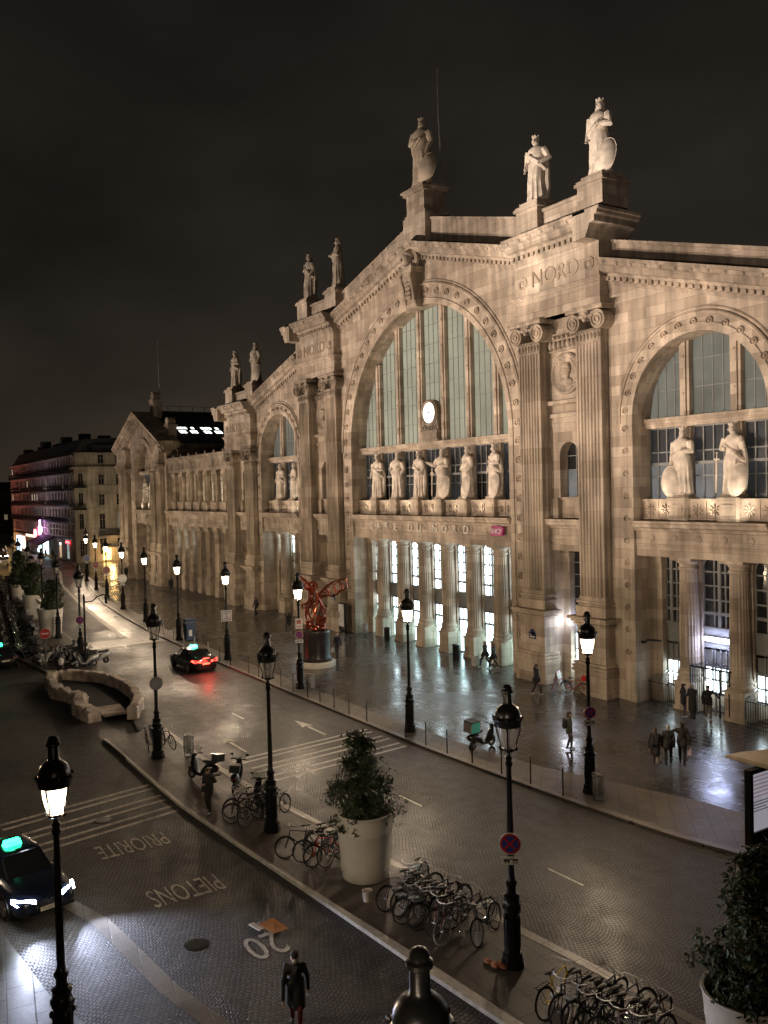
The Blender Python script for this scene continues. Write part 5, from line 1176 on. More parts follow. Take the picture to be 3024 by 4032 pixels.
for x,l in ((-61.5,'pale grey bollard behind the taxi roof light'),(-64.5,'pale grey bollard left of the taxi'),(-67.2,'pale grey bollard right of the blue bins'),(-69.8,'pale grey bollard at the blue bins'),(-72.5,'leftmost pale grey bollard before the blue bins')):
    o = kid('bollard', bpg, None, (x,kerb(x)+.22,0)); tag(o,l,'bollard','thin kerb bollards')
o = kid('bollard', bpg, None, (-33.91,14.06,0)); tag(o,'lone pale topped post on the island beside the motorcycles','bollard','thin kerb bollards')
# ------------------------------------------------------------------ bins, bags
def bag_holder(x, y, label):
    o = empty('litter_bag',(x,y,0),label,'litter bin','clear litter bags on hoops')
    b = MB(); b.torus((0,0,.95),.22,.02,16,5)
    for k in range(9): a = k*2*PI/9; b.tube([(.22*math.cos(a),.22*math.sin(a),.95),(.25*math.cos(a),.25*math.sin(a),.5),(.2*math.cos(a),.2*math.sin(a),.03)],.009,4)
    b.lathe([(.22,0),(.22,.03)],(0,0,0),12); kid('frame',b.mesh('frame',M['metal_grey']),o)
    g = MB(); rings = []
    for z,r in ((.1,.1),(.18,.19),(.4,.21),(.65,.2),(.85,.21),(.95,.225),(1.0,.25)):
        rings.append([(r*(1+.08*math.sin(5*j+z*9))*math.cos(2*PI*j/16),r*(1+.08*math.sin(5*j+z*9))*math.sin(2*PI*j/16),z) for j in range(16)])
    g.loft(rings); m = mat('clear_plastic_bag',(.5,.5,.48),.2,spec=.8); N,L = nd(m); N['Principled BSDF'].inputs['Alpha'].default_value = .45
    kid('bag',g.mesh('bag',m,(0,0,0),True),o)
    g = MB(); g.ell((.02,.02,.28),(.15,.14,.16),8,6); g.ell((-.05,0,.5),(.1,.12,.1),7,5); kid('litter',g.mesh('litter',mat('litter',(.12,.11,.1),.6,var=.7,scale=12),(0,0,0),True),o)
bag_holder(-23.7,24.3,'clear litter bag on a wire hoop at the foot of the nearest lit lamp')
bag_holder(-46.8,24.1,'clear litter bag on a wire hoop at the foot of the sculpture lamp')
bag_holder(-38.6,13.5,'dim litter bag on a hoop at the island kerb by the dark crossing')
bag_holder(-61.8,36.9,'pale litter bag standing by the left entrance column')
def bin_(x,y,h,r,m,label,nm='litter_bin'):
    o = empty(nm,(x,y,0),label,'litter bin'); b = MB(); b.lathe([(r,0),(r,h*.86),(r*.92,h*.87)],(0,0,0),16); kid('body',b.mesh('body',m,(0,0,0),True),o)
    b = MB(); b.lathe([(r*.9,h*.87),(r*1.12,h*.9),(r*1.1,h*.96),(r*.4,h)],(0,0,0),16); kid('lid',b.mesh('lid',M['metal_dk'],(0,0,0),True),o)
bin_(-58.56,37.0,1.05,.24,M['metal_dk'],'dark round litter bin before the second entrance column'); bin_(-48.83,36.5,1.1,.25,M['metal_dk'],'dark round litter bin before the entrance column near the walking couple')
bblue = mat('blue_bin_plastic',(.035,.06,.12),.4)
for i,(x,y,l) in enumerate(((-69.2,24.55,'right one of two boxy blue bins on the forecourt'),(-71.3,25.3,'left one of two boxy blue bins on the forecourt'))):
    o = empty('blue_bin',(x,y,0),l,'litter bin','boxy blue bins'); b = MB(); b.pz([(-.4,-.38),(.4,-.38),(.45,.38),(-.45,.38)],.1,1.35); b.box(-.46,.46,-.44,.42,1.35,1.45); kid('body',b.mesh('body',bblue),o)
    b = MB(); b.box(.405,.43,-.2,.2,.4,.9); kid('plate',b.mesh('plate',swhite),o); b = MB(); b.lathe([(.1,0),(.1,.06)],(-.35,-.38,.1),8,axis='X'); b.lathe([(.1,0),(.1,.06)],(.3,-.38,.1),8,axis='X'); kid('wheel',b.mesh('wheel',M['rubber']),o)
# ------------------------------------------------------------------ stone stairwell of the underground passage
stw = MB()
rough = mat('rough_pinkish_stone',(.43,.37,.32),.9,var=.5,scale=1.3,bump=.8)
def parapet_wall(pts, h, w_, seed, jag=.3):
    rnd = random.Random(seed); N = len(pts); rings = []
    fine = []
    for i in range(N-1):
        k = 8
        for j in range(k): t = j/k; fine.append(tuple(pts[i][q]*(1-t)+pts[i+1][q]*t for q in range(2)))
    fine.append(pts[-1])
    for i,p in enumerate(fine):
        a = fine[max(0,i-1)]; c = fine[min(len(fine)-1,i+1)]; d = Vector((c[0]-a[0],c[1]-a[1],0)).normalized(); n = Vector((-d.y,d.x,0))
        hh = h*(1+jag*rnd.uniform(-.5,.5)); ww = w_/2*(1+jag*rnd.uniform(-.6,.6)); P = Vector((p[0],p[1],0))
        P.z = -.12; rings.append([tuple(P+n*(ww*1.15)),tuple(P+n*(ww*1.05)+Vector((0,0,hh*.45))),tuple(P+n*(ww*1.2)+Vector((0,0,hh*.85))),tuple(P+n*ww*.8+Vector((0,0,hh))),tuple(P-n*ww*.8+Vector((0,0,hh*1.02))),tuple(P-n*(ww*1.2)+Vector((0,0,hh*.85))),tuple(P-n*(ww*1.05)+Vector((0,0,hh*.45))),tuple(P-n*(ww*1.15))])
    stw.loft(rings)
parapet_wall([(-60.3,12.2),(-59.6,13.3),(-57.6,14.6),(-54.8,15.0),(-51.8,14.9),(-49.4,14.4),(-47.2,13.4)],.68,.5,3,.25)
parapet_wall([(-60.4,12.0),(-58.3,11.4),(-55.2,11.2),(-53.3,11.75),(-51.9,11.9)],.68,.56,5,.4)
parapet_wall([(-52.2,11.9),(-50.9,11.4),(-49.2,11.35),(-47.9,11.6)],.68,.6,8,.4)
sw = empty('stone_stairwell',(-54,13,0),'curved rough stone parapet around a dark stairwell in the roadway','stairwell')
p = stw.build('parapet', rough, sw, False, loc=(-54,13,0))
b = MB(); b.pz([(-59.6,12.5),(-57.3,14.1),(-54.6,14.6),(-51.6,14.5),(-48.2,13.4),(-48.2,12.1),(-50.8,12.0),(-52.4,12.2),(-55.2,11.7),(-58.2,11.9)],.004,.03); b.build('well_dark', mat('painted_stair_dark',(.004,.004,.004),.9), sw)  # flat black slab painted as the darkness inside the stairwell
b = MB()
for i in range(6): b.box(-48.5-.42*i,-48.1-.42*i,12.1+.02*i,13.4+.05*i,.03,.14-.018*i)
b.build('steps', rough, sw)
# ------------------------------------------------------------------ openwork winged sculpture on its drum
sc_ = empty('winged_sculpture',(-53.3,27.9,0),'red copper openwork figure with two spread wings on a dark drum','sculpture')
b = MB(); b.lathe([(1.3,0),(1.3,.32),(1.27,.36)],(-53.3,27.9,0),40); b.build('plinth', mat('pale_stone_plinth',(.45,.43,.38),.7), sc_, True)
b = MB(); b.lathe([(1.08,.36),(1.08,.5),(.98,.55),(.93,.75),(.92,2.2),(.96,2.3),(.93,2.42)],(-53.3,27.9,0),40); b.build('drum', mat('dark_bronze_drum',(.035,.03,.03),.28,.5,var=.4,scale=1.5), sc_, True)
cop = mat('red_copper',(.24,.055,.026),.28,.85,var=.4,scale=4)
b = MB(); rnd = random.Random(4); bx,by,bz = -53.2,27.9,2.42
def loopt(c, ax, ay, r=.055, n=14, wob=.12):
    pts = []
    for i in range(n):
        a = 2*PI*i/n; k = 1+wob*math.sin(3*a+rnd.random()); pts.append(Vector(c)+Vector(ax)*math.cos(a)*k+Vector(ay)*math.sin(a)*k)
    b.tube(pts, r, 6, closed=True)
def body_r(t): return .78*math.sin(min(1,t+.18)*PI*.85)**.6*(1 if t<.75 else 1.5-.66*t)
for k in range(9):                                        # ribs winding up the trunk
    a0 = k*2*PI/9; pts = []
    for i in range(12):
        t = i/11; r_ = body_r(t)+.04*math.sin(7*t+k); a = a0+t*1.5*(1 if k%2 else -1)
        pts.append((bx-.15*t+r_*math.cos(a), by+r_*.8*math.sin(a), bz+.1+t*2.5))
    b.tube(pts,[.07-.015*abs(i-5)/5 for i in range(12)],6)
for k in range(13):
    t = .06+.86*rnd.random(); a = rnd.random()*6.28; r_ = body_r(t)
    c = (bx-.15*t+r_*math.cos(a),by+r_*.8*math.sin(a),bz+.1+t*2.5); loopt(c,(-.22*math.sin(a),.22*math.cos(a),0),(0,0,.28),.045)
loopt((bx-.4,by-.05,bz+2.95),(.4,0,.05),(0,.1,.42),.08); loopt((bx-.42,by,bz+2.95),(.1,.3,0),(0,0,.36),.07); loopt((bx-.72,by-.02,bz+2.8),(.12,.12,0),(0,0,.17),.06)
b.ell((bx-.3,by,bz+2.9),(.22,.18,.25),8,6)
for sx,(ex,ez) in ((-1,(-1.3,1.25)),(1,(-1.25,1.1))):      # arms reaching forward
    b.tube([(bx-.15,by+.4*sx,bz+2.1),(bx-.7,by+.5*sx,bz+1.75),(bx+ex,by+.3*sx,bz+ez+.45)],[.11,.08,.06],7); loopt((bx-.9,by+.42*sx,bz+1.65),(.3,0,-.06),(0,.12,.14),.05)
    for q in range(4): b.tube([(bx+ex,by+.3*sx,bz+ez+.45),(bx+ex-.22,by+.3*sx+.07*(q-1.5),bz+ez+.42-.05*q)],[.04,.02],5)
for sy in (-1,1):                                           # legs
    b.tube([(bx+.05,by+.32*sy,bz+.75),(bx-.55,by+.42*sy,bz+.62),(bx-.55,by+.42*sy,bz+.12),(bx-.95,by+.42*sy,bz+.06)],[.17,.12,.1,.09],8); loopt((bx-.5,by+.42*sy,bz+.6),(.17,0,0),(0,.1,.17),.05); b.ell((bx+.2,by+.3*sy,bz+.2),(.42,.24,.2),9,6)
b.build('figure', cop, sc_, True)
def wing(c, d, up, L_, wd):
    global b
    b = MB(); d = Vector(d).normalized(); up = Vector(up); out = []
    for i in range(9): t = i/8; out.append(Vector(c)+d*L_*t+up*(wd*math.sin(min(1,t*1.25)*PI*.62)*.9))
    bot = [Vector(c)+d*L_*t*.97+up*(-.30*wd*math.sin(t*PI)*(1+.35*math.sin(t*14))) for t in [i/8 for i in range(9)]]
    b.tube(out,[.1-.05*i/8 for i in range(9)],6); b.tube(bot+[out[-1]],[.07]*9+[.04],6)
    for i in (2,4,6): b.tube([out[i],(out[i]+bot[i+1])/2+d*.08,bot[i+1]],.05,6)
    for i in (1,3,5):
        c2 = (out[i]+out[i+1]+bot[i]+bot[i+1])/4; loopt(c2,d*(L_*.07),up*(out[i]-bot[i]).length*.34,.04)
    b.build('wing', cop, sc_, True)
wing((bx+.15,by+.1,bz+2.35),(.78,.55,.28),(-.12,-.05,1),2.35,.72); wing((bx,by-.1,bz+2.5),(-.4,-.5,.62),(.5,.1,.8),1.5,.4)
# ------------------------------------------------------------------ totem, A-board, railings, gate, shelter
o = empty('info_totem',(-64.1,36.1,0),'slim white information panel with lines of text on the left entrance pier','information panel')
b = MB(); b.box(-.5,.5,-.1,.1,.0,2.5); kid('frame',b.mesh('frame',M['metal_dk']),o); b = MB(); b.box(-.42,.42,-.13,-.1,.55,2.42); q = kid('panel',b.mesh('panel',mat('white_panel',(.62,.63,.62),.4)),o)
b = MB(); b.lathe([(.07,0),(.07,.01)],(.25,-.13,2.25),10,axis='Y'); [b.box(-.3,.3-.1*(i%3),-.136,-.13,1.9-.12*i,1.93-.12*i) for i in range(9)]; kid('lettering',b.mesh('lettering',mat('grey_print',(.3,.3,.32),.5)),q)
o = empty('folding_board',(-37.5,35.35,0),'red and white folding pavement board between the pilasters','pavement sign'); o.rotation_euler=(0,0,R(30))
for s_,m_ in ((1,mat('board_red',(.20,.012,.02),.4)),(-1,mat('board_white',(.55,.54,.52),.4))):
    b = MB(); b.T = Matrix.Rotation(R(14)*s_,4,'Y'); b.box(-.02+.0,.02,-.35,.35,-.0,1.3); b.T=None; b.v=[(x-.32*s_*(-1),y,z) for x,y,z in b.v] if False else [(x+(.30 if s_<0 else -.30),y,z) for x,y,z in b.v]
    q = kid('leaf',b.mesh('leaf',m_),o)
b = MB(); b.cbox((.15,0,.72),(.012,.55,.12),ry=R(-14)); b.cbox((.19,0,.5),(.012,.4,.06),ry=R(-14)); b.cbox((.035,0,1.13),(.012,.6,.12),ry=R(-14)); kid('lettering',b.mesh('lettering',red),o)
def railing(x0, x1, y, h, label, slope=True):
    o = empty('iron_railing',((x0+x1)/2,y,0),label,'railing','iron railings of the right wing'); b = MB()
    L_ = x1-x0; n = int(L_/.13)
    for z in (.12,h-.04): b.box(-L_/2,L_/2,-.02,.02,z-.02,z+.02)
    for i in range(n+1): xx = -L_/2+L_*i/n; b.box(xx-.011,xx+.011,-.012,.012,0,h)
    kid('bars',b.mesh('bars',M['metal_dk']),o)
    if slope:
        b = MB(); b.quad((-L_/2,0,h+.02),(L_/2,0,h+.02),(L_/2,1.7,h+.75),(-L_/2,1.7,h+.75))
        m = mat('sloped_glass_canopy',(.05,.055,.06),.15,spec=.8); N,L = nd(m); N['Principled BSDF'].inputs['Alpha'].default_value=.35; kid('glazed_cover',b.mesh('glazed_cover',m),o)
        b = MB(); [b.tube([(-L_/2+L_*i/8,0,h+.03),(-L_/2+L_*i/8,1.7,h+.77)],.016,4) for i in range(9)]; kid('glazing_bars',b.mesh('glazing_bars',M['chrome']),o)
railing(-32.7,-30.95,37.55,1.2,'iron railing with a sloped glass cover left of the entrance gate'); railing(-26.75,-23.4,37.6,1.2,'iron railing at the right picture edge beside the last column')
o = empty('entrance_gate',(-28.9,37.5,0),'open barred glass entrance porch with people waiting in front','gate')
b = MB()
for x in (-1.0,-.2,.75,1.3): b.box(x-.03,x+.03,-.03,.03,0,2.45)
b.box(-1.03,1.33,-.03,.03,2.4,2.48); b.box(-1.03,-.97,0,1.9,2.4,2.48); b.box(1.27,1.33,0,1.9,2.4,2.48); b.box(-1.03,-.97,1.85,1.9,0,2.45)
for i in range(7): x = -1+.8*i/6; b.box(x-.012,x+.012,-.015,.015,0,2.45)
for i in range(12): y = 1.85*i/11; b.box(-1.012,-.988,y-.012,y+.012,0,2.45)
kid('bars',b.mesh('bars',M['metal_dk']),o)
b = MB(); b.box(.75,1.3,-.01,.01,.1,2.4); b.box(-1.03,1.33,0,1.9,2.485,2.52); m = mat('porch_glass',(.1,.11,.12),.1,spec=.8); N,L = nd(m); N['Principled BSDF'].inputs['Alpha'].default_value=.22; kid('glass',b.mesh('glass',m),o)
o = empty('bus_shelter',(-17.0,26.4,0),'pale curved shelter roof entering at the right edge of the photo','bus shelter')
b = MB(); rf = [(-18.98,25.5),(-18.9,26.1),(-18.5,27.2),(-17.6,28.2),(-10,30.2),(-9.5,27.8),(-16.6,25.55)]
b.pz(rf,2.55,2.63); b.pz([(x*.96-.65,y*.97+.8) for x,y in rf],2.63,2.68); b.build('roof', mat('pale_shelter_roof',(.50,.42,.31),.35,var=.15), o)
b = MB(); [b.tube([(x,y,0),(x,y,2.56)],.05,6) for x,y in ((-16.2,27.9),(-13,28.7),(-10.5,29.2))]; b.build('post', M['metal_grey'], o)
b = MB(); b.box(-16.1,-10.6,28.45,28.5,.3,2.3); m = mat('shelter_glass',(.1,.11,.12),.08,spec=.8); N,L = nd(m); N['Principled BSDF'].inputs['Alpha'].default_value=.25; b.build('back_pane', m, o)
o = empty('advert_panel',(-17.72,26.1,0),'lit advertising panel with lines of print in a thick dark frame at the right edge','advertising panel')
b = MB(); X0 = -17.8
b.box(X0-.12,X0+.12,25.05,27.0,0,.42); b.box(X0-.12,X0+.12,25.05,27.0,2.36,2.5); b.box(X0-.12,X0+.12,25.05,25.19,.42,2.36); b.box(X0-.12,X0+.12,26.86,27.0,.42,2.36); b.box(X0-.1,X0+.02,25.1,26.9,.4,2.4); b.build('frame', M['metal_dk'], o)
b = MB(); b.box(X0+.03,X0+.05,25.19,26.86,.42,2.36); sc2 = b.build('screen', glow('pale_poster',(.60,.56,.64),.42,.1,2), o)
b = MB(); [b.box(X0+.05,X0+.055,25.27,26.7-.12*(i%3),2.2-.13*i,2.24-.13*i) for i in range(6)]; b.build('poster_text', glow('pink_print',(.5,.34,.40),.3), sc2)
b = MB(); [b.box(X0+.05,X0+.055,25.27,26.65-.35*(i%3),1.38-.1*i,1.405-.1*i) for i in range(4)]; b.build('poster_text', mat('dark_print',(.06,.06,.08),.6), sc2)
# ------------------------------------------------------------------ small things on the road
o = empty('cardboard_sheet',(-22.05,9.98,-.1),'orange brown sheet of board lying on the setts beside the painted number','board'); o.rotation_euler=(0,0,R(12))
b = MB(); b.add([(-.42,-.2,.05),(.28,-.2,.03),(.36,.24,.03),(-.34,.24,.1),(-.42,-.2,.062),(.28,-.2,.042),(.36,.24,.042),(-.34,.24,.112)],[(3,2,1,0),(4,5,6,7),(0,1,5,4),(1,2,6,5),(2,3,7,6),(3,0,4,7)]); kid('sheet',b.mesh('sheet',mat('orange_board',(.42,.17,.045),.6)),o)
b = MB(); b.cbox((-.40,-.3,.03),(.5,.16,.03)); kid('flap',b.mesh('flap',mat('pale_board',(.5,.45,.38),.6)),o)
o = empty('paper_bucket',(-21.78,12.85,0),'small white bucket standing by the big planter','bucket'); b = MB(); b.lathe([(.12,0),(.15,.3),(.16,.31),(.145,.3),(.12,.06)],(0,0,0),16); kid('bucket',b.mesh('bucket',mat('white_bucket',(.75,.70,.64),.5),(0,0,0),True),o)
b = MB(); b.lathe([(.13,.27),(.01,.28)],(0,0,0),12); kid('filling',b.mesh('filling',mat('grey_filling',(.3,.28,.26),.8)),o)
o = empty('orange_rag',(-16.95,13.75,0),'orange rag lying at the foot of the tall unlit lamp','rag'); b = MB(); rnd = random.Random(2)
for i in range(6): b.ell((rnd.uniform(-.22,.22),rnd.uniform(-.15,.15),.05),(rnd.uniform(.1,.2),rnd.uniform(.08,.16),rnd.uniform(.04,.09)),8,5)
kid('cloth',b.mesh('cloth',mat('orange_cloth',(.32,.13,.06),.8,bump=.3),(0,0,0),True),o)
o = empty('white_bag',(-14.95,13.9,.05),'crumpled white plastic bag beside the yellow bicycle','bag'); b = MB()
for i in range(5): b.ell((rnd.uniform(-.1,.1),rnd.uniform(-.08,.08),.09+.03*i),(.13,.09,.07),7,5)
kid('bag',b.mesh('bag',mat('white_plastic',(.6,.58,.55),.4),(0,0,0),True),o)
o = empty('news_kiosk',(-153,25.7,0),'grey boxy kiosk with a bright screen at the end of the scooter island','kiosk'); b = MB(); b.box(-1.2,1.2,-1.3,1.3,0,3.0); b.box(-1.4,1.4,-1.5,1.5,3.0,3.2); kid('body',b.mesh('body',mat('kiosk_grey',(.16,.17,.19),.4)),o)
b = MB(); b.box(1.2,1.25,-.35,.35,3.4,6.0); kid('screen',b.mesh('screen',glow('bright_screen',(.65,.82,1),4,.6,1.2)),o); b = MB(); b.box(.9,1.2,-.45,.45,3.2,6.1); kid('screen_case',b.mesh('screen_case',M['metal_dk']),o)
# sodium lights of the far avenue
for x,y,l in ((-158,15,'sodium street light on the far amber avenue, nearer one'),(-188,20,'sodium street light on the far amber avenue, middle one'),(-228,27,'sodium street light at the far end of the avenue')):
    o = empty('sodium_light',(x,y,0),l,'street light','amber lights of the far avenue'); b = MB(); b.tube([(0,0,0),(0,0,8.5),(.4,.5,9.2),(.9,1.2,9.3)],[.12,.08,.06,.05],6); kid('mast',b.mesh('mast',M['metal_dk']),o)
    b = MB(); b.ell((1,1.35,9.25),(.3,.4,.12),8,4); kid('head',b.mesh('head',glow('sodium',(1,.6,.18),14)),o)
    li = bpy.data.lights.new('sodium_light','SPOT'); li.spot_size=R(140); li.spot_blend=.5; li.energy = 15000; li.color=(1,.58,.17); li.shadow_soft_size=.3; lo = bpy.data.objects.new('sodium_lamp', li); COL.objects.link(lo); lo.parent=o; lo.location=(1,1.4,8.9)
# ------------------------------------------------------------------ cars
G_HEAD = glow('headlamp_lens',(.86,.92,1.0),60,.02); G_TAIL = glow('tail_lamp_lens',(1.0,.03,.02),16,.05); G_TAXI = glow('green_taxi_lamp',(.02,1.0,.30),14,.02); G_TAXI2 = glow('turquoise_taxi_lamp',(.05,1.0,.62),14,.02)
cglass = mat('car_window_glass',(.012,.014,.014),.05,var=.1,spec=.8); ctrim = mat('black_trim',(.012,.012,.012),.4); plate_m = mat('number_plate',(.72,.68,.58),.4); alloy = mat('alloy_wheel',(.38,.38,.38),.3,.9); lensoff = mat('clear_lens',(.45,.45,.45),.12,spec=.8)
lens_tail_off = mat('dark_tail_lens',(.10,.008,.008),.15,spec=.8)
def car(label, loc, rz, paint, lights='off', taxi=None, plate='', L=4.85, W=1.84, H=1.46, group=None, name='taxi', cat='taxi'):
    o = empty(name, loc, label, cat, group); o.rotation_euler = (0,0,rz); hw = W/2
    st = [(-L/2,.32,.62,.80,.72),(-L/2+.06,.26,.60,.93,.84),(-L/2+.35,.22,.58,1.0,.95),(-1.6,.2,.56,1.02,.99),(-.8,.2,.55,.99,1.0),(.2,.2,.55,.96,1.0),(.95,.2,.55,.93,1.0),(1.5,.2,.54,.87,.99),(L/2-.35,.21,.5,.78,.95),(L/2-.1,.23,.46,.68,.86),(L/2,.3,.44,.58,.70)]
    b = MB(); rings = []
    for x,zb,zm,zt,k in st:
        w = hw*k; ys = [(0,zb),(-w*.86,zb),(-w*.98,zb+.1),(-w,zm),(-w*.985,zt-.1),(-w*.9,zt-.02),(-w*.5,zt+.03),(0,zt+.045)]
        rings.append([(x,y,z) for y,z in ys]+[(x,-y,z) for y,z in reversed(ys[1:-1])])
    b.loft(rings); body = kid('body', b.mesh('body', paint, (0,0,0), True), o)
    tp = [(-1.02,.66),(-.5,.70),(.1,.69),(.42,.62)]; bs = [(-1.95,.74),(-.9,.84),(.3,.83),(1.12,.73)]
    g = MB(); base = [(x,-hw*k) for x,k in bs]+[(x,hw*k) for x,k in reversed(bs)]; top = [(x,-hw*k) for x,k in tp]+[(x,hw*k) for x,k in reversed(tp)]
    g.loft([[(x,y,.93+.03*(abs(x)<1)) for x,y in base],[(x,y,H-.07) for x,y in top]]); kid('windows', g.mesh('windows', cglass), o)
    r_ = MB(); r_.loft([[(x,y*1.02,H-.09) for x,y in top],[(x,y*1.0,H-.05) for x,y in top],[(x*.9,y*.85,H-.015) for x,y in top],[(x*.5,y*.4,H) for x,y in top]])
    for sx in (-1,1):
        for (bx,bk),(tx,tk) in zip(bs,tp): r_.tube([(bx,sx*hw*bk,.93),(tx,sx*hw*tk,H-.06)],.035,5)
    kid('roof', r_.mesh('roof', paint, (0,0,0), True), o)
    for wx in (-1.42,1.45):
        for sy in (-1,1):
            a = MB(); a.lathe([(.375,0),(.375,.02)],(wx,sy*(hw-.0),.335),24,axis='Y'); kid('wheel_arch', a.mesh('wheel_arch', ctrim), o)
            t = MB(); c = (wx,sy*(hw-.09)+.11,.33); t.lathe([(.22,0),(.31,-.0),(.33,.03),(.33,.19),(.31,.22),(.22,.22)],c,24,axis='Y'); w = kid('wheel', t.mesh('tyre', M['rubber'], (0,0,0), True), o)
            t = MB(); cy = sy*(hw+.022); t.torus((wx,cy-.01*sy,.33),.215,.018,20,5,'Y'); t.lathe([(.21,0),(.21,.02)],(wx,cy-.04*sy+.01,.33),20,axis='Y')
            for k in range(10): an = k*PI/5; t.cbox((wx+.12*math.cos(an),cy,.33+.12*math.sin(an)),(.2,.02,.035),ry=-an)
            kid('rim', t.mesh('rim', alloy), w)
    for sy in (-1,1):
        m_ = MB(); m_.ell((.72,sy*(hw+.1),.98),(.09,.12,.075),8,6); m_.tube([(.72,sy*(hw-.06),.95),(.72,sy*(hw+.06),.96)],.025,5); kid('mirror', m_.mesh('mirror', paint, (0,0,0), True), o)
        h_ = MB(); h_.add([(L/2-.02,sy*hw*.42,.60),(L/2-.20,sy*hw*.90,.60),(L/2-.42,sy*hw*.97,.66),(L/2-.46,sy*hw*.95,.74),(L/2-.2,sy*hw*.84,.74),(L/2-.04,sy*hw*.42,.70)],[(0,1,2,3,4,5)])
        c0 = Vector((L/2-.6,sy*hw*.6,.66)); vs = [Vector(p) for p in h_.v]; h_.v = [tuple(p+(p-c0).normalized()*.035) for p in vs]+[tuple(p-(p-c0).normalized()*.05) for p in vs]
        h_.f = []; h_.m = []; h_.loft([h_.v[:6],h_.v[6:12]]); kid('headlight', h_.mesh('headlight', G_HEAD if lights in ('head','both') else lensoff), o)
        t_ = MB(); q = [(-L/2+.0,sy*hw*.38,.86),(-L/2+.02,sy*hw*.40,.74),(-L/2+.06,sy*hw*.84,.76),(-L/2+.34,sy*hw*.985,.84),(-L/2+.34,sy*hw*.97,.92),(-L/2+.04,sy*hw*.8,.90)]
        c0 = Vector((-L/2+.6,sy*hw*.6,.8)); t_.loft([[tuple(Vector(p)+(Vector(p)-c0).normalized()*.03) for p in q],[tuple(Vector(p)-(Vector(p)-c0).normalized()*.06) for p in q]]); kid('tail_light', t_.mesh('tail_light', G_TAIL if lights in ('tail','both') else lens_tail_off), o)
        k_ = MB()
        for xx in (-.35,.55): k_.box(xx,xx+.16,sy*(hw+.004)-.012,sy*(hw+.004)+.012,.80,.825)
        kid('handle', k_.mesh('handle', M['chrome']), o)
    if lights in ('tail','both'): t_ = MB(); t_.box(-L/2+.0,-L/2+.05,-.2,.2,1.0,1.04); kid('brake_light', t_.mesh('brake_light', G_TAIL), o)
    g_ = MB()
    for sy in (-1,1):
        g_.cbox((L/2+.0,sy*.2,.53),(.04,.32,.2)); 
    gr_ = kid('grille', g_.mesh('grille', ctrim), o)
    g_ = MB(); [g_.cbox((L/2+.024,-.36+.048*i,.53),(.012,.012,.19)) for i in range(16)]; kid('grille_bars', g_.mesh('grille_bars', M['chrome']), gr_)
    g_ = MB(); g_.box(L/2-.09,L/2-.0,-.75,.75,.26,.36); kid('bumper_intake', g_.mesh('bumper_intake', ctrim), o)
    g_ = MB(); g_.cbox((L/2-.06,0,.695),(.09,.09,.02),ry=R(25)); kid('badge', g_.mesh('badge', M['chrome']), o)
    for px,rt in ((L/2+.035,90),(-L/2-.02,-90)):
        p_ = MB(); z = .40 if px > 0 else .66; p_.cbox((px,0,z),(.015,.52,.115)); pp = kid('number_plate', p_.mesh('number_plate', plate_m), o)
        if plate:
            t_ = MB(); text_mb(t_, plate, .105, Matrix.Translation((px+(.009 if px>0 else -.009),0,z)) @ Matrix.Rotation(R(rt),4,'Z') @ Matrix.Rotation(R(90),4,'X') @ Matrix.Diagonal((.82,1,1,1)), .001); kid('plate_lettering', t_.mesh('plate_lettering', sblack), pp)
    if lights in ('head',):
        w_ = MB()
        for sy in (-1,1): w_.ell((1.05-.6,sy*.36,.98),(.2,.2,.24),8,6)
        kid('seats', w_.mesh('seats', mat('beige_seats',(.3,.25,.18),.7)), o)
    if taxi:
        t_ = MB(); t_.loft([[(-.32,-.26,H-.03),(-.05,-.26,H-.03),(-.05,.26,H-.03),(-.32,.26,H-.03)],[(-.28,-.22,H+.16),(-.1,-.22,H+.16),(-.1,.22,H+.16),(-.28,.22,H+.16)]]); rl = kid('roof_light', t_.mesh('roof_light', taxi), o)
        t_ = MB(); text_mb(t_, 'TAXI', .15, Matrix.Translation((-.068,0,H+.06)) @ Matrix.Rotation(R(90),4,'Z') @ Matrix.Rotation(R(83),4,'X'), .002); kid('sign_lettering', t_.mesh('sign_lettering', sblack), rl)
        li = bpy.data.lights.new('taxi_light','POINT'); li.energy = 5; li.color = (.05,1,.4); li.shadow_soft_size=.1; lo = bpy.data.objects.new('taxi_light',li); COL.objects.link(lo); lo.parent=o; lo.location=(-.18,0,H+.28)
    return o
def spot(parent, loc, aim, power, size, col, blend=.6, soft=.05, name='lamp'):
    li = bpy.data.lights.new(name,'SPOT'); li.energy = power; li.color = col; li.spot_size = R(size); li.spot_blend = blend; li.shadow_soft_size = soft
    lo = bpy.data.objects.new(name,li); COL.objects.link(lo); lo.location = loc; lo.rotation_euler = (Vector(aim)-Vector(loc)).to_track_quat('-Z','Y').to_euler()
    if parent: lo.parent = parent
    return lo
navy = mat('dark_blue_car_paint',(.012,.018,.042),.22,.35,var=.1,coat=.8); blackp = mat('black_car_paint',(.010,.010,.011),.2,.3,var=.1,coat=.8); whitep = mat('white_car_paint',(.45,.45,.45),.3,var=.05,coat=.5); redp = mat('dark_car_paint',(.05,.02,.02),.3,.2)
T1 = car('dark blue taxi with white headlights on and a green roof light at the left edge',(-28.62,4.40,-.105),R(12),navy,'head',G_TAXI,'FQ-033-YR')
for sy in (-.62,.62): spot(T1,(2.5,sy,.66),(12.5,sy*3.6+.6,1.1),1000 if sy < 0 else 2300,84,(.68,.75,1.0),1.0,.06,'headlight_beam')
T2 = car('black taxi driving away with red tail lights and a turquoise roof light',(-58.55,20.95,-.10),R(181.5),blackp,'tail',G_TAXI2,'DE-417-KV')
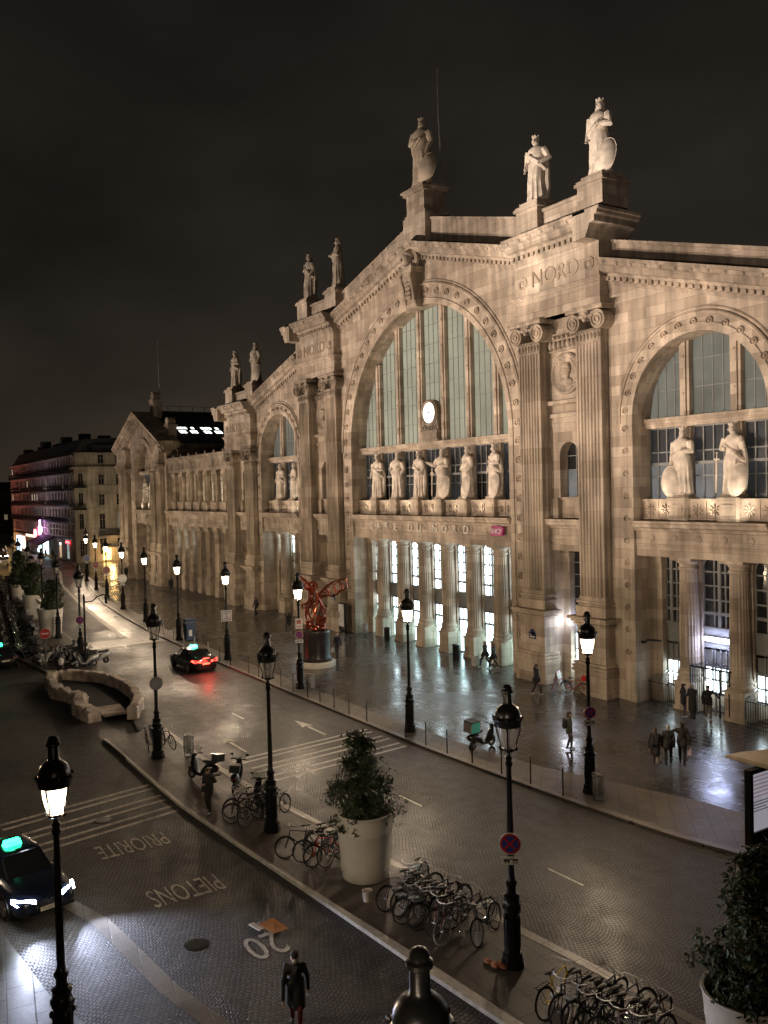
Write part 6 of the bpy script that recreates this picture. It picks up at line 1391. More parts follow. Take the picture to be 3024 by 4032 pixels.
li = bpy.data.lights.new('tail_glow','POINT'); li.energy = 90; li.color=(1,.05,.03); li.shadow_soft_size=.3; lo = bpy.data.objects.new('tail_glow',li); COL.objects.link(lo); lo.parent=T2; lo.location=(-2.75,0,.8)
T3 = car('dark taxi at the left edge beside the parked scooters, green roof light lit',(-68.75,9.95,-.11),R(183),blackp,'off',G_TAXI,'')
gd = 'cars far down the amber avenue'
car('pale car with headlights at the neon lit street corner',(-171.5,30.8,-.1),R(-8),whitep,'off',None,'',group=gd,name='parked_car',cat='car')
for x,y,l,r,p in ((-190,29.2,'car with glowing headlamps on the amber avenue, nearest to the kiosk','head',blackp),(-204,30.6,'dark car second in line on the amber avenue','off',redp),(-216,33,'dark car third in line on the amber avenue','off',blackp)): 
    c_ = car(l,(x,y,-.1),R(-12),p,r,None,'',group=gd,name='distant_car',cat='car')
# ------------------------------------------------------------------ scooters and motorcycles
def scooter_meshes(bodycol, shieldm):
    d = {}
    def wheel(x):
        b = MB(); b.torus((x,0,.23),.165,.065,18,7,'Y'); c = MB(); c.torus((x,0,.23),.10,.012,14,4,'Y'); c.lathe([(.04,-.05),(.04,.05)],(x,0,.23),8,axis='Y')
        for k in range(5): a = k*2*PI/5; c.cbox((x+.06*math.cos(a),0,.23+.06*math.sin(a)),(.12,.03,.025),ry=-a)
        return b,c
    f,fr_ = wheel(.62); r_,rr = wheel(-.6); d['fw']=f.mesh('tyre',M['rubber'],(0,0,0),True); d['fr']=fr_.mesh('rim',alloy); d['rw']=r_.mesh('tyre',M['rubber'],(0,0,0),True); d['rr']=rr.mesh('rim',alloy)
    b = MB(); rings = []
    for x,zb,zt,w in ((-.95,.62,.72,.07),(-.85,.5,.8,.15),(-.6,.42,.82,.18),(-.3,.34,.78,.17),(-.12,.25,.6,.15),(.0,.2,.34,.16),(.25,.2,.32,.17),(.38,.22,.5,.18),(.46,.3,.75,.2),(.54,.45,.9,.19),(.6,.6,.98,.13)):
        rings.append([(x,w*math.cos(2*PI*j/10),(zb+zt)/2+(zt-zb)/2*math.sin(2*PI*j/10)) for j in range(10)])
    b.loft(rings); b.ell((.66,0,.42),(.2,.09,.1),8,5); b.tube([(.5,0,.85),(.62,0,.5),(.62,0,.23)],.04,6); d['body']=b.mesh('body',bodycol,(0,0,0),True)
    b = MB(); b.ell((-.42,0,.86),(.42,.16,.075),12,5); b.ell((-.7,0,.92),(.2,.14,.06),10,5); d['seat']=b.mesh('seat',mat('black_seat',(.015,.014,.014),.55),(0,0,0),True)
    b = MB(); b.tube([(.42,-.34,1.06),(.5,-.2,1.07),(.52,0,1.0),(.5,.2,1.07),(.42,.34,1.06)],.022,6); b.ell((.56,0,1.0),(.1,.14,.09),8,5)
    for s in (-1,1): b.tube([(.48,s*.22,1.06),(.5,s*.3,1.22)],.01,4); b.ell((.5,s*.31,1.25),(.02,.07,.045),7,5)
    d['bar']=b.mesh('handlebar',M['metal_dk'],(0,0,0),True)
    b = MB(); b.ell((.67,0,.95),(.04,.08,.06),8,5); d['lamp']=b.mesh('headlight',lensoff,(0,0,0),True)
    b = MB(); b.ell((-.98,0,.7),(.03,.08,.04),8,4); d['tail']=b.mesh('tail_light',lens_tail_off,(0,0,0),True)
    b = MB(); n=8; b.loft([[(.60-.0*abs(i-4),-.2+.05*i,1.0) for i in range(9)],[(.52,-.22+.055*i,1.2) for i in range(9)],[(.44,-.17+.0425*i,1.42) for i in range(9)]],False,False); d['screen']=b.mesh('windscreen',shieldm,(0,0,0),True)
    b = MB(); b.box(-1.1,-.75,-.2,.2,.98,1.28); b.box(-1.12,-.73,-.21,.21,1.18,1.21); d['box']=b.mesh('top_box',mat('scooter_box',(.03,.03,.032),.3))
    b = MB(); b.tube([(-.1,.05,.2),(-.02,.16,.01)],.014,5); b.tube([(-.55,-.17,.32),(-.9,-.19,.4)],.05,7); d['stand']=b.mesh('stand',M['metal_grey'])
    return d
clear = mat('clear_windscreen',(.4,.42,.45),.08,spec=.9); N_,L_ = nd(clear); N_['Principled BSDF'].inputs['Alpha'].default_value=.3
SV = [scooter_meshes(mat('scooter_'+n,c,.18,.3,coat=.7),clear) for n,c in (('black',(.012,.012,.013)),('grey',(.24,.24,.25)),('dark_blue',(.012,.02,.05)),('white',(.5,.5,.49)),('dark_red',(.10,.012,.014)))]
def scooter(v, label, group, loc, rz, lean=R(7), box=False, screen=True, name='motor_scooter'):
    d = SV[v]; o = empty(name,loc,label,'scooter',group); o.rotation_euler=(lean,0,rz)
    kid('body',d['body'],o); kid('seat',d['seat'],o); kid('handlebar',d['bar'],o); kid('headlight',d['lamp'],o); kid('tail_light',d['tail'],o); kid('stand',d['stand'],o)
    w = kid('wheel',d['fw'],o); kid('rim',d['fr'],w); w = kid('wheel',d['rw'],o); kid('rim',d['rr'],w)
    if screen: kid('windscreen',d['screen'],o)
    if box: kid('top_box',d['box'],o)
    return o
gsc = 'scooters crammed on the parking island'
rnd = random.Random(77); nsc = 0
for row,(off,ph) in enumerate(((-3.2,95),(-1.0,-88))):
    x = -63.2 if row else -66.5
    while x > -135:
        y = 13.9+(-75-x)*.13+off+rnd.uniform(-.15,.15)
        if x > -68: y = interp(MEDL,x)+(1.0 if not row else 2.6)
        v = rnd.choice((0,0,1,1,3,2,4)); bx = rnd.random()<.45
        scooter(v,('black','grey','dark blue','white','dark red')[v]+' scooter '+('with top box ' if bx else 'without top box ')+('in the row nearest the roadway' if not row else 'in the inner row')+' of the parking island',gsc,(x,y,0),R(ph+rnd.uniform(-12,12)),R(rnd.uniform(5,10)),bx,rnd.random()<.6); nsc += 1
        x -= rnd.uniform(.78,1.0)
for x,y,rz,l in ((-68.6,12.9,-40,'white scooter beside the no-entry sign, lowest of the white ones'),(-67.2,14.2,-60,'white scooter with a tall pale front shield in the middle of the white ones'),(-66.6,15.3,-75,'white scooter at the post of the scooter island lamp'),(-66.3,16.0,-80,'rightmost white scooter, half hidden by the bracket lamp post')): scooter(3,l,gsc,(x+2.6,y-.2,0),R(rz),box=False)
# delivery scooter
o = scooter(0,'dark delivery scooter with a turquoise box parked on the wet forecourt','scooters standing alone',(-31.45,24.85,0),R(96),R(6),screen=False)
turq = mat('turquoise_box',(.05,.30,.28),.5); palep = mat('pale_box_side',(.45,.40,.38),.5)
b = MB(); b.box(-.98,-.45,-.26,.26,.95,1.42); bo = kid('delivery_box',b.mesh('delivery_box',turq),o)
b = MB(); b.box(-.995,-.98,-.25,.25,.96,1.41); kid('box_back',b.mesh('box_back',palep),bo); b = MB(); b.box(-.99,-.44,-.27,.27,1.42,1.46); kid('box_lid',b.mesh('box_lid',ctrim),bo)
gmo = 'motorcycles by the island lamp'
scooter(0,'low dark motorcycle left of the man in black on the island',gmo,(-34.9,12.7,0),R(200),box=True); scooter(0,'black motorcycle with tall top box behind the man in black on the island',gmo,(-33.2,13.5,0),R(150),box=True); scooter(0,'black scooter with shining mirrors beside the island lamp',gmo,(-30.4,13.3,0),R(165),screen=True)
# ------------------------------------------------------------------ bicycles
def bike_meshes(fm, rimm, basket):
    d = {}
    def wheel(x):
        t = MB(); t.torus((x,0,.34),.335,.019,32,6,'Y'); r_ = MB(); r_.torus((x,0,.34),.31,.012,32,4,'Y'); r_.lathe([(.022,-.05),(.022,.05)],(x,0,.34),8,axis='Y')
        for k in range(16): a = k*PI/8; r_.tube([(x+.02*math.cos(a),.02*(-1)**k,.34+.02*math.sin(a)),(x+.31*math.cos(a+.12),0,.34+.31*math.sin(a+.12))],.0022,3,cap=False)
        return t,r_
    f,fr_ = wheel(.56); b_,br = wheel(-.5)
    d['ft']=f.mesh('tyre',M['rubber'],(0,0,0),True); d['fr']=fr_.mesh('rim',rimm,(0,0,0),True); d['bt']=b_.mesh('tyre',M['rubber'],(0,0,0),True); d['br']=br.mesh('rim',rimm,(0,0,0),True)
    b = MB(); bb = (-.06,0,.29); ht = (.36,0,.86); hb = (.40,0,.68); stp = (-.2,0,.82)
    b.tube([hb,bb],.019,7); b.tube([ht,(-.17,0,.74)],.016,7); b.tube([bb,stp],.017,7)
    for s in (-1,1): b.tube([bb,(-.5,s*.055,.34)],.011,5); b.tube([(-.16,0,.72),(-.5,s*.055,.34)],.009,5)
    b.tube([ht,hb],.021,7); d['frame']=b.mesh('frame',fm,(0,0,0),True)
    b = MB()
    for s in (-1,1): b.tube([(.41,s*.05,.66),(.46,s*.05,.55),(.56,s*.055,.34)],.012,5)
    b.tube([(.41,-.05,.66),(.41,.05,.66)],.014,5); d['fork']=b.mesh('fork',fm,(0,0,0),True)
    b = MB(); b.tube([ht,(.345,0,.98)],.012,6); b.tube([(.18,-.30,1.02),(.30,-.26,1.03),(.36,-.1,.99),(.36,.1,.99),(.30,.26,1.03),(.18,.30,1.02)],.012,6); d['bar']=b.mesh('handlebar',chrome_r,(0,0,0),True)
    b = MB(); b.ell((-.24,0,.93),(.14,.085,.035),10,5); b.ell((-.11,0,.935),(.1,.035,.028),8,4); b.tube([stp,(-.22,0,.92)],.013,6); d['saddle']=b.mesh('saddle',mat('saddle_leather',(.02,.017,.015),.5),(0,0,0),True)
    b = MB(); b.torus((-.06,.05,.29),.09,.008,18,4,'Y'); b.tube([(-.06,-.08,.29),(-.06,.07,.29)],.012,5); b.tube([(-.06,.07,.29),(.06,.08,.17)],.01,5); b.tube([(-.06,-.07,.29),(-.18,-.08,.41)],.01,5); b.box(.02,.1,.08,.17,.155,.175); b.box(-.22,-.14,-.17,-.08,.405,.425); d['crank']=b.mesh('crank',M['chrome'],(0,0,0),True)
    b = MB(); b.torus((.56,0,.34),.365,.012,18,4,'Y',R(10),R(150)); b.torus((-.5,0,.34),.365,.014,18,4,'Y',R(20),R(185)); d['guard']=b.mesh('mudguard',M['metal_dk'],(0,0,0),True)
    b = MB(); b.box(-.72,-.3,-.07,-.055,.74,.755); b.box(-.72,-.3,.055,.07,.74,.755); [b.box(-.72+.1*i,-.71+.1*i,-.07,.07,.742,.752) for i in range(5)]; [b.tube([(-.65,s*.065,.74),(-.5,s*.06,.34)],.007,4) for s in (-1,1)]; d['rack']=b.mesh('rack',M['metal_dk'])
    if basket:
        b = MB()
        for z,k in ((.78,.8),(.88,.9),(.98,1.0)): b.tube([(.44,-.17*k,z),(.72*.98,-.17*k,z),(.72*.98,.17*k,z),(.44,.17*k,z)],.007,4,closed=True)
        for i in range(5):
            y = -.15+.075*i; b.tube([(.70,y,1.0),(.68,y*.8,.78)],.005,3); b.tube([(.44,y,1.0),(.45,y*.8,.78)],.005,3)
        b.box(.44,.7,-.13,.13,.775,.785); d['basket']=b.mesh('basket',M['metal_grey'])
    return d
chrome_r = mat('steel_rim',(.30,.29,.28),.38,.9); black_r = mat('black_rim',(.03,.03,.03),.4,.5); white_t = mat('white_tyre',(.6,.58,.55),.6)
bcol = {'black':(.015,.015,.016),'blue':(.02,.03,.06),'maroon':(.07,.014,.016),'green':(.11,.24,.21),'yellow':(.62,.40,.03),'grey':(.2,.2,.2),'pink':(.35,.2,.25),'red':(.4,.02,.02)}
BV = {k: bike_meshes(mat('bike_paint_'+k,c,.3,.3,coat=.5), chrome_r if k in ('black','maroon','blue','yellow') else black_r, k in ('green','black','grey')) for k,c in bcol.items()}
def bike(v, loc, rz, lean, label, group, basket=False, white=False):
    d = BV[v]; o = empty('bicycle',loc,label,'bicycle',group); o.rotation_euler=(R(lean),0,R(rz))
    kid('frame',d['frame'],o); kid('fork',d['fork'],o); kid('handlebar',d['bar'],o); kid('saddle',d['saddle'],o); kid('crank',d['crank'],o); kid('mudguard',d['guard'],o); kid('rack',d['rack'],o)
    for t,r_ in (('ft','fr'),('bt','br')):
        w = kid('wheel',d[t],o); kid('rim',d[r_],w)
        if white:
            w.data = w.data.copy(); w.data.materials[0] = white_t
    if basket and 'basket' in d: kid('basket',d['basket'],o)
    return o
gA = 'bicycles parked on the traffic island'
A = [(-20.95,13.55,-86,9,'maroon','dark bicycle of the planter rack, nearest to the white bucket'),(-20.55,13.7,-80,8,'black','second bicycle right of the white bucket in the planter rack'),(-20.0,13.55,-92,10,'black','third bicycle in the rack right of the planter'),(-19.75,13.75,-84,7,'grey','grey bicycle with basket in the middle of the rack right of the planter'),(-19.45,13.7,-95,10,'black','bicycle with pale pack on its carrier in the rack right of the planter'),(-19.1,13.85,-78,8,'maroon','dark red bicycle just behind the white wheeled one')]
for x,y,rz,ln,v,l in A: bike(v,(x,y,0),rz,ln,l,gA,True)
bike('maroon',(-18.62,13.75,0),-76,10,'bicycle with bright white tyres at the right end of the planter rack',gA,False,True)
bike('green',(-21.35,14.35,0),-60,6,'mint green bicycle leaning behind the big planter',gA,True)
b_ = bike('blue',(-18.15,14.45,0),-65,12,'dark bicycle with tall handlebars right of the white tyred one',gA)
for x,y,rz,ln,v,l in ((-25.75,12.75,-100,9,'black','bicycle with bright rear rim left of the big planter, outermost'),(-25.2,13.1,-95,8,'blue','dark blue bicycle second left of the big planter'),(-24.75,13.2,-88,8,'red','bicycle with a red bag left of the big planter'),(-24.6,13.55,-80,10,'black','black bicycle touching the left side of the big planter')): bike(v,(x,y,0),rz,ln,l,gA,False)
for x,y,rz,ln,v,l in ((-29.35,12.75,-70,9,'black','front bicycle with pale rim at the foot of the island lamp'),(-30.3,12.7,-85,8,'blue','bicycle left of the one at the foot of the island lamp'),(-30.0,13.1,-80,8,'black','bicycle hidden in the middle of the heap left of the island lamp'),(-29.3,13.6,-60,10,'grey','grey bicycle with basket tight behind the island lamp')): bike(v,(x,y,0),rz,ln,l,gA,v=='grey')
for x,y,rz,ln,v,l in ((-41.0,12.35,-14,7,'black','bicycle with pale rims left of the lamp by the stone stairwell'),(-41.4,12.75,-10,8,'blue','second bicycle behind the first by the stone stairwell'),(-40.6,13.15,10,7,'black','bicycle right of the lamp by the stone stairwell')): bike(v,(x,y,0),rz,ln,l,gA,False)
for x,y,rz,ln,v,l in ((-20.75,14.05,95,-8,'black','bicycle facing the road behind the bicycle next to the bucket'),(-20.2,14.15,88,9,'blue','blue bicycle facing the road in the thick of the planter rack'),(-19.6,14.3,100,-9,'maroon','dark red bicycle facing the road in the planter rack'),(-19.0,14.35,84,8,'black','black bicycle facing the road behind the white tyred one'),(-25.5,13.6,80,-8,'maroon','dark red bicycle at the back of the heap left of the planter'),(-29.7,12.5,-95,12,'maroon','dark red bicycle leaning out of the heap left of the island lamp'),(-30.7,13.3,-70,6,'black','bicycle between the man in black and the heap by the lamp'),(-14.0,14.3,95,8,'blue','bicycle facing the road behind the yellow one'),(-13.3,14.45,86,-9,'black','bicycle facing the road in the middle of the lower right rack'),(-12.9,14.55,98,8,'maroon','dark red bicycle facing the road near the cut off planter')): bike(v,(x,y,0),rz,ln,l,gA,False)
bike('yellow',(-14.65,13.7,0),100,-9,'yellow bicycle at the left end of the lower right rack',gA)
for x,y,rz,ln,v,l in ((-14.25,13.8,-82,9,'black','black bicycle right beside the yellow one'),(-13.85,13.9,-90,8,'grey','grey bicycle with basket second right of the yellow one'),(-13.5,13.8,-84,9,'black','bicycle with shining stem third right of the yellow one'),(-13.1,13.9,-95,8,'black','bicycle fourth right of the yellow one'),(-12.75,14.0,-80,9,'pink','pinkish framed bicycle at the right end of the lower right rack'),(-12.35,14.1,-88,8,'grey','last bicycle before the cut off planter')): bike(v,(x,y,0),rz,ln,l,gA,v=='grey')
o = bike('red',(-36.5,35.7,0),25,8,'orange red shared bicycle beside the folding board',gA); b = MB(); b.box(.5,.72,-.16,.16,.86,1.1); kid('front_case',b.mesh('front_case',mat('bright_red_case',(.55,.03,.015),.4)),o)
bike('grey',(-70.3,25.75,0),75,50,'bicycle tipped over beside the blue bins',gA)
# ------------------------------------------------------------------ people
def remesh(name, caps, m, parent, vox=.02, extra=None, sm=3):
    """capsules (p,q,r0,r1) fused into one continuous skin"""
    b = MB()
    for p,q,r0,r1 in caps:
        p,q = Vector(p),Vector(q); d = q-p; L_ = d.length; d = d.normalized() if L_ > 1e-6 else Vector((0,0,1))
        pts = []; rs = []
        for a in (-80,-55,-25): pts.append(p+d*r0*math.sin(R(a))); rs.append(r0*math.cos(R(a)))
        for a in (25,55,80): pts.append(q+d*r1*math.sin(R(a))); rs.append(r1*math.cos(R(a)))
        b.tube(pts,rs,10)
    me = b.mesh(name, m); o = bpy.data.objects.new('tmp',me); COL.objects.link(o)
    md = o.modifiers.new('r','REMESH'); md.mode='VOXEL'; md.voxel_size=vox; md.use_smooth_shade=True
    s_ = o.modifiers.new('s','SMOOTH'); s_.iterations=sm; s_.factor=.5
    dg = bpy.context.evaluated_depsgraph_get(); me2 = bpy.data.meshes.new_from_object(o.evaluated_get(dg)); bpy.data.objects.remove(o)
    me2.name = name
    if not me2.materials: me2.materials.append(m)
    if extra:
        bm = bmesh.new(); bm.from_mesh(me2); t = bpy.data.meshes.new('t'); t.from_pydata(extra.v,[],extra.f); bm.from_mesh(t); bm.to_mesh(me2); bm.free()
    for p in me2.polygons: p.use_smooth = True
    return kid(name, me2, parent)
skin = mat('skin',(.36,.22,.15),.55); dskin = mat('dark_skin',(.12,.07,.05),.55)
cl = {n: mat('cloth_'+n,c,.8,var=.25,scale=9,bump=.2) for n,c in dict(black=(.012,.012,.013),navy=(.014,.018,.03),brown=(.012,.009,.008),grey=(.06,.06,.065),pale=(.38,.36,.33),red=(.16,.03,.028),beige=(.14,.12,.095),olive=(.05,.05,.035),white=(.55,.54,.52)).items()}
hairm = {n: mat('hair_'+n,c,.6) for n,c in dict(dark=(.015,.012,.01),grey=(.30,.29,.28),blond=(.42,.34,.2),brown=(.06,.035,.02)).items()}
def person(x, y, rz, label, h=1.75, stride=.22, coat='black', pants='black', shoes='black', hair='dark', clen=.82, pose='walk', z=0.0, hood=False, bag=None, mask=False, sk=None, hat=False, ph=1, vneck=False, group=None):
    o = empty('person',(x,y,z),label,'person',group or 'people on the square'); o.rotation_euler=(0,0,R(rz)); o.scale=(h/1.75,)*3
    sk = sk or skin; s = stride
    hip = {1:Vector((0,.09,.92)),-1:Vector((0,-.09,.92))}; foot = {1:Vector((s*ph,.09,.085)),-1:Vector((-s*ph*1.1,-.09,.085 if s<.05 else .14))}
    if ph < 0: foot = {1:Vector((-s*1.1,.09,.085 if s<.05 else .14)),-1:Vector((s,-.09,.085))}
    knee = {k: (hip[k]+foot[k])/2+Vector((.06+abs(s)*.12,0,.02)) for k in (1,-1)}
    sh = {k: Vector((0,k*.19,1.43)) for k in (1,-1)}
    if pose == 'walk': hand = {1:Vector((-s*1.0*ph+.05,.27,.80)),-1:Vector((s*1.0*ph+.05,-.27,.80))}
    elif pose == 'phone': hand = {1:Vector((.26,.06,1.20)),-1:Vector((.05,-.25,.80))}
    elif pose == 'fold': hand = {1:Vector((.2,-.08,1.15)),-1:Vector((.2,.08,1.1))}
    elif pose == 'reach': hand = {1:Vector((.25,.45,1.12)),-1:Vector((.06,-.27,.85))}
    elif pose == 'arm_round': hand = {1:Vector((.05,.5,1.36)),-1:Vector((.06,-.27,.86))}
    else: hand = {1:Vector((.05,.25,.80)),-1:Vector((.05,-.25,.80))}
    elb = {}
    for k in (1,-1):
        mid = (sh[k]+hand[k])/2; L_ = (hand[k]-sh[k]).length; bend = math.sqrt(max(0,.30**2-(L_/2)**2)) if L_ < .6 else .03
        elb[k] = mid+Vector((-bend*.8-.02,k*bend*.6+k*.02,-bend*.35))
    hd = Vector((.02,0,1.62)); fing = MB()
    for k in (1,-1):
        d = (hand[k]-elb[k]).normalized(); side = d.cross(Vector((0,1,0))); side = side.normalized() if side.length>.1 else Vector((1,0,0)); nrm = d.cross(side)
        palm = hand[k]+d*.05
        for i,(off,l) in enumerate(((-.03,.065),(-.01,.078),(.01,.074),(.028,.058))):
            p = palm+side*off+d*.03; fing.tube([p,p+d*l*.5,p+d*l*.85+nrm*k*.018,p+d*l+nrm*k*.035],[.0105,.0095,.009,.007],6)
        p = hand[k]+side*-.03; fing.tube([p,p+side*-.025+d*.03,p+side*-.03+d*.065],[.012,.011,.008],6)
    cp = [((0,0,1.0),(0,0,1.2),.13,.135),((0,-.1,1.36),(0,.1,1.36),.1,.1),((0,0,1.2),(0,0,1.4),.135,.12),((0,0,1.45),(.01,0,1.55),.055,.052),(hd+Vector((-.01,0,.03)),hd+Vector((.02,0,-.02)),.092,.08),(hd+Vector((.04,0,-.05)),hd+Vector((.045,0,-.08)),.055,.045),(hd+Vector((.105,0,-.005)),hd+Vector((.112,0,-.03)),.012,.018),(hd+Vector((.0,.088,-.01)),hd+Vector((0,.09,-.035)),.018,.014),(hd+Vector((.0,-.088,-.01)),hd+Vector((0,-.09,-.035)),.018,.014)]
    for k in (1,-1):
        cp += [(hip[k],knee[k],.085,.058),(knee[k],foot[k],.056,.04),(sh[k],elb[k],.052,.042),(elb[k],hand[k],.04,.028),(hand[k],hand[k]+(hand[k]-elb[k]).normalized()*.07,.032,.034)]
    eye = MB()
    remesh('body',cp,sk,o,.018,fing,2)
    for k in (1,-1): fing = None
    e = MB(); [e.ell(hd+Vector((.094,k*.034,.012)),(.01,.013,.009),6,4) for k in (1,-1)]; kid('eyes',e.mesh('eyes',mat('eyes',(.02,.015,.012),.3)) if 'EYES' not in globals() else EYES,o); 
    if 'EYES' not in globals(): globals()['EYES'] = e.mesh('eyes',mat('eyes',(.02,.015,.012),.3))
    m_ = MB(); m_.ell(hd+Vector((.088,0,-.062)),(.012,.026,.007),6,4); kid('mouth',m_.mesh('mouth',mat('lips',(.2,.08,.07),.5)),o) if not mask else None
    # clothing
    cc = [((0,0,1.0),(0,0,1.22),.155,.16),((0,-.12,1.37),(0,.12,1.37),.118,.118),((0,0,1.22),(0,0,1.42),.16,.13),((0,0,1.44),(0,0,1.49),.085,.075)]
    for k in (1,-1):
        cc += [(sh[k],elb[k],.072,.062),(elb[k],hand[k]-(hand[k]-elb[k]).normalized()*.02,.06,.05)]
        lowz = Vector((foot[k].x*.35,k*.07,clen)); cc += [(Vector((0,k*.07,1.05)),lowz,.15,.15 if clen>.7 else .17)]
    if hood: cc += [((-.08,-.05,1.5),(-.08,.05,1.5),.09,.09)]
    remesh('coat',cc,cl[coat],o,.022,None,3)
    remesh('trousers',[c for k in (1,-1) for c in ((hip[k],knee[k],.105,.08),(knee[k],foot[k]+Vector((0,0,.03)),.078,.06))]+[((0,-.07,.95),(0,.07,.95),.115,.115)],cl[pants],o,.02,None,2)
    for k in (1,-1): remesh('shoe',[(foot[k]+Vector((-.05,0,-.03)),foot[k]+Vector((.14,0,-.045)),.05,.04)],cl[shoes],o,.015,None,1)
    hc = [(hd+Vector((-.03,0,.05)),hd+Vector((.02,0,.055)),.095,.085),(hd+Vector((-.05,0,.0)),hd+Vector((-.055,0,-.05)),.082,.06)]
    if hat: hc = [(hd+Vector((-.02,0,.06)),hd+Vector((.02,0,.065)),.1,.095),(hd+Vector((.09,0,.055)),hd+Vector((.13,0,.045)),.03,.02)]
    if hood: hc += [(hd+Vector((-.04,0,.03)),hd+Vector((-.06,0,-.08)),.105,.1)]
    remesh('cap' if hat else 'hair',hc,cl[coat] if hat else hairm[hair],o,.018,None,2)
    if mask: remesh('face_mask',[(hd+Vector((.075,0,-.045)),hd+Vector((.07,0,-.07)),.056,.05)],cl['white'],o,.012,None,1)
    if vneck: b = MB(); b.add([(.125,-.07,1.47),(.125,.07,1.47),(.168,0,1.30),(.11,-.07,1.47),(.11,.07,1.47),(.15,0,1.30)],[(0,1,2),(5,4,3),(0,2,5,3),(1,4,5,2)]); kid('scarf',b.mesh('scarf',cl['grey']),o)
    if bag == 'pack': remesh('backpack',[((-.2,-.08,1.32),(-.22,-.08,1.08),.1,.11),((-.2,.08,1.32),(-.22,.08,1.08),.1,.11)],cl['black'],o,.022,None,3)
    if bag in ('white','pink'):
        baglab = 'pinkish bag at the hip of the tallest walker of the three arm in arm' if bag=='pink' else ('white bag carried by the blond person near the sculpture' if hair=='blond' else 'white bag held between the couple walking past the entrance columns')
        p = hand[-1]; b = empty('carrier_bag',(0,0,0),baglab,'bag','carrier bags in hands')
        wv = Matrix.Translation((x,y,z)) @ Matrix.Rotation(R(rz),4,'Z') @ Matrix.Scale(h/1.75,4) @ p; b.location = wv; b.rotation_euler=(0,0,R(rz))
        q = MB(); q.loft([[(-.12,-.04,-.12),(.12,-.04,-.12),(.12,.04,-.12),(-.12,.04,-.12)],[(-.15,-.08,-.28),(.15,-.08,-.28),(.15,.08,-.28),(-.15,.08,-.28)],[(-.13,-.07,-.46),(.13,-.07,-.46),(.13,.07,-.46),(-.13,.07,-.46)]]); kid('bag',q.mesh('bag',cl['white'] if bag=='white' else mat('pinkish_bag',(.5,.4,.4),.5),(0,0,0),True),b)
        q = MB(); q.tube([(-.1,0,-.13),(-.03,0,.0),(.03,0,.0),(.1,0,-.13)],.008,4); kid('bag_handle',q.mesh('bag_handle',cl['white']),b)
    return o
person(-17.62,8.46,-28,'person in a long dark coat and cap with a white mask, walking at the bottom',1.78,.2,'black','red','black','dark',.62,'walk',-.1,mask=True,hat=True,vneck=True)
person(-31.2,11.62,-60,'person in black with pale trainers, standing before the motorcycles',1.74,.06,'black','black','pale','brown',.85,'phone')
person(-37.58,33.75,25,'person in black walking past the street name plate pier',1.78,.22,'black','black','pale','dark',.88,'walk',hood=True)
person(-28.94,27.9,55,'person in dark jacket seen from behind, in the middle of the wet forecourt',1.74,.1,'olive','grey','beige','dark',.86,'stand',bag='pack')
person(-25.15,29.2,128,'person in long dark coat, left one of the three walking arm in arm',1.62,.24,'brown','beige','grey','brown',.6,'walk',bag='pack')
person(-24.85,29.65,128,'person with grey hair, middle one of the three walking arm in arm',1.72,.26,'black','black','black','grey',.82,'stand',ph=-1)
person(-24.5,30.1,128,'person with short dark hair, right one of the three walking arm in arm',1.86,.3,'brown','black','black','dark',.86,'arm_round',bag='pink')
person(-29.45,36.35,60,'person in reddish dark clothes, leftmost in the group before the gate',1.74,.04,'brown','grey','pale','dark',.78,'fold')
person(-28.95,36.42,100,'person with pale hood in long black coat, middle of the group before the gate',1.8,.03,'black','black','black','grey',.5,'fold')
person(-28.35,36.85,-40,'person with dark jacket and pale trousers stretching an arm out before the gate',1.78,.06,'black','beige','pale','dark',.86,'reach')
person(-45.36,36.3,205,'person in dark jacket walking with a pale trolley bag near the entrance columns',1.78,.32,'black','navy','pale','grey',.86,'walk')
person(-44.75,36.5,205,'person in dark brown coat walking behind the one with the trolley bag',1.68,.3,'black','brown','pale','brown',.75,'walk',bag='white')
person(-55.14,30.56,-60,'person with blond hair carrying a white bag right of the sculpture',1.72,.16,'navy','navy','black','blond',.86,'walk',bag='white')
person(-78.85,34.77,-80,'lone dark person before the low gallery piers',1.75,.12,'black','black','black','dark',.8,'walk')
person(-66.96,32.44,190,'dark person half hidden behind the sculpture lamp',1.75,.2,'black','grey','pale','dark',.8,'walk')
person(-58.6,29.9,200,'person in navy clothes passing behind the sculpture drum',1.72,.15,'navy','grey','black','dark',.84,'walk')
person(-126.4,35.7,180,'dark person walking at the far corner of the forecourt',1.78,.15,'black','black','pale','dark',.8,'walk')
person(-105.0,35.1,170,'dark person standing on the ramp by the far pavilion',1.78,.08,'black','black','black','dark',.7,'stand')
person(-60.5,12.5,185,'dark person with a white bag on the back at the stone stairwell',1.72,.1,'black','black','black','dark',.8,'stand')
o = empty('backpack_bag',(-60.28,12.52,1.15),'white rucksack worn by the person at the stone stairwell','bag'); b = MB(); b.ell((0,0,0),(.15,.2,.26),12,8); b.ell((.1,0,-.08),(.08,.15,.14),9,6); kid('bag',b.mesh('bag',cl['white'],(0,0,0),True),o)
for x,y,l in ((-178.0,36.2,'dark figure outside the shop right of the awning'),(-176.2,35.9,'second dark figure outside the shop right of the awning'),(-185.5,35.6,'dark figure under the violet neon sign'),(-183.6,36.0,'dark figure at the turquoise lit shop door')): person(x,y,120,l,1.78,.08,'black','grey','black','dark',.8,'stand',group='figures outside the far shops')
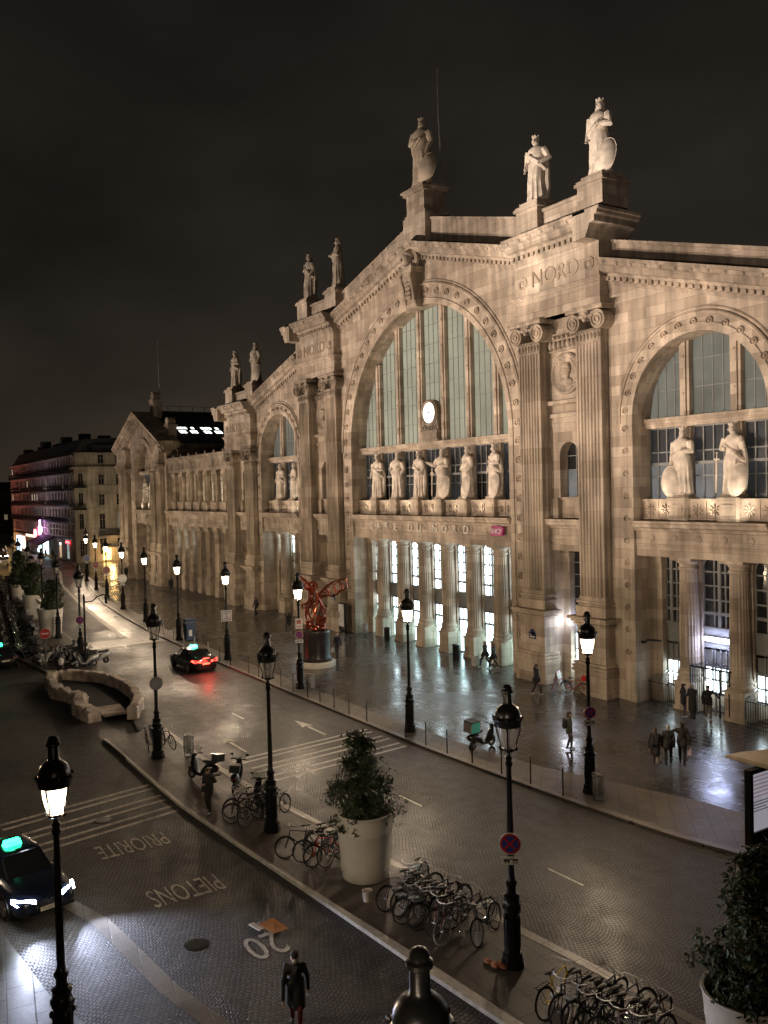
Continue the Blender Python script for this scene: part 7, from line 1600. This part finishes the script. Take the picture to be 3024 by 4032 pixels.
# trolley bag
o = empty('trolley_bag',(-46.0,35.95,0),'pale wheeled trolley bag pulled by a walking person','suitcase'); o.rotation_euler=(0,0,R(25)); b = MB(); b.loft([[(-.14,-.2,.1),(.14,-.2,.1),(.14,.2,.1),(-.14,.2,.1)],[(-.16,-.22,.3),(.16,-.22,.3),(.16,.22,.3),(-.16,.22,.3)],[(-.14,-.2,.72),(.14,-.2,.72),(.14,.2,.72),(-.14,.2,.72)]]); kid('case',b.mesh('case',cl['pale'],(0,0,0),True),o)
b = MB(); b.tube([(.1,-.12,.7),(.3,-.12,1.0),(.3,.12,1.0),(.1,.12,.7)],.012,5); kid('handle',b.mesh('handle',M['alu']),o); b = MB(); [b.lathe([(.05,0),(.05,.05)],(0,y,.05),10,axis='Y') for y in (-.15,.2)]; kid('wheel',b.mesh('wheel',M['rubber']),o)

# ------------------------------------------------------------------ floodlighting, sky, camera
WARM = (1.0,.785,.635)
for x,ax,pw in ((3,-36,7500),(-38,-25,25000),(-50,-37,30000),(-66,-53,34000),(-82,-68,27000),(-98,-84,18000),(-116,-102,14000),(-138,-124,14000)):
    spot(None,(x,-8.0,7.0),(ax,36.5,21.5),pw*2.25,42,WARM,.95,.3,'floodlight')
for x,tx,tz,pw in ((BR-12,BR,31,34000),(CX-12,CX,36,12000),(BL-12,BL,31,7000),(BE-12,BE,25.5,13000)):
    spot(None,(x,-8.0,7.0),(tx,37.4,tz-.8),pw*2.4,16,(1,.85,.72),.6,.2,'statue_light')
for i,x in enumerate(XSC+XSR+XSL):                            # up-lights on the ledges in front of the balcony statues
    spot(None,(x-1.35,36.72,10.05),(x+.25,38.0,13.6),130 if i < 8 else 80,120,(1,.83,.62),.8,.08,'ledge_light')
for c in (WRX,WLX): spot(None,(c+3.1,36.75,10.05),(c-4.0,37.7,15.5),260 if c==WRX else 150,110,(1,.86,.68),.8,.08,'ledge_light')
for x in (FX-1.1,FX+1.9): spot(None,(x-1.0,36.8,10.05),(x+.3,38.2,14),200,120,(1,.86,.68),.8,.08,'ledge_light')
for x,y,z,e_,c_ in ((-222,23,9,4600,(1,.30,.25)),(-184,26.0,9.0,2200,(.85,.68,.9)),(-197,34,2.5,500,(.7,.9,1)),(-160.5,43,2.2,600,(1,.58,.2)),(-148,42,7.0,1300,(1,.82,.58)),(-38.9,37.6,3.75,110,(.8,.85,1)),(-29,38.1,3.6,60,(.62,.68,1)),(-70.5,37.9,4.5,0.1,(1,1,1))):   # light of signs, shops and entrance lamps, plus added fill facing the house fronts
    li = bpy.data.lights.new('sign_and_fill_light','POINT'); li.energy=e_; li.color=c_; li.shadow_soft_size=.5; lo = bpy.data.objects.new('sign_and_fill_light',li); COL.objects.link(lo); lo.location=(x,y,z)
    if x < -180 and z > 5: li.type='SPOT'; bpy.data.lights[li.name].spot_size=R(150); bpy.data.lights[li.name].spot_blend=.6; lo.rotation_euler=Vector((0,1,.5)).to_track_quat('-Z','Y').to_euler()
w = bpy.data.worlds.new('World'); SC.world = w; w.use_nodes = True; N, L = w.node_tree.nodes, w.node_tree.links
bg = N['Background']; tc = N.new('ShaderNodeTexCoord'); sp = N.new('ShaderNodeSeparateXYZ'); L.new(tc.outputs['Generated'], sp.inputs[0])
rp = N.new('ShaderNodeValToRGB'); e = rp.color_ramp.elements; e[0].position=0.0; e[0].color=(.030,.0235,.0165,1); e[1].position=.75; e[1].color=(.0065,.0058,.0054,1)
m = e.new(.22); m.color=(.0160,.0132,.0104,1)
L.new(sp.outputs[2], rp.inputs['Fac'])
nz = N.new('ShaderNodeTexNoise'); nz.inputs['Scale'].default_value=1.6; nz.inputs['Detail'].default_value=5; nz.inputs['Roughness'].default_value=.5
mp = N.new('ShaderNodeMapping'); mp.inputs['Scale'].default_value=(1,1,2.2); L.new(tc.outputs['Generated'],mp.inputs[0]); L.new(mp.outputs[0],nz.inputs['Vector'])
mr = N.new('ShaderNodeMapRange'); mr.inputs['From Min'].default_value=.3; mr.inputs['From Max'].default_value=.7; mr.inputs['To Min'].default_value=.4; mr.inputs['To Max'].default_value=1.8; L.new(nz.outputs['Fac'],mr.inputs['Value'])
L.new(rp.outputs['Color'],bg.inputs['Color']); L.new(mr.outputs[0],bg.inputs['Strength'])
cam = bpy.data.cameras.new('camera'); co = bpy.data.objects.new('camera',cam); COL.objects.link(co); SC.camera = co
cam.sensor_fit='VERTICAL'; cam.sensor_height=24.0; cam.sensor_width=18.0; cam.lens=24.0*3450/4032; cam.clip_end=3000; cam.clip_start=.2
fw = Vector((-0.84511825,0.5339354,-0.02623244)); up = Vector((-0.02217714*0,0,0)); up = Vector((-0.02217714,0.01401125,0.99965587)); rt = Vector((0.5341192,0.84540918,0))
rl = .025; X = rt*math.cos(rl)-up*math.sin(rl); Y = rt*math.sin(rl)+up*math.cos(rl)
mw = Matrix((X,Y,-fw)).transposed().to_4x4(); mw.translation = (0,0,12); co.matrix_world = mw
SC.view_settings.view_transform='Standard'; SC.view_settings.look='None'; SC.view_settings.exposure=0; SC.view_settings.gamma=1
SC.render.engine='CYCLES'; SC.cycles.use_denoising=True; SC.cycles.sample_clamp_indirect=4; SC.cycles.max_bounces=6; SC.cycles.glossy_bounces=3; SC.cycles.transparent_max_bounces=16; SC.cycles.caustics_reflective=False; SC.cycles.caustics_refractive=False
try: SC.cycles.denoiser='OPENIMAGEDENOISE'
except Exception: pass
